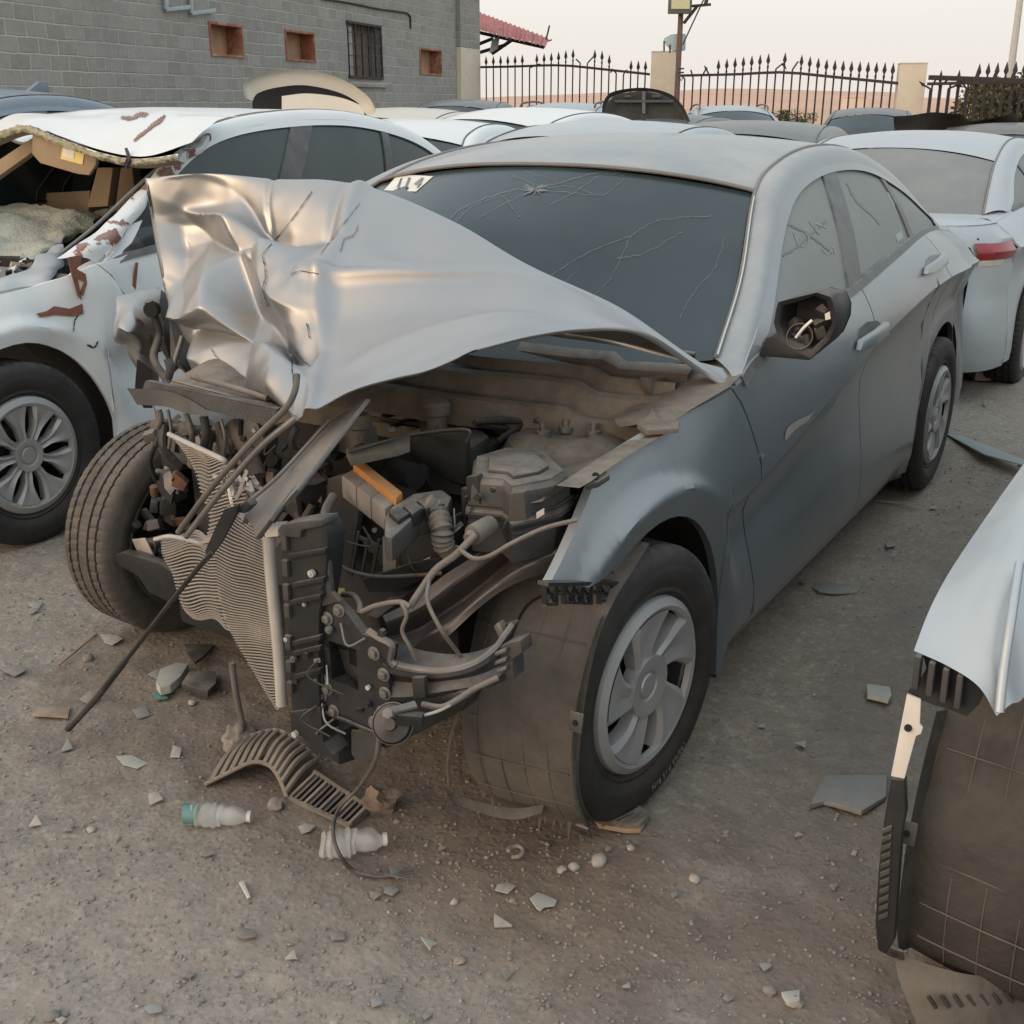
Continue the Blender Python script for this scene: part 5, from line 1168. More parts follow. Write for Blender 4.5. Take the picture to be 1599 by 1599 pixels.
# ------------------------------------------------------------------ far land
mat('hill_sand', (.52, .33, .235), .95, 0, 0, var=.12, vscale=.02)
rows = []
for k, (dist, hs) in enumerate(((420, 0), (500, .6), (640, 1.0), (800, .4))):
    row = []
    for px in np.linspace(200, 2300, 90):
        p = col_at(px, dist); h = hs*(7.5*math.exp(-((px-1120)/330)**2)+4.5+2.0*mnoise.noise(Vector((px*.006, 1, 0)))+.8*mnoise.noise(Vector((px*.03, k, 2))))
        row.append((p.x, p.y, -.9+h*(.75 if px < 1350 else .55)))
    rows.append(row)
tag(sheet('hills', rows, 'hill_sand', None, smooth=180), kind='structure')
mat('leaf_olive', (.085, .095, .045), .8, 0, 0, var=.35, vscale=3); mat('leaf_green', (.055, .080, .030), .8, 0, 0, var=.35, vscale=3); mat('bark', (.10, .075, .05), .9)
def tree(name, label, px, dist, H, Wd, m, n_=2200, seed=0, group=None, cat='tree', leaf=.10, zlow=.15):
    r = random.Random(seed); p = col_at(px, dist); z0 = -.0012*max(0, dist-60); root = empty(name, (p.x, p.y, z0)); tag(root, label, cat, group)
    mb = MB()
    for k in range(5):
        a = r.uniform(0, 6.28); mb.tube([(0, 0, 0), (math.cos(a)*Wd*.1, math.sin(a)*Wd*.1, H*.3), (math.cos(a)*Wd*.28, math.sin(a)*Wd*.28, H*.7)], lambda t: .07*(1-t*.8)*H/3, 6, n=8)
    mb.obj('trunk', 'bark', root)
    cl = [(r.uniform(-.5, .5)*Wd*.8, r.uniform(-.5, .5)*Wd*.8, H*r.uniform(zlow+.1, .9), r.uniform(.14, .28)*Wd) for _ in range(13)]
    v = []; f = []
    for k in range(n_):
        c = r.choice(cl); d = Vector((r.gauss(0, 1), r.gauss(0, 1), r.gauss(0, .8))).normalized()*c[3]*r.uniform(.5, 1.05)
        q = Vector(c[:3])+d
        if q.z < .05 or q.z > H*1.05: continue
        a = Vector((r.gauss(0, 1), r.gauss(0, 1), r.gauss(0, 1))).normalized()*leaf*r.uniform(.6, 1.3); b_ = a.orthogonal().normalized()*leaf*.5
        i = len(v); v += [q-a, q+b_, q+a, q-b_]; f.append((i, i+1, i+2, i+3))
    build('crown', v, f, m, root, None)
    return root
for k, (px, H) in enumerate(((1158, 1.0), (1180, 1.15), (1203, 1.0))): tree('bush', ['low green bush farthest left beyond the railing, left of the dark pickup', 'middle low green bush beyond the railing, left of the dark pickup', 'low green bush beyond the railing, half behind the dark pickup'][k], px, 62, H, 1.5, 'leaf_green', 700, 30+k, 'low bushes beyond the fence', 'bush', .07)
for k, (px, di, H, wd, m_) in enumerate(((1475, 38, 2.1, 2.4, 'leaf_olive'), (1528, 42, 2.6, 3.0, 'leaf_olive'), (1590, 36, 2.2, 2.6, 'leaf_olive'), (1650, 38, 2.6, 3.0, 'leaf_green'))):
    tree('thorn_tree', ['olive tree behind the right fence, next to the right pillar', 'tallest olive tree behind the right fence', 'olive tree behind the right fence around the lamp pole', 'green tree behind the fence at the right edge'][k], px, di, H, wd, m_, 3200, 50+k, 'trees beyond the right fence', leaf=.09)
mat('house_white', (.62, .52, .45), .9)
p = col_at(1272, 330); hb = empty('distant_house', (p.x, p.y, -.4), rad(30)); tag(hb, 'small pale house far away on the desert beyond the fence', 'house')
MB().box((0, 0, 1.6), (6, 5, 3.2)).obj('wall', 'house_white', hb); MB().box((0, 0, 3.3), (6.4, 5.4, .25)).obj('roof', 'house_white', hb)
for x in (-1.6, 1.6): MB().box((x, 2.52, 1.7), (1, .06, 1)).obj('window', 'glass_black', hb)

# ------------------------------------------------------------------ block building at the left
def hz(px, d): q = V(px, 160, d=d); return Vector((q.x, q.y, 0))
WA, WBp = hz(-330, 16368/1672), hz(742, 16368/600)
wd_ = (WBp-WA).normalized(); WL = (WBp-WA).length; wn = Vector((-wd_.y, wd_.x, 0))
if wn.dot(Vector(CAM)-WA) < 0: wn = -wn
def wsz(px, py): q = PL(px, py, wn, wn.dot(WA)); return (q-WA).dot(wd_), q.z
bm_ = bpy.data.materials.new('block_wall'); bm_.use_nodes = True; n = bm_.node_tree.nodes; L = bm_.node_tree.links; b = n['Principled BSDF']; b.inputs['Roughness'].default_value = .92; b.inputs['Specular IOR Level'].default_value = .2
tc = n.new('ShaderNodeTexCoord'); mp = n.new('ShaderNodeMapping'); mp.inputs['Rotation'].default_value = (rad(90), 0, 0); L.new(tc.outputs['Object'], mp.inputs['Vector'])
wob = n.new('ShaderNodeMix'); wob.data_type = 'VECTOR'; wob.inputs[0].default_value = .012
nzv = n.new('ShaderNodeTexNoise'); nzv.inputs['Scale'].default_value = 2.2; nzv.inputs['Detail'].default_value = 5; L.new(tc.outputs['Object'], nzv.inputs['Vector'])
adv = n.new('ShaderNodeVectorMath'); adv.operation = 'MULTIPLY_ADD'; adv.inputs[1].default_value = (.05, .05, .05); L.new(nzv.outputs['Color'], adv.inputs[0]); L.new(mp.outputs[0], adv.inputs[2])
br = n.new('ShaderNodeTexBrick'); br.inputs['Scale'].default_value = 1; br.inputs['Brick Width'].default_value = .345; br.inputs['Row Height'].default_value = .168; br.inputs['Mortar Size'].default_value = .013; br.inputs['Mortar Smooth'].default_value = .5; br.inputs['Bias'].default_value = 0
br.inputs['Color1'].default_value = (.285, .278, .252, 1); br.inputs['Color2'].default_value = (.365, .36, .335, 1); br.inputs['Mortar'].default_value = (.56, .55, .50, 1); L.new(adv.outputs[0], br.inputs['Vector'])
c = MX(MR(NZ(.7, 8, .65), .35, .7, 0, .55), br.outputs['Color'], (.25, .245, .23)); c = MX(MR(NZ(6, 8, .7), .45, .7, 0, .45), c, (.44, .42, .38)); c = MX(MR(NZ(40, 4, .7), .5, .75, 0, .5), c, (.21, .205, .195))
c = MX(MR(NZ(2.1, 8, .75), .60, .66, 0, .5), c, (.42, .40, .35))
L.new(c, b.inputs['Base Color'])
bb = n.new('ShaderNodeBump'); bb.inputs['Strength'].default_value = .8; bb.inputs['Distance'].default_value = .02; L.new(br.outputs['Fac'], bb.inputs['Height']); bb.invert = True
bc = n.new('ShaderNodeBump'); bc.inputs['Strength'].default_value = .7; bc.inputs['Distance'].default_value = .03; L.new(NZ(9, 9, .75), bc.inputs['Height']); L.new(bb.outputs[0], bc.inputs['Normal']); L.new(bc.outputs[0], b.inputs['Normal'])
M['block_wall'] = bm_
mat('niche_red', (.30, .115, .07), .85, 0, 0, var=.3, vscale=8, blot=(.42, .30, .20), bthr=.5, bsc=4, bsoft=.2); mat('niche_back', (.40, .25, .155), .9, 0, 0, var=.2, vscale=5); mat('plaster_cream', (.62, .55, .44), .9, 0, 0, var=.08, vscale=4, bump=.1, blot=(.45, .38, .28), bthr=.66, bsc=3)
mat('plaster_white', (.60, .57, .49), .9, 0, 0, var=.1, vscale=4); mat('iron_dark', (.045, .035, .035), .7, .2, .1, var=.3, vscale=20); mat('awning_red', (.42, .13, .11), .7, 0, 0, var=.25, vscale=4, blot=(.12, .06, .05), bthr=.62, bsc=3)
mat('bracket_blue', (.35, .43, .45), .6, 0, 0); mat('window_board', (.16, .12, .10), .9, 0, 0, var=.3, vscale=9)
bl = empty('block_building', WA, math.atan2(wd_.y, wd_.x)); tag(bl, 'long unplastered grey block building with small niches and a barred window', 'building')
sy = 1 if Vector((-wd_.y, wd_.x, 0)).dot(wn) > 0 else -1           # local y of the visible face
HT = 4.35
rects = []
for nm, (x0, y0, x1, y1) in (('niche', (327, 36, 374, 89)), ('niche', (445, 48, 487, 96)), ('window', (542, 36, 592, 123)), ('niche', (655, 76, 687, 117))):
    a, za = wsz(x0, (y0+y1)/2); c_, _ = wsz(x1, 0); zt = wsz((x0+x1)/2, y0)[1]; zb_ = wsz((x0+x1)/2, y1)[1]; rects.append((nm, a, c_, zb_, zt))
xs = sorted({0, WL}|{r[1] for r in rects}|{r[2] for r in rects}); zs = sorted({-.2, HT}|{r[3] for r in rects}|{r[4] for r in rects}); mb = MB()
for i in range(len(xs)-1):
    for j in range(len(zs)-1):
        cx_, cz_ = (xs[i]+xs[i+1])/2, (zs[j]+zs[j+1])/2
        if any(r[1] < cx_ < r[2] and r[3] < cz_ < r[4] for r in rects): continue
        mb.add([(xs[i], 0, zs[j]), (xs[i+1], 0, zs[j]), (xs[i+1], 0, zs[j+1]), (xs[i], 0, zs[j+1])], [(0, 1, 2, 3)])
for r in rects:
    d_ = -sy*(.30 if r[0] == 'niche' else .22)
    for a, b_ in (((r[1], r[3]), (r[2], r[3])), ((r[2], r[3]), (r[2], r[4])), ((r[2], r[4]), (r[1], r[4])), ((r[1], r[4]), (r[1], r[3]))):
        mb.add([(a[0], 0, a[1]), (b_[0], 0, b_[1]), (b_[0], d_, b_[1]), (a[0], d_, a[1])], [(0, 1, 2, 3)])
mb.add([(WL, 0, -.2), (WL, -sy*5, -.2), (WL, -sy*5, HT), (WL, 0, HT)], [(0, 1, 2, 3)]).add([(0, -sy*5, -.2), (WL, -sy*5, -.2), (WL, -sy*5, HT), (0, -sy*5, HT)], [(0, 1, 2, 3)]).add([(0, 0, HT), (WL, 0, HT), (WL, -sy*5, HT), (0, -sy*5, HT)], [(0, 1, 2, 3)]).add([(0, 0, -.2), (0, -sy*5, -.2), (0, -sy*5, HT), (0, 0, HT)], [(0, 1, 2, 3)])
mb.obj('wall', 'block_wall', bl, None)
for r in rects:
    w_, h_ = r[2]-r[1], r[4]-r[3]; cx_, cz_ = (r[1]+r[2])/2, (r[3]+r[4])/2
    if r[0] == 'niche':
        fr_ = MB(); t = .035
        for a, b_, dd in (((r[1]+t/2, cz_), (t, h_), 0), ((r[2]-t/2, cz_), (t, h_), 0), ((cx_, r[4]-t/2), (w_-2*t, t), 0), ((cx_, r[3]+t/2), (w_-2*t, t), 0)):
            fr_.box((a[0], -sy*.13, a[1]), (b_[0], .30, b_[1]))
        fo = fr_.obj('niche_frame', 'niche_red', bl, bevel=.004); MB().box((cx_, -sy*.26, cz_), (w_-2*t, .02, h_-2*t)).obj('niche_board', 'niche_back', fo)
    else:
        MB().box((cx_, -sy*.20, cz_), (w_, .02, h_)).obj('window_board', 'window_board', bl)
        MB().box((r[1]+w_*.2, -sy*.17, cz_+.03), (w_*.36, .02, h_*.94)).obj('window_pane', 'lamp_glass', bl)
        mb = MB(); mb.bar((r[1], sy*.02, r[4]-.02), (r[2], sy*.02, r[4]-.02), .04, .04).bar((r[1], sy*.02, r[3]+.02), (r[2], sy*.02, r[3]+.02), .04, .04)
        for k in range(6): x = r[1]+.02+(w_-.04)*k/5; mb.bar((x, sy*.02, r[3]), (x, sy*.02, r[4]), .025, .025)
        for k in range(1, 5): z = r[3]+h_*k/5; mb.bar((r[1], sy*.035, z), (r[2], sy*.035, z), .03, .012)
        mb.obj('window_bars', 'iron_dark', bl)
        MB().box((cx_+.05, sy*.03, r[3]-.10), (w_*1.15, .06, .09)).obj('window_sill', 'block_wall', bl, bevel=.01)
        MB().prism([(r[2]+.02, .0, r[4]-.05), (r[2]+.30, .0, r[4]-.35), (r[2]+.27, 0, r[3]+.1), (r[2]+.05, 0, r[3])], (0, sy*.02, 0)).obj('plaster_patch', 'block_wall', bl)
a, _ = wsz(713, 100); zt = wsz(725, 75)[1]
MB().box(((a+WL)/2+.05, sy*.04, zt/2), (WL-a+.1, .14, zt)).obj('corner_pillar', 'plaster_cream', bl, bevel=.01)
MB().box(((a+WL)/2+.05, sy*.04, (zt+HT)/2+.002), (WL-a+.1, .13, HT-zt)).obj('pillar_top', 'block_wall', bl, bevel=.01)
e_ = MB(); e_.box((WL*.5, sy*.06, HT+.04), (WL+.6, .5, .07)); e_.box((WL-.1, sy*.2, HT-.03), (.9, .7, .05)); e_.obj('roof_edge', 'iron_dark', bl)
cra = [wsz(x, y) for x, y in ((500, -2), (540, 4), (590, 14), (625, 19), (638, 24), (640, 45))]
MB().tube([(s_, sy*.02, z) for s_, z in cra], .018, 6, n=40).obj('wall_cable', 'iron_dark', bl)
for k, (pa, pb, pc) in enumerate((((254, -20), (254, 15), (290, 11)), ((294, -20), (294, 21), (330, 16)))):
    P = [wsz(*q) for q in (pa, pb, pc)]; k_ = [(P[0][0], sy*.05, P[0][1]), (P[1][0], sy*.05, P[1][1])]
    mb = MB().bar(k_[0], k_[1], .06, .03, (0, 1, 0)); mb.bar(k_[1], (P[2][0], sy*.06, P[2][1]), .05, .03, (0, 1, 0)); o = mb.obj('wall_bracket', 'bracket_blue', None, bevel=.003)
    o.location = WA; o.rotation_euler = bl.rotation_euler; tag(o, ['pale blue angle bracket on the block wall, left one of two', 'pale blue angle bracket on the block wall, right one of two'][k], 'bracket', 'brackets on the block wall')
# hole at the wall's left
# red awning past the corner
AD = 28.0
def FP_(px, py, d): return V(px, py, d=d)
aw = empty('awning', hz(795, AD)); tag(aw, 'rusty red corrugated awning beyond the corner of the block building', 'awning')
L0, L1, H0, H1 = FP_(735, 14, AD+1.5), FP_(858, 60, AD+.5), FP_(735, 44, AD-.8), FP_(852, 72, AD-1.2)
rows = [[], []]
for k in range(73):
    t = k/72; o_ = Vector((0, 0, .022*math.sin(t*2*math.pi*18)))
    rows[0].append(tuple(L0.lerp(L1, t)+o_-aw.location)); rows[1].append(tuple(H0.lerp(H1, t)+o_*1-aw.location+Vector((0, 0, rb.uniform(-.03, .02)))))
sheet('corrugated_roof', rows, 'awning_red', aw, smooth=60)
mb = MB()
for a, b_ in (((745, 50), (850, 74)), ((745, 70), (770, 60)), ((768, 84), (800, 62)), ((742, 84), (790, 70))): mb.bar(FP_(*a, AD)-aw.location, FP_(*b_, AD)-aw.location, .08, .08)
for k in range(4): mb.bar(FP_(748+k*24, 46+k*7, AD+1.4)-aw.location, FP_(748+k*24, 50+k*6, AD-1)-aw.location, .06, .06)
mb.bar(FP_(850, 74, AD)-aw.location, FP_(858, 40, AD)-aw.location, .03, .03); mb.bar(FP_(846, 68, AD)-aw.location, FP_(862, 62, AD)-aw.location, .03, .03)
mb.obj('frame', 'iron_dark', aw)
mb = MB().bar(FP_(745, 70, AD)-aw.location, FP_(745, 240, AD)-aw.location, .12, .12); mb.obj('post', 'iron_dark', aw)
MB().prism([FP_(768, 62, AD-.5)-aw.location, FP_(780, 56, AD-.5)-aw.location, FP_(777, 76, AD-.5)-aw.location, FP_(764, 84, AD-.5)-aw.location], (.03, .03, 0)).obj('loose_panel', 'bracket_blue', aw)
# ------------------------------------------------------------------ iron fence with pillars
FD = lambda px: 27.2+(px-740)*(-9.0/860)          # depth of the fence line at a picture column
def fp(px, py): return V(px, py, d=FD(px))
def pillar(px0, px1, ptop, label, side=12):
    d = FD(px0); A = hz(px0, d); B = hz(px1, d); top_ = V((px0+px1)/2, ptop, d=d).z; wdt = (B-A).length; dr = (B-A).normalized(); nn = Vector((dr.y, -dr.x, 0))
    if nn.dot(Vector(CAM)-A) > 0: nn = -nn
    r = empty('gate_pillar', (A+B)/2+nn*wdt*.5, math.atan2(dr.y, dr.x)+rad(-12)); tag(r, label, 'pillar', 'fence pillars')
    MB().box((0, 0, top_/2), (wdt*.88, wdt*.88, top_)).obj('shaft', 'plaster_cream', r, bevel=.015); MB().box((0, 0, top_+.01), (wdt*.90, wdt*.90, .02)).obj('cap', 'plaster_white', r, bevel=.004); return r, top_
p1, pt1 = pillar(1016, 1060, 82, 'cream plastered pillar carrying a floodlight, left of the long railing')
p2, pt2 = pillar(1403, 1449, 100, 'bare cream plastered pillar between the railing and the right fence')
def fence(name, x0, x1, rail, tips, n_, label, bentset=(), heavy=0):
    root = empty(name, hz((x0+x1)/2, FD((x0+x1)/2))); tag(root, label, 'fence', 'railing panels of the yard fence'); o = root.location; fr = random.Random(x0)
    f1 = curve1(rail); f2 = curve1(tips)
    MB().tube([fp(x, float(f1(x)))-o for x in np.linspace(x0, x1, 12)], .035 if not heavy else .055, 4).obj('rail', 'iron_dark', root)
    low = [fp(x, 160)-o for x in (x0, x1)]
    for q in low: q.z = .25
    MB().bar(low[0], low[1], .05, .05).obj('rail', 'iron_dark', root)
    for k in range(n_):
        x = x0+(x1-x0)*(k+.5)/n_; t = fp(x, float(f2(x))); b_ = Vector((t.x, t.y, .05)); mb = MB(); bent = k in bentset
        sh = t-Vector((0, 0, .30)); mb.tube([b_-o, sh-o], .016, 6)
        ld = Vector((R_[0], R_[1], 0))
        if bent:
            l = fr.choice((-1, 1))*fr.uniform(.05, .16); tip = sh+ld*l+Vector((0, 0, fr.uniform(.05, .16))); mb.tube([sh-o, tip-o], .016, 6)
            if fr.random() < .6: mb.tube([tip-o, tip+ld*l*.7+Vector((0, 0, fr.uniform(-.12, .08)))-o], lambda u: .03*(1-u)+.004, 6)
        else: mb.tube([sh-o, sh+Vector((0, 0, .05))-o, sh+Vector((0, 0, .10))-o, sh+Vector((0, 0, .16))-o, t-o], lambda u: [.012, .022, .012, .040, .003][min(4, int(u*4.01))], 6)
        mb.obj('bar', 'iron_dark', root)
    return root
fence('fence_panel', 742, 1014, [(742, 105), (800, 104), (875, 102), (940, 108), (1014, 116)], [(742, 88), (800, 86), (860, 82), (900, 76), (940, 79), (965, 92), (1014, 95)], 24, 'iron railing with spear tips between the block building and the left pillar', (7, 14, 15, 19, 20))
fence('fence_panel', 1064, 1402, [(1064, 118), (1150, 116), (1223, 113), (1300, 120), (1402, 130)], [(1064, 100), (1130, 92), (1180, 86), (1230, 82), (1300, 93), (1402, 98)], 26, 'iron railing with several bent spear tips between the two pillars', (0, 1, 2, 3, 11, 13))
fence('fence_panel', 1452, 1680, [(1452, 121), (1560, 125), (1680, 130)], [(1452, 106), (1560, 97), (1680, 94)], 16, 'dark double railing right of the bare pillar', (0, 1, 2, 3, 4), 1)
x = fence('fence_panel', 1449, 1690, [(1449, 131), (1560, 129), (1690, 131)], [(1449, 110), (1560, 108), (1690, 108)], 17, 'plain dark bars standing right behind the double railing', tuple(range(0, 17, 2)))
def post(px0, py0, px1, py1, d, r0, r1, name, label, cat, m):
    A = V(px0, py0, d=d); B = V(px1, py1, d=d); k = A.z/(A.z-B.z); base = A+(B-A)*k; base.z = 0; base2 = Vector((A.x, A.y, 0))
    e_ = empty(name, base2); tag(e_, label, cat); MB().tube([(0, 0, 0), tuple(B-base2+Vector((0, 0, 0)))], lambda t: r0+(r1-r0)*t, 10).obj('pole', m, e_); return e_, base2
lp_, lb = post(1055, 190, 1067, -60, 22.8, .06, .05, 'lamp_post', 'rusty thin post with a floodlight and a cross arm beside the left pillar', 'lamp post', 'rust_paint')
mat('lamp_case', (.10, .11, .10), .6, 0, .2, var=.1); mat('lamp_face', (.62, .58, .36), .25, 0, 0, var=.05)
def lamp_box(parent, base, px, py, w_, h_, d, m='lamp_case'):
    c = V(px, py, d=d)-base; f = -Vector((D_[0], D_[1], 0)).normalized(); rt = Vector((R_[0], R_[1], 0)); rot = Matrix((rt, -f, Vector((0, 0, 1)))).transposed()
    h = MB().box(c, (w_, .16, h_), rot).obj('lamp_housing', m, parent, bevel=.01); MB().box(c+f*.085+Vector((0, 0, .02)), (w_*.8, .01, h_*.72), rot).obj('lamp_glass', 'lamp_face', h); return h
lamp_box(lp_, lb, 1062, 2, .46, .46, 22.7)
mb = MB(); g = lambda a, b_: V(a, b_, d=22.8)-lb
mb.bar(g(1075, 10), g(1110, 7), .05, .05).bar(g(1068, 36), g(1090, 8), .05, .05).bar(g(1066, 70), g(1104, -12), .02, .02).tube([g(1102, 6), g(1104, -3)], .04, 8); mb.obj('cross_arm', 'iron_dark', lp_)
mb = MB().bar(g(1058, 108), g(1068, 107), .03, .03).bar(g(1058, 114), g(1068, 113), .03, .03).tube([g(1060, 120), g(1064, 126), g(1068, 118)], .012, 6); mb.obj('hinge', 'iron_dark', lp_)
fl_ = empty('floodlight', V(1046, 80, d=23.2)); tag(fl_, 'grey floodlight seen from its side standing on top of the left pillar', 'floodlight')
o0 = fl_.location; h = MB().prism([V(a, b_, d=23.0)-o0 for a, b_ in ((1036, 60), (1047, 54), (1060, 52), (1059, 78), (1050, 80), (1040, 72))], (-.25, .05, 0)).obj('lamp_housing', 'bracket_blue', fl_, bevel=.01)
MB().bar(V(1037, 80, d=23.0)-o0, V(1037, 64, d=23.0)-o0, .03, .03).bar(V(1046, 82, d=23.0)-o0, V(1046, 70, d=23)-o0, .03, .03).obj('stirrup', 'iron_dark', fl_)
sl, sb2 = post(1563, 230, 1598, -40, 34, .13, .09, 'street_lamp_pole', 'tall pale tapering street lamp pole behind the right fence', 'lamp pole', 'grey_tank')
# ------------------------------------------------------------------ the other cars
WR0, QR0 = list(WR), list(QR)
def rows_set(w, q):
    WR[:] = w; QR[:] = q; set_rows()
BW = [(-.41, .884, .908), (-.74, .83, 1.06), (-1.10, .755, 1.26), (-1.40, .715, 1.345), (-1.84, .695, 1.378), (-2.24, .70, 1.368), (-2.6, .715, 1.30), (-2.85, .735, 1.19), (-3.05, .75, 1.05)]
BQ = [(-.50, .80, .942), (-.84, .745, 1.10), (-1.20, .665, 1.31), (-1.45, .635, 1.385), (-1.85, .62, 1.415), (-2.25, .62, 1.405), (-2.65, .63, 1.33), (-2.95, .65, 1.19), (-3.22, .67, 1.04)]
rows_set(BW, BQ)
wl = Vector((-.33, -2.62, 0))
wc = car('wrecked_sedan', 'white sedan at the left with torn rusty roof edge, no windshield and a crumpled wing', 'car', wl, rad(0), 'paint_white', sg='glass_black', lod=2, tall=1.055, cap=CAPB, hood=False, front=False, windshield=False,
         rearglass='glass_black', gshift=.10, dent=.035, roofdent=.05, roofpaint='paint_white', fender_paint='paint_white')
def WP(px, py, **k): q = V(px, py, **k)-wl; q.z /= 1.055; return q
def wpoly(name, pts, m, vec=(-.01, 0, 0), crumple=0, bevel=.002, parent=None, cs=8, **k):
    return MB().prism([WP(a, b, **k) for a, b in pts], vec).obj(name, m, parent or wc, 35, bevel, crumple, cs)
mat('shattered_glass', (.30, .34, .30), .45, 0, .55, (.36, .36, .30), .15, 12, bump=.8, bscale=60, blot=(.42, .37, .22), bthr=.56, bsc=5, bsoft=.12)
rows = []
for k, (pts, z) in enumerate((([(-60, 322), (40, 319), (110, 328), (172, 321)], 1.06), ([(-60, 345), (40, 345), (100, 350), (150, 345)], 1.02), ([(-60, 375), (40, 378), (90, 380), (118, 372)], .97), ([(-60, 400), (20, 402), (60, 405), (88, 394)], .93))):
    rows.append(crom([WP(a, b, z=z) for a, b in pts], 60))
rr = np.array(rows); rr = np.stack([crom(rr[:, j], 40) for j in range(60)], 1)
for i in range(40):
    for j in range(60): rr[i, j] += np.array(mnoise.noise_vector(Vector(rr[i, j])*5))*.03+np.array(mnoise.noise_vector(Vector(rr[i, j])*16))*.012
sheet('collapsed_windshield', [[tuple(q) for q in r] for r in rr], 'shattered_glass', wc, smooth=40)
vis = wpoly('sun_visor', [(50, 208), (95, 222), (150, 240), (149, 258), (138, 274), (120, 272), (62, 255), (49, 240)], 'interior_tan', vec=(-.02, 0, 0), bevel=.008, x=-1.10)
wpoly('visor_label', [(98, 230), (132, 239), (129, 257), (95, 248)], 'sticker_yellow', vec=(.0015, 0, 0), bevel=0, parent=vis, x=-1.098)
wpoly('label_panel', [(100, 231), (117, 236), (115, 249), (98, 244)], 'sticker', vec=(.001, 0, 0), bevel=0, parent=vis, x=-1.0955)
wpoly('inner_pillar', [(152, 262), (176, 262), (168, 322), (136, 324)], 'interior_tan', vec=(-.05, 0, 0), x=-1.7)
wpoly('inner_pillar', [(178, 262), (206, 262), (214, 330), (170, 330)], 'interior_tan', vec=(-.05, 0, 0), x=-1.9)
wpoly('inner_pillar', [(-20, 262), (55, 212), (72, 222), (-20, 288)], 'interior_tan', vec=(-.04, 0, 0), x=-1.3)
wpoly('far_door_panel', [(-20, 306), (140, 298), (138, 330), (-20, 334)], 'interior_tan', vec=(-.04, 0, 0), x=-1.8)
wpoly('far_window', [(-20, 260), (60, 235), (150, 262), (138, 300), (-20, 308)], 'glass_black', vec=(-.02, 0, 0), bevel=0, x=-1.95)
# torn roof lip and headliner edge
P1 = [WP(-20, 216, x=-1.05), WP(40, 196, x=-1.08), WP(90, 214, x=-1.06), WP(150, 236, x=-1.04), WP(200, 247, x=-1.04), WP(240, 246, x=-1.05), WP(278, 240, x=-1.08)]
P2 = [p+Vector((.005, 0, -.022)) for p in P1]; P3 = [p+Vector((-.03, 0, -.035)) for p in P1]
sheet('roof_lip', [[tuple(q) for q in crom(r, 60)] for r in (P1, P2)], 'paint_white_rust', wc); sheet('headliner_edge', [[tuple(q) for q in crom(r, 60)] for r in (P2, P3)], 'interior_tan', wc)
mat('torn_foam', (.33, .31, .22), .9, 0, .2, var=.3, vscale=30, bump=.5)
mb = MB().tube([Vector(q)+Vector((.008, 0, -.012)) for q in crom(P1, 120)], lambda t: .006+.012*max(0, .6-t)+.006*rb.random(), 7)
mb.obj('torn_edge', 'torn_foam', wc, crumple=.008, cscale=60)
for px, py, l in ((197, 246, 20), (199, 250, 26)): T_obj('bent_clip', [WP(px, py-14, x=-1.03), WP(px+3, py, x=-1.02), WP(px-2, py+12, x=-1.02)], .006, 'steel_dark', parent=wc)
PT = [WP(-30, 212, x=-1.25), WP(20, 186, x=-1.32), WP(90, 176, x=-1.38), WP(170, 172, x=-1.42), WP(250, 172, x=-1.46), WP(320, 176, x=-1.50), WP(372, 182, x=-1.55)]
PB = [WP(-20, 216, x=-1.045), WP(40, 194, x=-1.07), WP(90, 211, x=-1.05), WP(150, 232, x=-1.03), WP(200, 243, x=-1.03), WP(240, 242, x=-1.04), WP(300, 222, x=-1.12)]
a_, b__ = crom(PT, 60), crom(PB, 60); rows = []
for t in np.linspace(0, 1, 24): rows.append([tuple(Vector(a_[i]*(1-t)+b__[i]*t)+Vector((0, 0, .025*math.sin(math.pi*t)))+mnoise.noise_vector(Vector(a_[i]*(1-t)+b__[i]*t)*6)*.012*math.sin(math.pi*min(1, t+.2))) for i in range(60)])
sk = sheet('torn_roof_skin', rows, 'paint_white', wc, smooth=60)
# rust scars on the roof
mat('bare_rust', (.20, .085, .055), .85, 0, .2, (.62, .59, .52), .3, 12)
rf = [o for o in wc.children if o.name.startswith('roof') and o.data and o.name.split('.')[0] == 'roof'][0]; rf = sk; bpy.context.view_layer.update(); RB = bvh_of(rf)


def wdecal(name, bv, polys, m, off=.003, parent=None):
    mb = MB()
    for P in polys:
        q = [ray(bv, x, y, off) for x, y in P]
        if any(a is None for a in q): continue
        mb.add([Vector((a.x-wl.x, a.y-wl.y, a.z/1.055)) for a in q], [tuple(range(len(q)))])
    if mb.v: mb.obj(name, m, parent or wc, 60)
wdecal('rust_scar', RB, scratch([(190, 184), (205, 186), (218, 180), (230, 179)], 7, 1.2, 6, 3), 'bare_rust', .004, rf)
wdecal('rust_scar', RB, scratch([(210, 221), (225, 208), (240, 196), (257, 182)], 6, 1.2, 6, 3), 'bare_rust', .004, rf)
wdecal('rust_scar', RB, [[(314, 181), (322, 178), (336, 184), (334, 190), (322, 202), (311, 206)]], 'bare_rust', .004, rf)
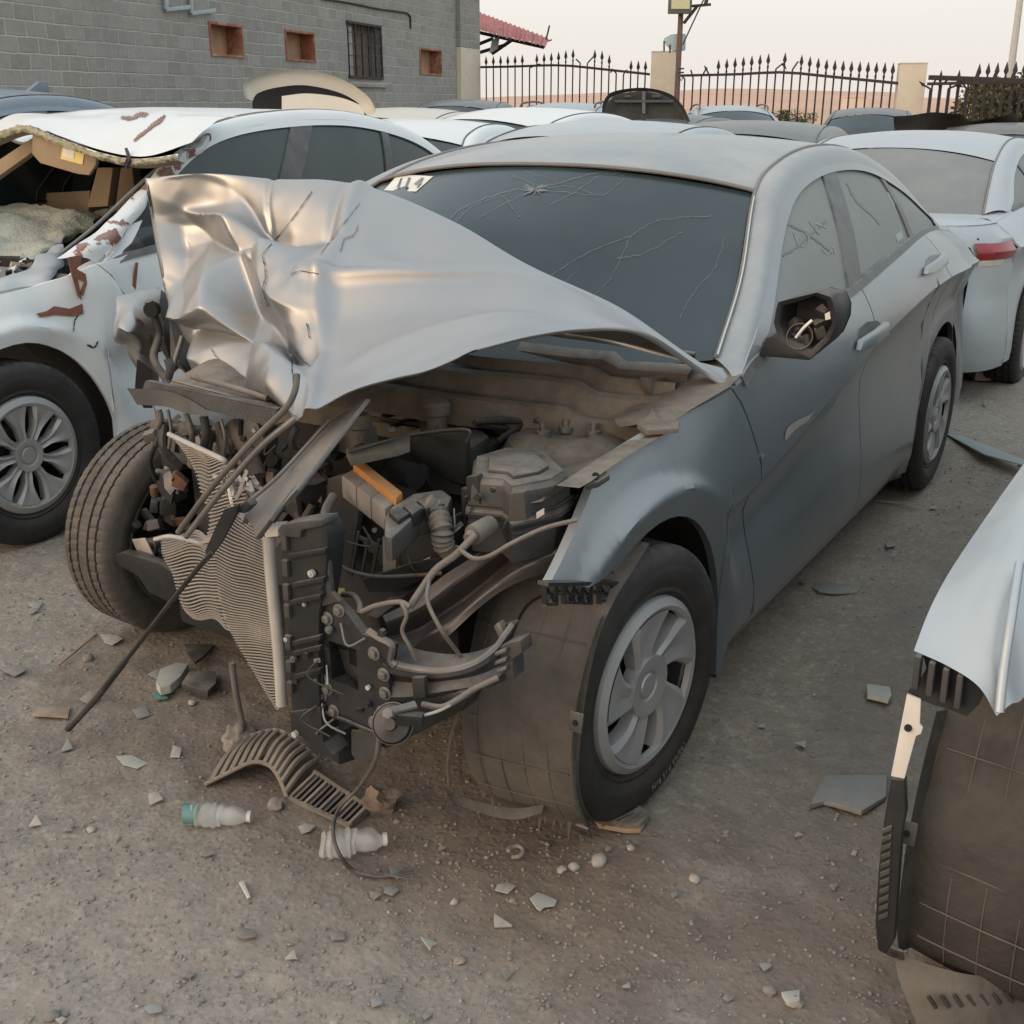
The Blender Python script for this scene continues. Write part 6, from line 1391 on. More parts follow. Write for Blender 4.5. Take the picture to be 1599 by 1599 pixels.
# crumpled windshield pillar, peeled skin, torn wing top
def strip(name, A, B, m, crumple=.02, n=50, nn=8, cs=9, parent=None):
    A, B = crom(A, n), crom(B, n); rows = []
    for t in np.linspace(0, 1, nn):
        row = []
        for i in range(n):
            p = Vector(A[i]*(1-t)+B[i]*t); p += mnoise.noise_vector(p*cs)*crumple+Vector((0, .02*math.sin(math.pi*t), .012*math.sin(math.pi*t))); row.append(tuple(p))
        rows.append(row)
    return sheet(name, rows, m, parent or wc, smooth=30)
mat('skin_peeled', (.62, .66, .67), .4, 0, .15, (.62, .59, .52), .05, 3, coat=.2, blot=(.17, .06, .04), bthr=.53, bsc=9, bsoft=.02)
strip('crumpled_pillar', [WP(318, 214, y=-1.90), WP(270, 246, y=-1.86), WP(222, 292, y=-1.84), WP(160, 350, y=-1.82), WP(92, 402, y=-1.80)], [WP(335, 222, y=-1.88), WP(290, 256, y=-1.84), WP(243, 300, y=-1.80), (WP(196, 360, y=-1.76)), WP(150, 415, y=-1.74)], 'skin_peeled', .022)
T_obj('bent_gutter', [WP(322, 212, y=-1.9), WP(262, 250, y=-1.87), WP(205, 300, y=-1.86), WP(150, 352, y=-1.85), WP(95, 396, y=-1.85)], .007, 'steel_dusty', parent=wc)
wpoly('dash_side_panel', [(246, 296), (256, 410), (170, 402), (174, 380), (205, 345)], 'trim_dark', vec=(0, -.02, 0), y=-1.78)
strip('wing_flap', [WP(95, 442, y=-1.83), WP(118, 418, y=-1.83), WP(150, 402, y=-1.83), WP(200, 392, y=-1.83)], [WP(128, 478, y=-1.74), WP(150, 470, y=-1.73), WP(185, 462, y=-1.73), WP(214, 448, y=-1.73)], 'paint_white', .012)
wpoly('rust_tear', [(106, 402), (128, 398), (126, 412), (120, 420), (134, 428), (136, 442), (130, 462), (124, 458), (132, 440), (122, 436), (128, 468), (122, 462), (112, 428)], 'bare_rust', vec=(0, -.004, 0), bevel=0, y=-1.715)
wpoly('rust_tear', [(212, 410), (216, 410), (212, 452), (207, 446)], 'bare_rust', vec=(0, -.004, 0), bevel=0, y=-1.722)
fe = [o for o in wc.children if o.name.startswith('fender')]; fe = [o for o in fe if sum(v.co.y for v in o.data.vertices) > 0][0]; FB = bvh_of(fe)
wdecal('rust_scar', FB, [[(56, 490), (72, 486), (84, 478), (108, 482), (128, 474), (130, 490), (112, 494), (84, 492), (62, 496)]], 'bare_rust', .004, fe)
wdecal('paint_tear', FB, scratch([(126, 486), (116, 500), (114, 518)], 2, .4, 6), 'steel_dark', .004, fe); wdecal('paint_tear', FB, scratch([(135, 538), (146, 542), (152, 533)], 3, .6, 6), 'steel_dark', .004, fe)
for k in range(14):
    p = WP(rb.uniform(-30, 65), rb.uniform(402, 436), z=.92); s_ = rb.uniform(.015, .035)
    MB().box(p, (s_*1.6, s_*1.4, s_*.5), (rb.uniform(-1, 1), rb.uniform(-1, 1), rb.random()*3)).obj('torn_fragment', rb.choice(['fin_metal', 'steel_dark', 'torn_foam', 'paint_white', 'paint_white']), wc, 30, crumple=.012, cscale=20)
strip('cowl_metal', [WP(-30, 440, z=.90), WP(30, 425, z=.92), WP(60, 405, z=.95), WP(80, 380, z=.98)], [WP(-30, 470, z=.86), WP(40, 455, z=.88), WP(80, 440, z=.90), WP(98, 400, z=.95)], 'paint_silver', .02)
wpoly('opening_shade', [(0, 445), (30, 438), (72, 436), (60, 450), (30, 464), (6, 456)], 'void', vec=(0, 0, -.01), bevel=0, z=.885)  # black sheet painting the shade inside a hole
sheet('inner_structure', [[(.5, -.8, .80), (.5, .70, .80)], [(-.45, -.8, .86), (-.45, .72, .86)]], 'steel_dusty', wc)
rows_set(WR0, QR0)

# silver saloon behind, seen from its rear
kl = Vector((-7.85, -.02, -.07))
ki = car('parked_sedan', 'silver sedan parked behind the grey wreck with its red taillight towards the viewer', 'car', kl, math.pi, 'paint_pale_silver', lod=2, rearglass='glass_rear', sg='glass_side', trunk=True, cap=CAPA)
MB().box((-3.60, -.655, .50), (.06, .10, .022), (0, 0, -.7)).obj('reflector', 'red_lamp', ki, bevel=.005)
MB().box((-3.68, 0, .33), (.16, 1.3, .16)).obj('diffuser', 'plastic_black', ki, bevel=.02)
for k in range(2):
    b_ = MB().box((0, 0, .035), (.24, .14, .07)).obj('brick', 'fin_metal' if 0 else 'stone_a', None, bevel=.008, crumple=.006, cscale=12); b_.location = Vector((-5.02, .66-.03*k, .0+.07*k)); b_.rotation_euler = (0, 0, .5+.4*k)
    tag(b_, ['lower brick wedged against the rear wheel of the silver sedan', 'upper brick wedged against the rear wheel of the silver sedan'][k], 'brick', 'bricks under the silver sedan')

# foreground car at the right edge: bumper gone, liner showing
fl0 = Vector((.02, 2.43, 0))
fc = car('wrecked_sedan', 'silver car cut off at the right edge with bumper gone and black liner bare', 'car', fl0, 0, 'paint_pale_silver', lod=2, hood=False, front=False, cut=True, cutside=-1, wheels=(1, 1, 1, 1))
ln2, _lp = make_liner(fc, -1, teeth=False, ph1=85, m='liner_dark')
def FPt(px, py, **k): return V(px, py, **k)-fl0
rows = [[FPt(1427, 1016, x=.45), FPt(1480, 1040, x=.46), FPt(1528, 1072, x=.47), FPt(1556, 1118, x=.47)], [FPt(1448, 960, x=.36), FPt(1500, 985, x=.40), FPt(1548, 1020, x=.43), FPt(1578, 1100, x=.45)], [FPt(1470, 915, x=.27), FPt(1520, 925, x=.32), FPt(1568, 950, x=.36), FPt(1604, 1080, x=.40)], [FPt(1496, 872, x=.15), FPt(1548, 868, x=.2), FPt(1600, 880, x=.24), FPt(1650, 960, x=.28)], [FPt(1545, 800, x=-.10), FPt(1592, 790, x=-.06), FPt(1640, 800, x=-.02), FPt(1700, 860, x=0)], [FPt(1596, 728, x=-.38), FPt(1640, 716, x=-.36), FPt(1700, 715, x=-.34), FPt(1760, 740, x=-.32)], [FPt(1640, 672, x=-.60), FPt(1690, 660, x=-.60), FPt(1750, 655, x=-.58), FPt(1800, 660, x=-.56)]]
rr = np.array([crom(r, 30) for r in rows]); rr = np.stack([crom(rr[:, j], 40) for j in range(30)], 1)
sheet('fender_nose', [[tuple(q) for q in r] for r in rr], 'paint_pale_silver', fc, smooth=50)
T_obj('fender_crease', [FPt(1560, 1112, x=.475), FPt(1568, 1040, x=.445), FPt(1580, 960, x=.40), FPt(1592, 880, x=.28)], .007, 'paint_pale_silver', parent=fc)
strip('bumper_bracket', [FPt(1430, 1014, x=.44), FPt(1470, 1030, x=.45), FPt(1515, 1055, x=.46)], [FPt(1418, 1082, x=.43), FPt(1455, 1100, x=.44), FPt(1510, 1118, x=.45)], 'plastic_black', .004, 24, 5, 20, fc)
for k in range(4): MB().prism([FPt(1428+k*22+a, 1024+k*10+b, x=.465) for a, b in ((0, 0), (10, 4), (4, 56), (-6, 52))], (-.02, 0, 0)).obj('bracket_rib', 'plastic_dusty', fc, bevel=.003)
MB().prism([FPt(a, b, x=.44) for a, b in ((1416, 1084), (1438, 1092), (1436, 1130), (1441, 1136), (1438, 1146), (1430, 1150), (1412, 1216), (1391, 1212))], (-.004, 0, 0)).obj('metal_strap', 'white_plastic', fc, bevel=.001)
MB().cyl(FPt(1418, 1137, x=.441), FPt(1418, 1137, x=.444), .006, 12).obj('strap_hole', 'void', fc)
lr = [[FPt(1396, 1486, z=.12), FPt(1470, 1512, z=.12), FPt(1545, 1522, z=.12), FPt(1625, 1490, z=.12)], [FPt(1404, 1530, z=.095), FPt(1475, 1548, z=.095), FPt(1550, 1550, z=.095), FPt(1640, 1520, z=.095)], [FPt(1428, 1590, z=.04), FPt(1490, 1602, z=.04), FPt(1560, 1598, z=.04), FPt(1660, 1560, z=.04)], [FPt(1440, 1625, z=.0), FPt(1500, 1640, z=.0), FPt(1575, 1635, z=.0), FPt(1680, 1590, z=.0)]]
A_ = np.array([crom(r, 44) for r in lr]); A_ = np.stack([crom(A_[:, j], 22) for j in range(44)], 1)
ll = sheet('liner_lip', [[tuple(q) for q in r] for r in A_], 'liner', fc, smooth=50)
for k in range(9): MB().bar(FPt(1450+k*20, 1556-k*1.0, z=.094), FPt(1462+k*20, 1574-k*1.5, z=.075), .006, .006).obj('lip_rib', 'liner_dark', ll)
tr_ = MB().prism([FPt(a, b, x=.43) for a, b in ((1391, 1216), (1412, 1218), (1414, 1270), (1408, 1300), (1396, 1470), (1384, 1492), (1370, 1484), (1366, 1440), (1372, 1350), (1380, 1280))], (-.02, 0, 0)).obj('liner_trim', 'plastic_black', fc, bevel=.004)
for k in range(11): MB().prism([FPt(a, b+k*13.5, x=.434) for a, b in ((1377-k*.6, 1296), (1392-k*.6, 1290), (1392-k*.6, 1297), (1377-k*.6, 1303))], (-.006, 0, 0)).obj('trim_notch', 'plastic_dusty', tr_, bevel=.001)
# cars further back; roofs show over the nearer ones
def parked(label, px, dist, rz, z=0, **k):
    p = col_at(px, dist); a = rad(rz); off = Vector((-1.9*math.cos(a), -1.9*math.sin(a), 0)); cat = k.pop('cat', 'car'); nm = k.pop('nm', 'parked_car')
    return car(nm, label, cat, p-off+Vector((0, 0, z)), a, group='cars parked in the rows behind', lod=1, **k)
parked('slate blue car roof with a small shark fin at the far left', 62, 8.3, 4, tall=1.13, paint='paint_slate', sg='glass_black', nm='parked_suv')
q = [o for o in bpy.data.objects if o.name.startswith('parked_suv')][0]; MB().prism([(-2.45, -.02, 1.39), (-2.25, -.02, 1.40), (-2.38, -.02, 1.47), (-2.45, -.02, 1.47)], (0, .04, 0)).obj('shark_fin', 'paint_slate', q, bevel=.005)
parked('white sedan right behind the torn white roof with dark side windows', 665, 8.2, 14, paint='paint_white', sg='glass_black')
parked('beige sedan roof with a dark sunroof line behind the white sedan', 655, 11.5, 8, tall=1.04, paint='paint_beige')
parked('dark dusty hatchback with open windows near the corner of the block building', 735, 17, 20, tall=1.10, paint='paint_dark', sg='glass_black')
parked('bright white car roof just left of the middle, below the white roof rack car', 830, 9.6, -6, tall=1.045, paint='paint_white')
parked('white estate car with roof rails in front of the left fence', 878, 17.5, 12, tall=1.07, paint='paint_pale_silver', rails=True, sg='glass_black')
c_ = parked('pale silver car roof with a short antenna directly behind the grey wreck', 945, 7.4, 2, paint='paint_pale_silver')
MB().cyl((-2.3, 0, 1.40), (-2.3, 0, 1.455), .022, 10, .012).obj('antenna', 'plastic_black', c_)
oc = parked('dark car with its hood standing open behind the pale silver roof', 1010, 12.0, -2, paint='paint_dark', hood=False)
parked('silver crossover with roof rails at the foot of the left pillar', 1100, 20.5, 30, tall=1.04, paint='paint_pale_silver', rails=True, sg='glass_black')
parked('dark car whose sloping roof shows between the silver roof and the pickup', 1135, 9.0, 8, paint='paint_dark', tall=.985)
pk = parked('dark grey pickup with a paper on its windshield between the two pillars', 1297, 20.0, 14, z=-.26, tall=1.20, paint='paint_dark', sg='glass_side', nm='pickup_truck', cat='pickup')
MB().box((-1.0, .25, 1.16), (.02, .22, .08), (0, -.9, 0)).obj('windshield_paper', 'sticker', pk)
MB().tube([(-2.9, -.7, 1.0), (-2.9, -.7, 1.25), (-2.9, .7, 1.25), (-2.9, .7, 1.0)], .03, 6).obj('roll_bar', 'plastic_black', pk)
bk = parked('black wreck with a crumpled raised hood in front of the right fence', 1508, 11.0, 6, z=-.10, tall=1.03, paint='paint_black', dent=.06, hood=False)
bl_ = parked('beige car with its lid standing open below the small niches', 492, 10.2, 8, paint='paint_beige', hood=False)
# raised lids (parts of their cars)
def child_world(o, root): bpy.context.view_layer.update(); o.parent = root; o.matrix_parent_inverse = root.matrix_world.inverted()
def lid(name, rows_px, d0, dd, m, root, crumple=0, n=40, nn=10, thick=0):
    A = np.array([crom([V(a, b, d=d0+dd*i) for a, b in r], n) for i, r in enumerate(rows_px)]); A = np.stack([crom(A[:, j], nn) for j in range(n)], 1)
    if crumple:
        for i in range(nn):
            for j in range(n): A[i, j] += np.array(mnoise.noise_vector(Vector(A[i, j])*3.5))*crumple
    o = sheet(name, [[tuple(q) for q in r] for r in A], m, None, smooth=40); child_world(o, root); return o
lid('raised_lid', [[(381, 150), (384, 126), (425, 111), (475, 109), (530, 122), (572, 148), (587, 172)], [(384, 153), (389, 131), (427, 117), (475, 115), (528, 128), (568, 153), (584, 177)], [(394, 158), (402, 146), (430, 137), (475, 133), (525, 143), (558, 160), (574, 182)]], 8.6, .05, 'paint_beige', bl_)
o = MB().prism([V(a, b, d=8.78) for a, b in ((394, 156), (402, 145), (428, 135), (440, 119), (455, 121), (470, 131), (525, 141), (558, 158), (572, 180), (570, 200), (394, 200))], Vector((D_[0], D_[1], 0))*.02).obj('lid_underside', 'void', None); child_world(o, bl_)
lid('inner_panel', [[(440, 150), (480, 146), (530, 152), (568, 166)], [(440, 200), (480, 200), (530, 200), (572, 205)]], 8.72, .02, 'paint_beige', bl_)
lid('raised_hood', [[(940, 187), (942, 160), (958, 143), (1005, 137), (1045, 146), (1066, 165), (1078, 190)], [(944, 188), (947, 163), (962, 148), (1005, 142), (1042, 151), (1062, 168), (1073, 190)]], 10.6, .06, 'paint_dark', oc)
mat('hood_liner', (.030, .031, .026), .8, 0, .1, var=.5, vscale=7, bump=.3)
o = MB().prism([V(a, b, d=10.68) for a, b in ((943, 188), (946, 163), (960, 147), (1005, 141), (1043, 150), (1064, 168), (1075, 190))], Vector((D_[0], D_[1], 0))*.02).obj('hood_underside', 'hood_liner', None); child_world(o, oc)
for a, b_ in (((960, 158), (1050, 158)), ((1005, 143), (1005, 178)), ((975, 150), (985, 150)), ((1018, 150), (1030, 150))):
    o = MB().bar(V(*a, d=10.64), V(*b_, d=10.64), .03, .02).obj('hood_rib', 'paint_dark', None); child_world(o, oc)
lid('crumpled_hood', [[(1396, 182), (1440, 174), (1500, 177), (1515, 188), (1560, 180), (1584, 178)], [(1396, 196), (1440, 196), (1490, 186), (1514, 202), (1550, 192), (1596, 208)], [(1398, 222), (1440, 218), (1490, 208), (1520, 226), (1560, 215), (1610, 250)]], 9.6, .12, 'paint_black', bk, crumple=.035, n=60, nn=26)
# ------------------------------------------------------------------ litter on the ground
def place(o, px, py, rz=0, up=0, label=None, cat=None, group=None):
    p = V(px, py, z=0); o.location = (p.x, p.y, gz(p.x, p.y)-.004+up); o.rotation_euler = (o.rotation_euler[0], o.rotation_euler[1], rz); tag(o, label, cat, group); return o
mat('bottle_plastic', (.62, .64, .62), .22, 0, .35, (.42, .39, .34), .06, 20, bump=.6, bscale=30, alpha=.38); mat('bottle_label', (.10, .22, .21), .4); mat('clod', (.20, .145, .105), .95, 0, .2, var=.3, vscale=25, bump=.6)
mat('paper_pale', (.42, .43, .39), .85, 0, .4, var=.2, vscale=20); mat('plastic_grey', (.20, .22, .22), .6, 0, .5, DUST, .15, 20, dmin=.3); mat('blue_grey_plastic', (.22, .29, .30), .5, 0, .45, DUST, .1, 9, dmin=.15); mat('wood', (.30, .22, .15), .85, 0, .3, var=.3, vscale=14, bump=.3); mat('grille_dusty', (.13, .12, .105), .7, 0, .85, (.29, .245, .195), .15, 16, bump=.2, dmin=.35)
rl = random.Random(11)
def bottle(px0, py0, px1, py1, r, label, ribs=9, label_end=False):
    a, b = V(px0, py0, z=r), V(px1, py1, z=r*.75); e = empty('plastic_bottle', ((a.x+b.x)/2, (a.y+b.y)/2, 0)); tag(e, label, 'bottle'); o = e.location; d = (b-a).normalized(); L_ = (b-a).length
    pr = [(0, .0), (r*.8, .0), (r, L_*.05)]
    for k in range(ribs): t = .1+.55*k/ribs; pr += [(r*(1 if k % 2 else .84), L_*t)]
    pr += [(r, L_*.70), (r*.85, L_*.8), (r*.5, L_*.88), (r*.42, L_*.90), (r*.42, L_*.97), (0, L_*.97)]
    bo = MB().lathe(pr, a-o, d, 24).obj('body', 'bottle_plastic', e, 60, crumple=r*.5, cscale=22); 
    MB().cyl(a-o+d*L_*.94, b-o, r*.5, 16).obj('neck_ring', 'white_plastic', e)
    if label_end: MB().cyl(a-o-d*.012, a-o+d*L_*.12, r*.86, 18).obj('bottle_label', 'bottle_label', e, crumple=.006)
    for q in bo.data.vertices: q.co.z = max(q.co.z, .004)
    return e
bottle(296, 1270, 392, 1275, .026, 'flattened clear plastic bottle with a teal band, left of the ribbed grille piece', label_end=True)
bottle(500, 1318, 604, 1310, .029, 'clear ribbed plastic bottle with the cable lying over it')
# ribbed grille pieces
def slats(name, label, base, n_, m, fn, cat='grille piece'):
    e = empty(name, base); tag(e, label, cat); return e
e = empty('grille_fragment', V(415, 1205, z=0)); tag(e, 'arched dusty grille fragment with a row of parallel slats in front of the radiator', 'grille piece'); o = e.location
F0 = [(320, 1225, 0), (360, 1205, .03), (395, 1190, .055), (420, 1195, .06), (436, 1215, .04), (448, 1245, .012)]; B0 = [(372, 1158, .02), (400, 1146, .05), (430, 1140, .08), (455, 1150, .085), (478, 1168, .06), (502, 1190, .02)]
Fc = crom([V(a, b_, z=z) for a, b_, z in F0], 40); Bc = crom([V(a, b_, z=z) for a, b_, z in B0], 40)
for k in range(12):
    i = int(2+k*35/11); mb = MB(); A, B_ = Vector(Fc[i])-o, Vector(Bc[i])-o; mid_ = (A+B_)/2+Vector((0, 0, .012)); mb.tube([A, mid_, B_], lambda t: .0075, 6, n=9); mb.obj('slat', 'grille_dusty', e, 30)
MB().tube([Vector(q)-o for q in Fc], .005, 6).obj('rim', 'grille_dusty', e); MB().tube([Vector(q)-o for q in Bc], .005, 6).obj('rim', 'grille_dusty', e)
sheet('backing', [[tuple(Vector(q)-o-Vector((0, 0, .008))) for q in Fc], [tuple(Vector(q)-o-Vector((0, 0, .008))) for q in Bc]], 'plastic_dusty', e)
e = empty('grille_fragment', V(520, 1245, z=0)); tag(e, 'flat dark grille fragment with fine slats lying under the cable', 'grille piece'); o = e.location
A4, B4, C4, D4 = V(448, 1245, z=.008), V(548, 1290, z=.006), V(576, 1262, z=.02), V(490, 1205, z=.03)
MB().bar(A4-o, B4-o, .01, .008).bar(D4-o, C4-o, .008, .008).obj('rim', 'grille_dusty', e)
for k in range(13): t = (k+.5)/13; MB().bar(A4.lerp(B4, t)-o, D4.lerp(C4, t)-o, .007, .008).obj('slat', 'plastic_black' if k % 3 else 'grille_dusty', e)
sheet('backing', [[tuple(A4-o-Vector((0, 0, .006))), tuple(B4-o-Vector((0, 0, .004)))], [tuple(D4-o-Vector((0, 0, .012))), tuple(C4-o-Vector((0, 0, .010)))]], 'plastic_black', e)
def rock(px, py, s, label, m='clod', name='clod', cat='clod', sub=3, amp=.3, flat=.75, group=None):
    bm = bmesh.new(); bmesh.ops.create_icosphere(bm, subdivisions=sub, radius=1)
    for v in bm.verts: v.co += v.co*amp*(mnoise.noise(v.co*1.5+Vector((px, py, 0)))+.5*mnoise.noise(v.co*4+Vector((px, 0, py)))); v.co = Vector((v.co.x*s, v.co.y*s*.85, v.co.z*s*flat))
    me = bpy.data.meshes.new(name); bm.to_mesh(me); bm.free(); o = link(name, me, m, None, 40); return place(o, px, py, rl.random()*6, s*flat*.6, label, cat, group)
rock(592, 1262, .042, 'brown clod of earth behind the ribbed bottle', amp=.6)
rock(935, 1345, .019, 'rounded pinkish pebble below the grey wreck front wheel', 'stone_pale', 'pebble', 'stone', amp=.12)
rock(896, 1353, .013, 'small pale pebble just left of the rounded pinkish one', 'stone_pale', 'pebble', 'stone', amp=.15)
rock(1000, 1275, .0, 'x') if 0 else None
for k, (px, py, s) in enumerate(((877, 1358, .012), (800, 1405, .009), (950, 1325, .010), (985, 1322, .011), (1135, 1293, .010), (138, 1030, .018), (143, 1295, .012), (430, 1262, .022), (620, 1280, .010), (1085, 1368, .014), (1240, 1562, .018), (1203, 1545, .014), (710, 1410, .010), (718, 1500, .012), (80, 1580, .014), (300, 1100, .012))):
    rock(px, py, s, 'small loose stone lying on the bare dirt', ['stone_pale', 'stone_a', 'stone_b'][k % 3], 'stone', 'stone', 2, .35, .6, 'loose stones on the dirt')
def shard(px, py, pts, m, label, name='plastic_shard', cat='shard', th=.002, tilt=.1, group=None, up=.004):
    c = V(px, py, z=0); P = [V(px+a, py+b, z=0)-c for a, b in pts]; P = [p+Vector((0, 0, tilt*p.x)) for p in P]
    o = MB().prism(P, (0, 0, th)).obj(name, m, None, 30, .0006, .0045, 35); zmin = min(v.co.z for v in o.data.vertices); return place(o, px, py, 0, up-zmin, label, cat, group)
shard(1370, 1088, [(-18, -12), (18, -8), (22, 6), (16, 18), (-16, 8)], 'paper_pale', 'whitish square scrap lying alone right of the grey wreck', 'scrap', 'scrap', .012)
shard(1325, 1240, [(-60, 20), (-35, -30), (60, -30), (58, 5), (20, 30), (-20, 18), (-40, 12)], 'plastic_grey', 'large grey torn mat lying beside the right foreground car', 'torn_mat', 'mat', .012, .02)
shard(1300, 921, [(-32, -4), (-10, -8), (35, -2), (40, 4), (0, 7), (-20, 5)], 'plastic_grey', 'thin grey sliver lying right of the front door of the grey wreck', 'sliver', 'shard', .004)
shard(1540, 715, [(-62, -38), (-40, -36), (70, 25), (62, 32), (-5, 8), (-20, -4)], 'blue_grey_plastic', 'long blue grey trim strip lying behind the grey wreck rear wheel', 'trim_strip', 'trim strip', .006)
shard(846, 1410, [(-18, -4), (-8, -14), (4, -12), (22, -2), (20, 6), (6, 8), (-4, 14), (-10, 8)], 'paper_pale', 'pale jagged chip lying in front of the front wheel', 'chip', 'chip', .003)
shard(785, 1440, [(-14, -10), (16, 8), (-14, 8)], 'stone_pale', 'pale flat triangular stone in the foreground', 'flat_stone', 'stone', .006)
shard(270, 1070, [(-24, 14), (-18, -10), (6, -22), (26, -20), (14, 0), (-2, 18), (-18, 22)], 'paper_pale', 'crushed pale cup left of the radiator', 'crushed_cup', 'cup', .025, .05)
shard(248, 1088, [(-8, -3), (12, -6), (14, 4), (-6, 6)], 'bottle_label', 'green foil scrap at the foot of the crushed cup', 'foil_scrap', 'scrap', .006)
shard(308, 1030, [(-20, -12), (28, -16), (14, 8), (0, 26), (-14, 4)], 'plastic_black', 'upper black broken plastic piece beside the crushed cup', 'broken_piece', 'plastic piece', .008, .2)
shard(315, 1075, [(-30, 10), (-18, -14), (22, -16), (24, 6), (10, 22), (-12, 16)], 'plastic_dusty', 'lower dusty broken plastic piece beside the crushed cup', 'broken_piece', 'plastic piece', .02, .1)
shard(85, 1112, [(-36, 8), (-24, -8), (26, -8), (22, 10)], 'wood', 'brown cardboard scrap at the end of the hanging strip', 'cardboard_scrap', 'cardboard', .004)
shard(205, 1190, [(-22, -6), (0, -8), (26, 4), (10, 12), (-14, 6)], 'paper_pale', 'pale torn paper left of the arched grille fragment', 'paper_scrap', 'paper', .002)
shard(385, 1395, [(-12, -12), (-6, -14), (8, 10), (2, 12)], 'white_plastic', 'tiny white clip lying in the foreground dirt', 'clip', 'clip', .004)
shard(668, 1478, [(-12, -12), (14, -4), (8, 2), (4, 12)], 'paper_pale', 'small white triangular chip in the foreground', 'chip', 'chip', .003, .3)
shard(1236, 1562, [(-16, -6), (12, -12), (14, 6), (-6, 8)], 'paper_pale', 'white stone chip near the bottom edge right of the middle', 'chip', 'chip', .010)
shard(618, 1368, [(-10, -8), (12, -4), (6, 6), (-6, 8)], 'blue_grey_plastic', 'grey torn plug scrap at the end of the loose cable', 'plug_scrap', 'scrap', .004, .4)
# cloth and planks
def lump(name, label, cat, px, py, sx, sy_, sz, m, rz, up=.0):
    bm = bmesh.new(); bmesh.ops.create_icosphere(bm, subdivisions=4, radius=1)
    for v in bm.verts:
        k = 1+.45*mnoise.noise(v.co*1.7+Vector((px*.1, 0, 0)))+.2*(1-abs(mnoise.noise(v.co*4))*3)*.3; v.co = Vector((v.co.x*sx*k, v.co.y*sy_*k, v.co.z*sz*k))
    me = bpy.data.meshes.new(name); bm.to_mesh(me); bm.free(); return place(link(name, me, m, None, 50), px, py, rz, sz*.5+up, label, cat)
lump('crumpled_bag', 'beige crumpled bag behind the arched grille fragment', 'bag', 372, 1152, .06, .035, .022, 'grille_dusty', .6)
q = shard(945, 1276, [(-66, -14), (-20, 0), (30, 6), (66, 10), (56, 24), (30, 26), (-10, 16), (-70, -6)], 'wood', 'splintered plank crushed under the front wheel', 'plank', 'plank', .010, .02)
for k, (dx, dy) in enumerate(((0, 0),)): shard(985, 1285, [(-40, -6), (10, -14), (30, -2), (14, 14), (-24, 12)], 'grille_dusty', 'flattened pale cloth wrapped with wire at the tip of the plank', 'cloth', 'cloth', .022, .02)
mb = MB(); c = V(985, 1285, z=.03)
for k in range(3): mb.tube([V(940+k*14, 1290, z=.028), V(965+k*14, 1278, z=.034), V(990+k*12, 1266, z=.03)], .0022, 5, n=10)
o = mb.obj('twisted_wire', 'cable', None); tag(o, 'thin twisted wire tied over the flattened cloth', 'wire')
mb = MB(); ctr = V(806, 1332, z=.012)
P = [ctr+Vector((math.cos(a)*.015*(1+a*.05), math.sin(a)*.013*(1+a*.05), .0015*a)) for a in np.linspace(0, 5.4, 20)]; mb.tube(P, .0045, 8); o = mb.obj('hose_ring', 'stone_a', None); tag(o, 'small pale curled ring of hose on the dirt below the liner', 'ring')
for k, (a, b_) in enumerate((((1190, 780), (1240, 795)), ((1368, 782), (1430, 795)), ((150, 990), (90, 1040)), ((415, 640), (470, 700)))):
    if k in (0, 3): continue
    mb = MB(); mb.tube([V(*a, z=.008), V((a[0]+b_[0])/2+4, (a[1]+b_[1])/2-3, z=.012), V(*b_, z=.008)], .004, 5, n=8); o = mb.obj('stick', 'wood', None); tag(o, ['', 'thin dark stick lying right of the rear wheel of the grey wreck', 'thin stick lying in front of the bare tyre'][k], 'stick')
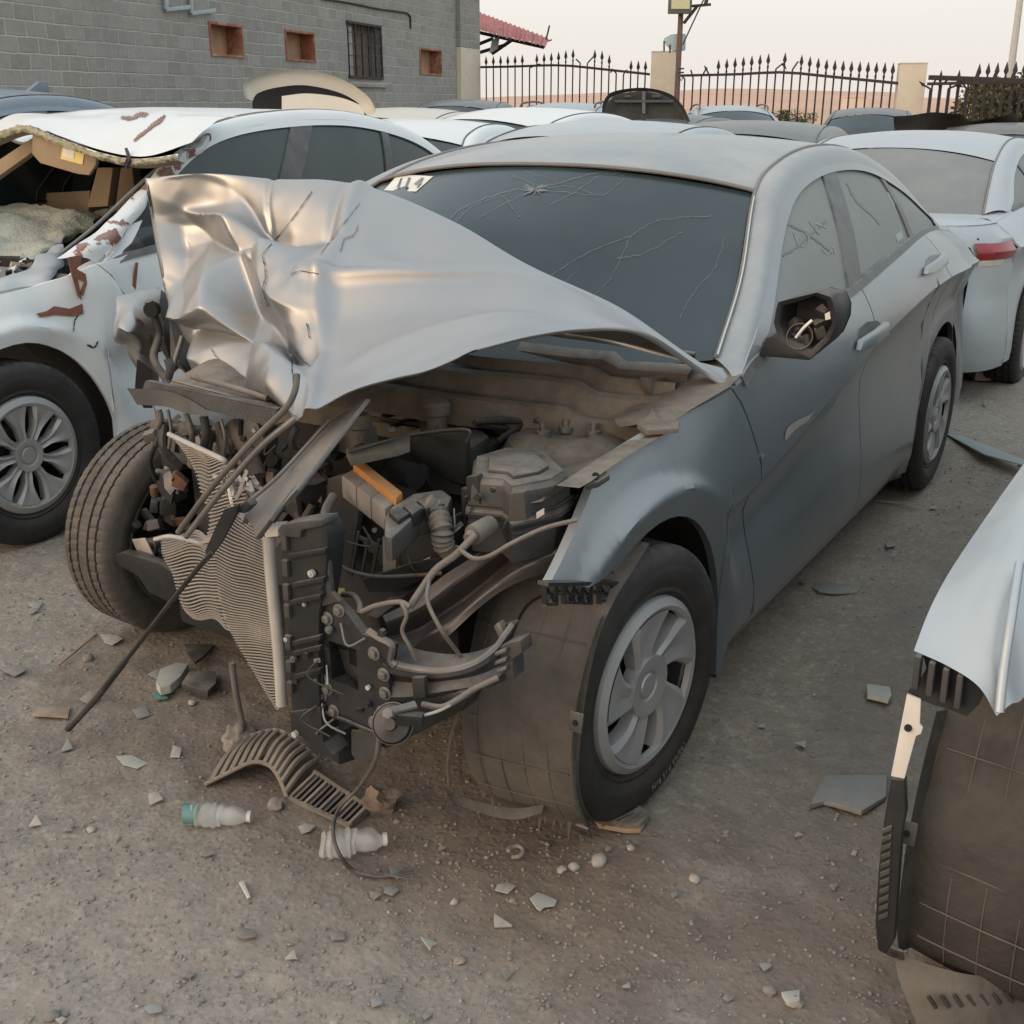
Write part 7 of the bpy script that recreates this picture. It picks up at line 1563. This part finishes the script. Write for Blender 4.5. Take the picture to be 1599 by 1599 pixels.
# small shards everywhere
spots = [(103, 610+560), (60, 1290), (110, 1305), (230, 1060), (270, 1190), (590, 1390), (622, 1402), (780, 1395), (790, 1525), (365, 1528), (455, 1505), (302, 1530), (590, 1565), (90, 1585), (135, 1590), (1000, 1240), (1180, 1140), (1300, 1385), (1380, 1410), (1250, 1170), (390, 1455), (440, 1450), (230, 1240), (520, 1230+240), (660, 1590), (980, 1540), (1100, 1470), (1190, 1500), (1330, 1330), (1480, 640), (1530, 640), (1420, 690), (1245, 905), (1400, 860), (1460, 800), (30, 1050), (45, 960), (180, 1010), (150, 1100), (210, 1120), (60, 940), (330, 1330), (700, 1330), (480, 1290), (900, 1450), (1050, 1400), (1250, 1290), (1130, 1560), (250, 1580), (520, 1590)]
for k, (px, py) in enumerate(spots):
    px += rl.uniform(-12, 12); py += rl.uniform(-10, 10); n_ = rl.choice((3, 4, 5)); s_ = rl.uniform(6, 17); a0_ = rl.random()*6
    pts = [(s_*math.cos(a0_+2*math.pi*i/n_)*rl.uniform(.6, 1.4), s_*.6*math.sin(a0_+2*math.pi*i/n_)*rl.uniform(.6, 1.3)) for i in range(n_)]
    m_, lb_, gr_ = [('plastic_grey', 'small flat grey plastic shard lying on the dirt', 'grey plastic shards on the dirt'), ('stone_pale', 'small flat pale stone chip lying on the dirt', 'pale stone chips on the dirt'), ('stone_b', 'small flat dark stone chip lying on the dirt', 'dark stone chips on the dirt')][k % 3]
    shard(px, py, pts, m_, lb_, ['plastic_shard', 'stone_chip', 'stone_chip'][k % 3], 'shard' if k % 3 == 0 else 'chip', .003, rl.uniform(-.2, .2), gr_)

# every loose chip and stone gets the words that single it out: how near it lies to a landmark
LM = {'the ribbed clear bottle': (550, 1312), 'the flattened bottle with a teal band': (340, 1272), 'the crushed cup': (270, 1070), 'the grey torn mat': (1325, 1240), 'the pale square scrap': (1370, 1088), 'the rounded pinkish pebble': (935, 1345),
      'the pale jagged chip': (846, 1410), 'the white clip in the foreground': (385, 1395), 'the small white triangular chip': (668, 1478), 'the white stone chip at the bottom edge': (1236, 1562), 'the blue grey trim strip': (1540, 715), 'the thin grey sliver': (1300, 921),
      'the cardboard scrap': (85, 1112), 'the bottom left corner of the photo': (0, 1599), 'the curled hose ring': (806, 1332), 'the bottom right corner of the photo': (1599, 1599)}
ORD = ['nearest', 'second nearest', 'third nearest', 'fourth nearest', 'fifth nearest', 'sixth nearest', 'seventh nearest', 'eighth nearest', 'ninth nearest', 'tenth nearest']
LP = {k: V(*p, z=0) for k, p in LM.items()}; bk_ = {}
for o in bpy.data.objects:
    g = o.get('group')
    if g in ('grey plastic shards on the dirt', 'pale stone chips on the dirt', 'dark stone chips on the dirt', 'loose stones on the dirt'):
        k = min(LP, key=lambda q: (LP[q]-o.location).length); bk_.setdefault((g, k), []).append(((LP[k]-o.location).length, o.name))
WD = {'grey plastic shards on the dirt': 'flat grey plastic shard', 'pale stone chips on the dirt': 'flat pale stone chip', 'dark stone chips on the dirt': 'flat dark stone chip', 'loose stones on the dirt': 'small rounded loose stone'}
for (g, k), l in bk_.items():
    for i, (_, nm) in enumerate(sorted(l)): bpy.data.objects[nm]['label'] = WD[g]+', '+(ORD[i] if len(l) > 1 else 'the nearest')+' to '+k
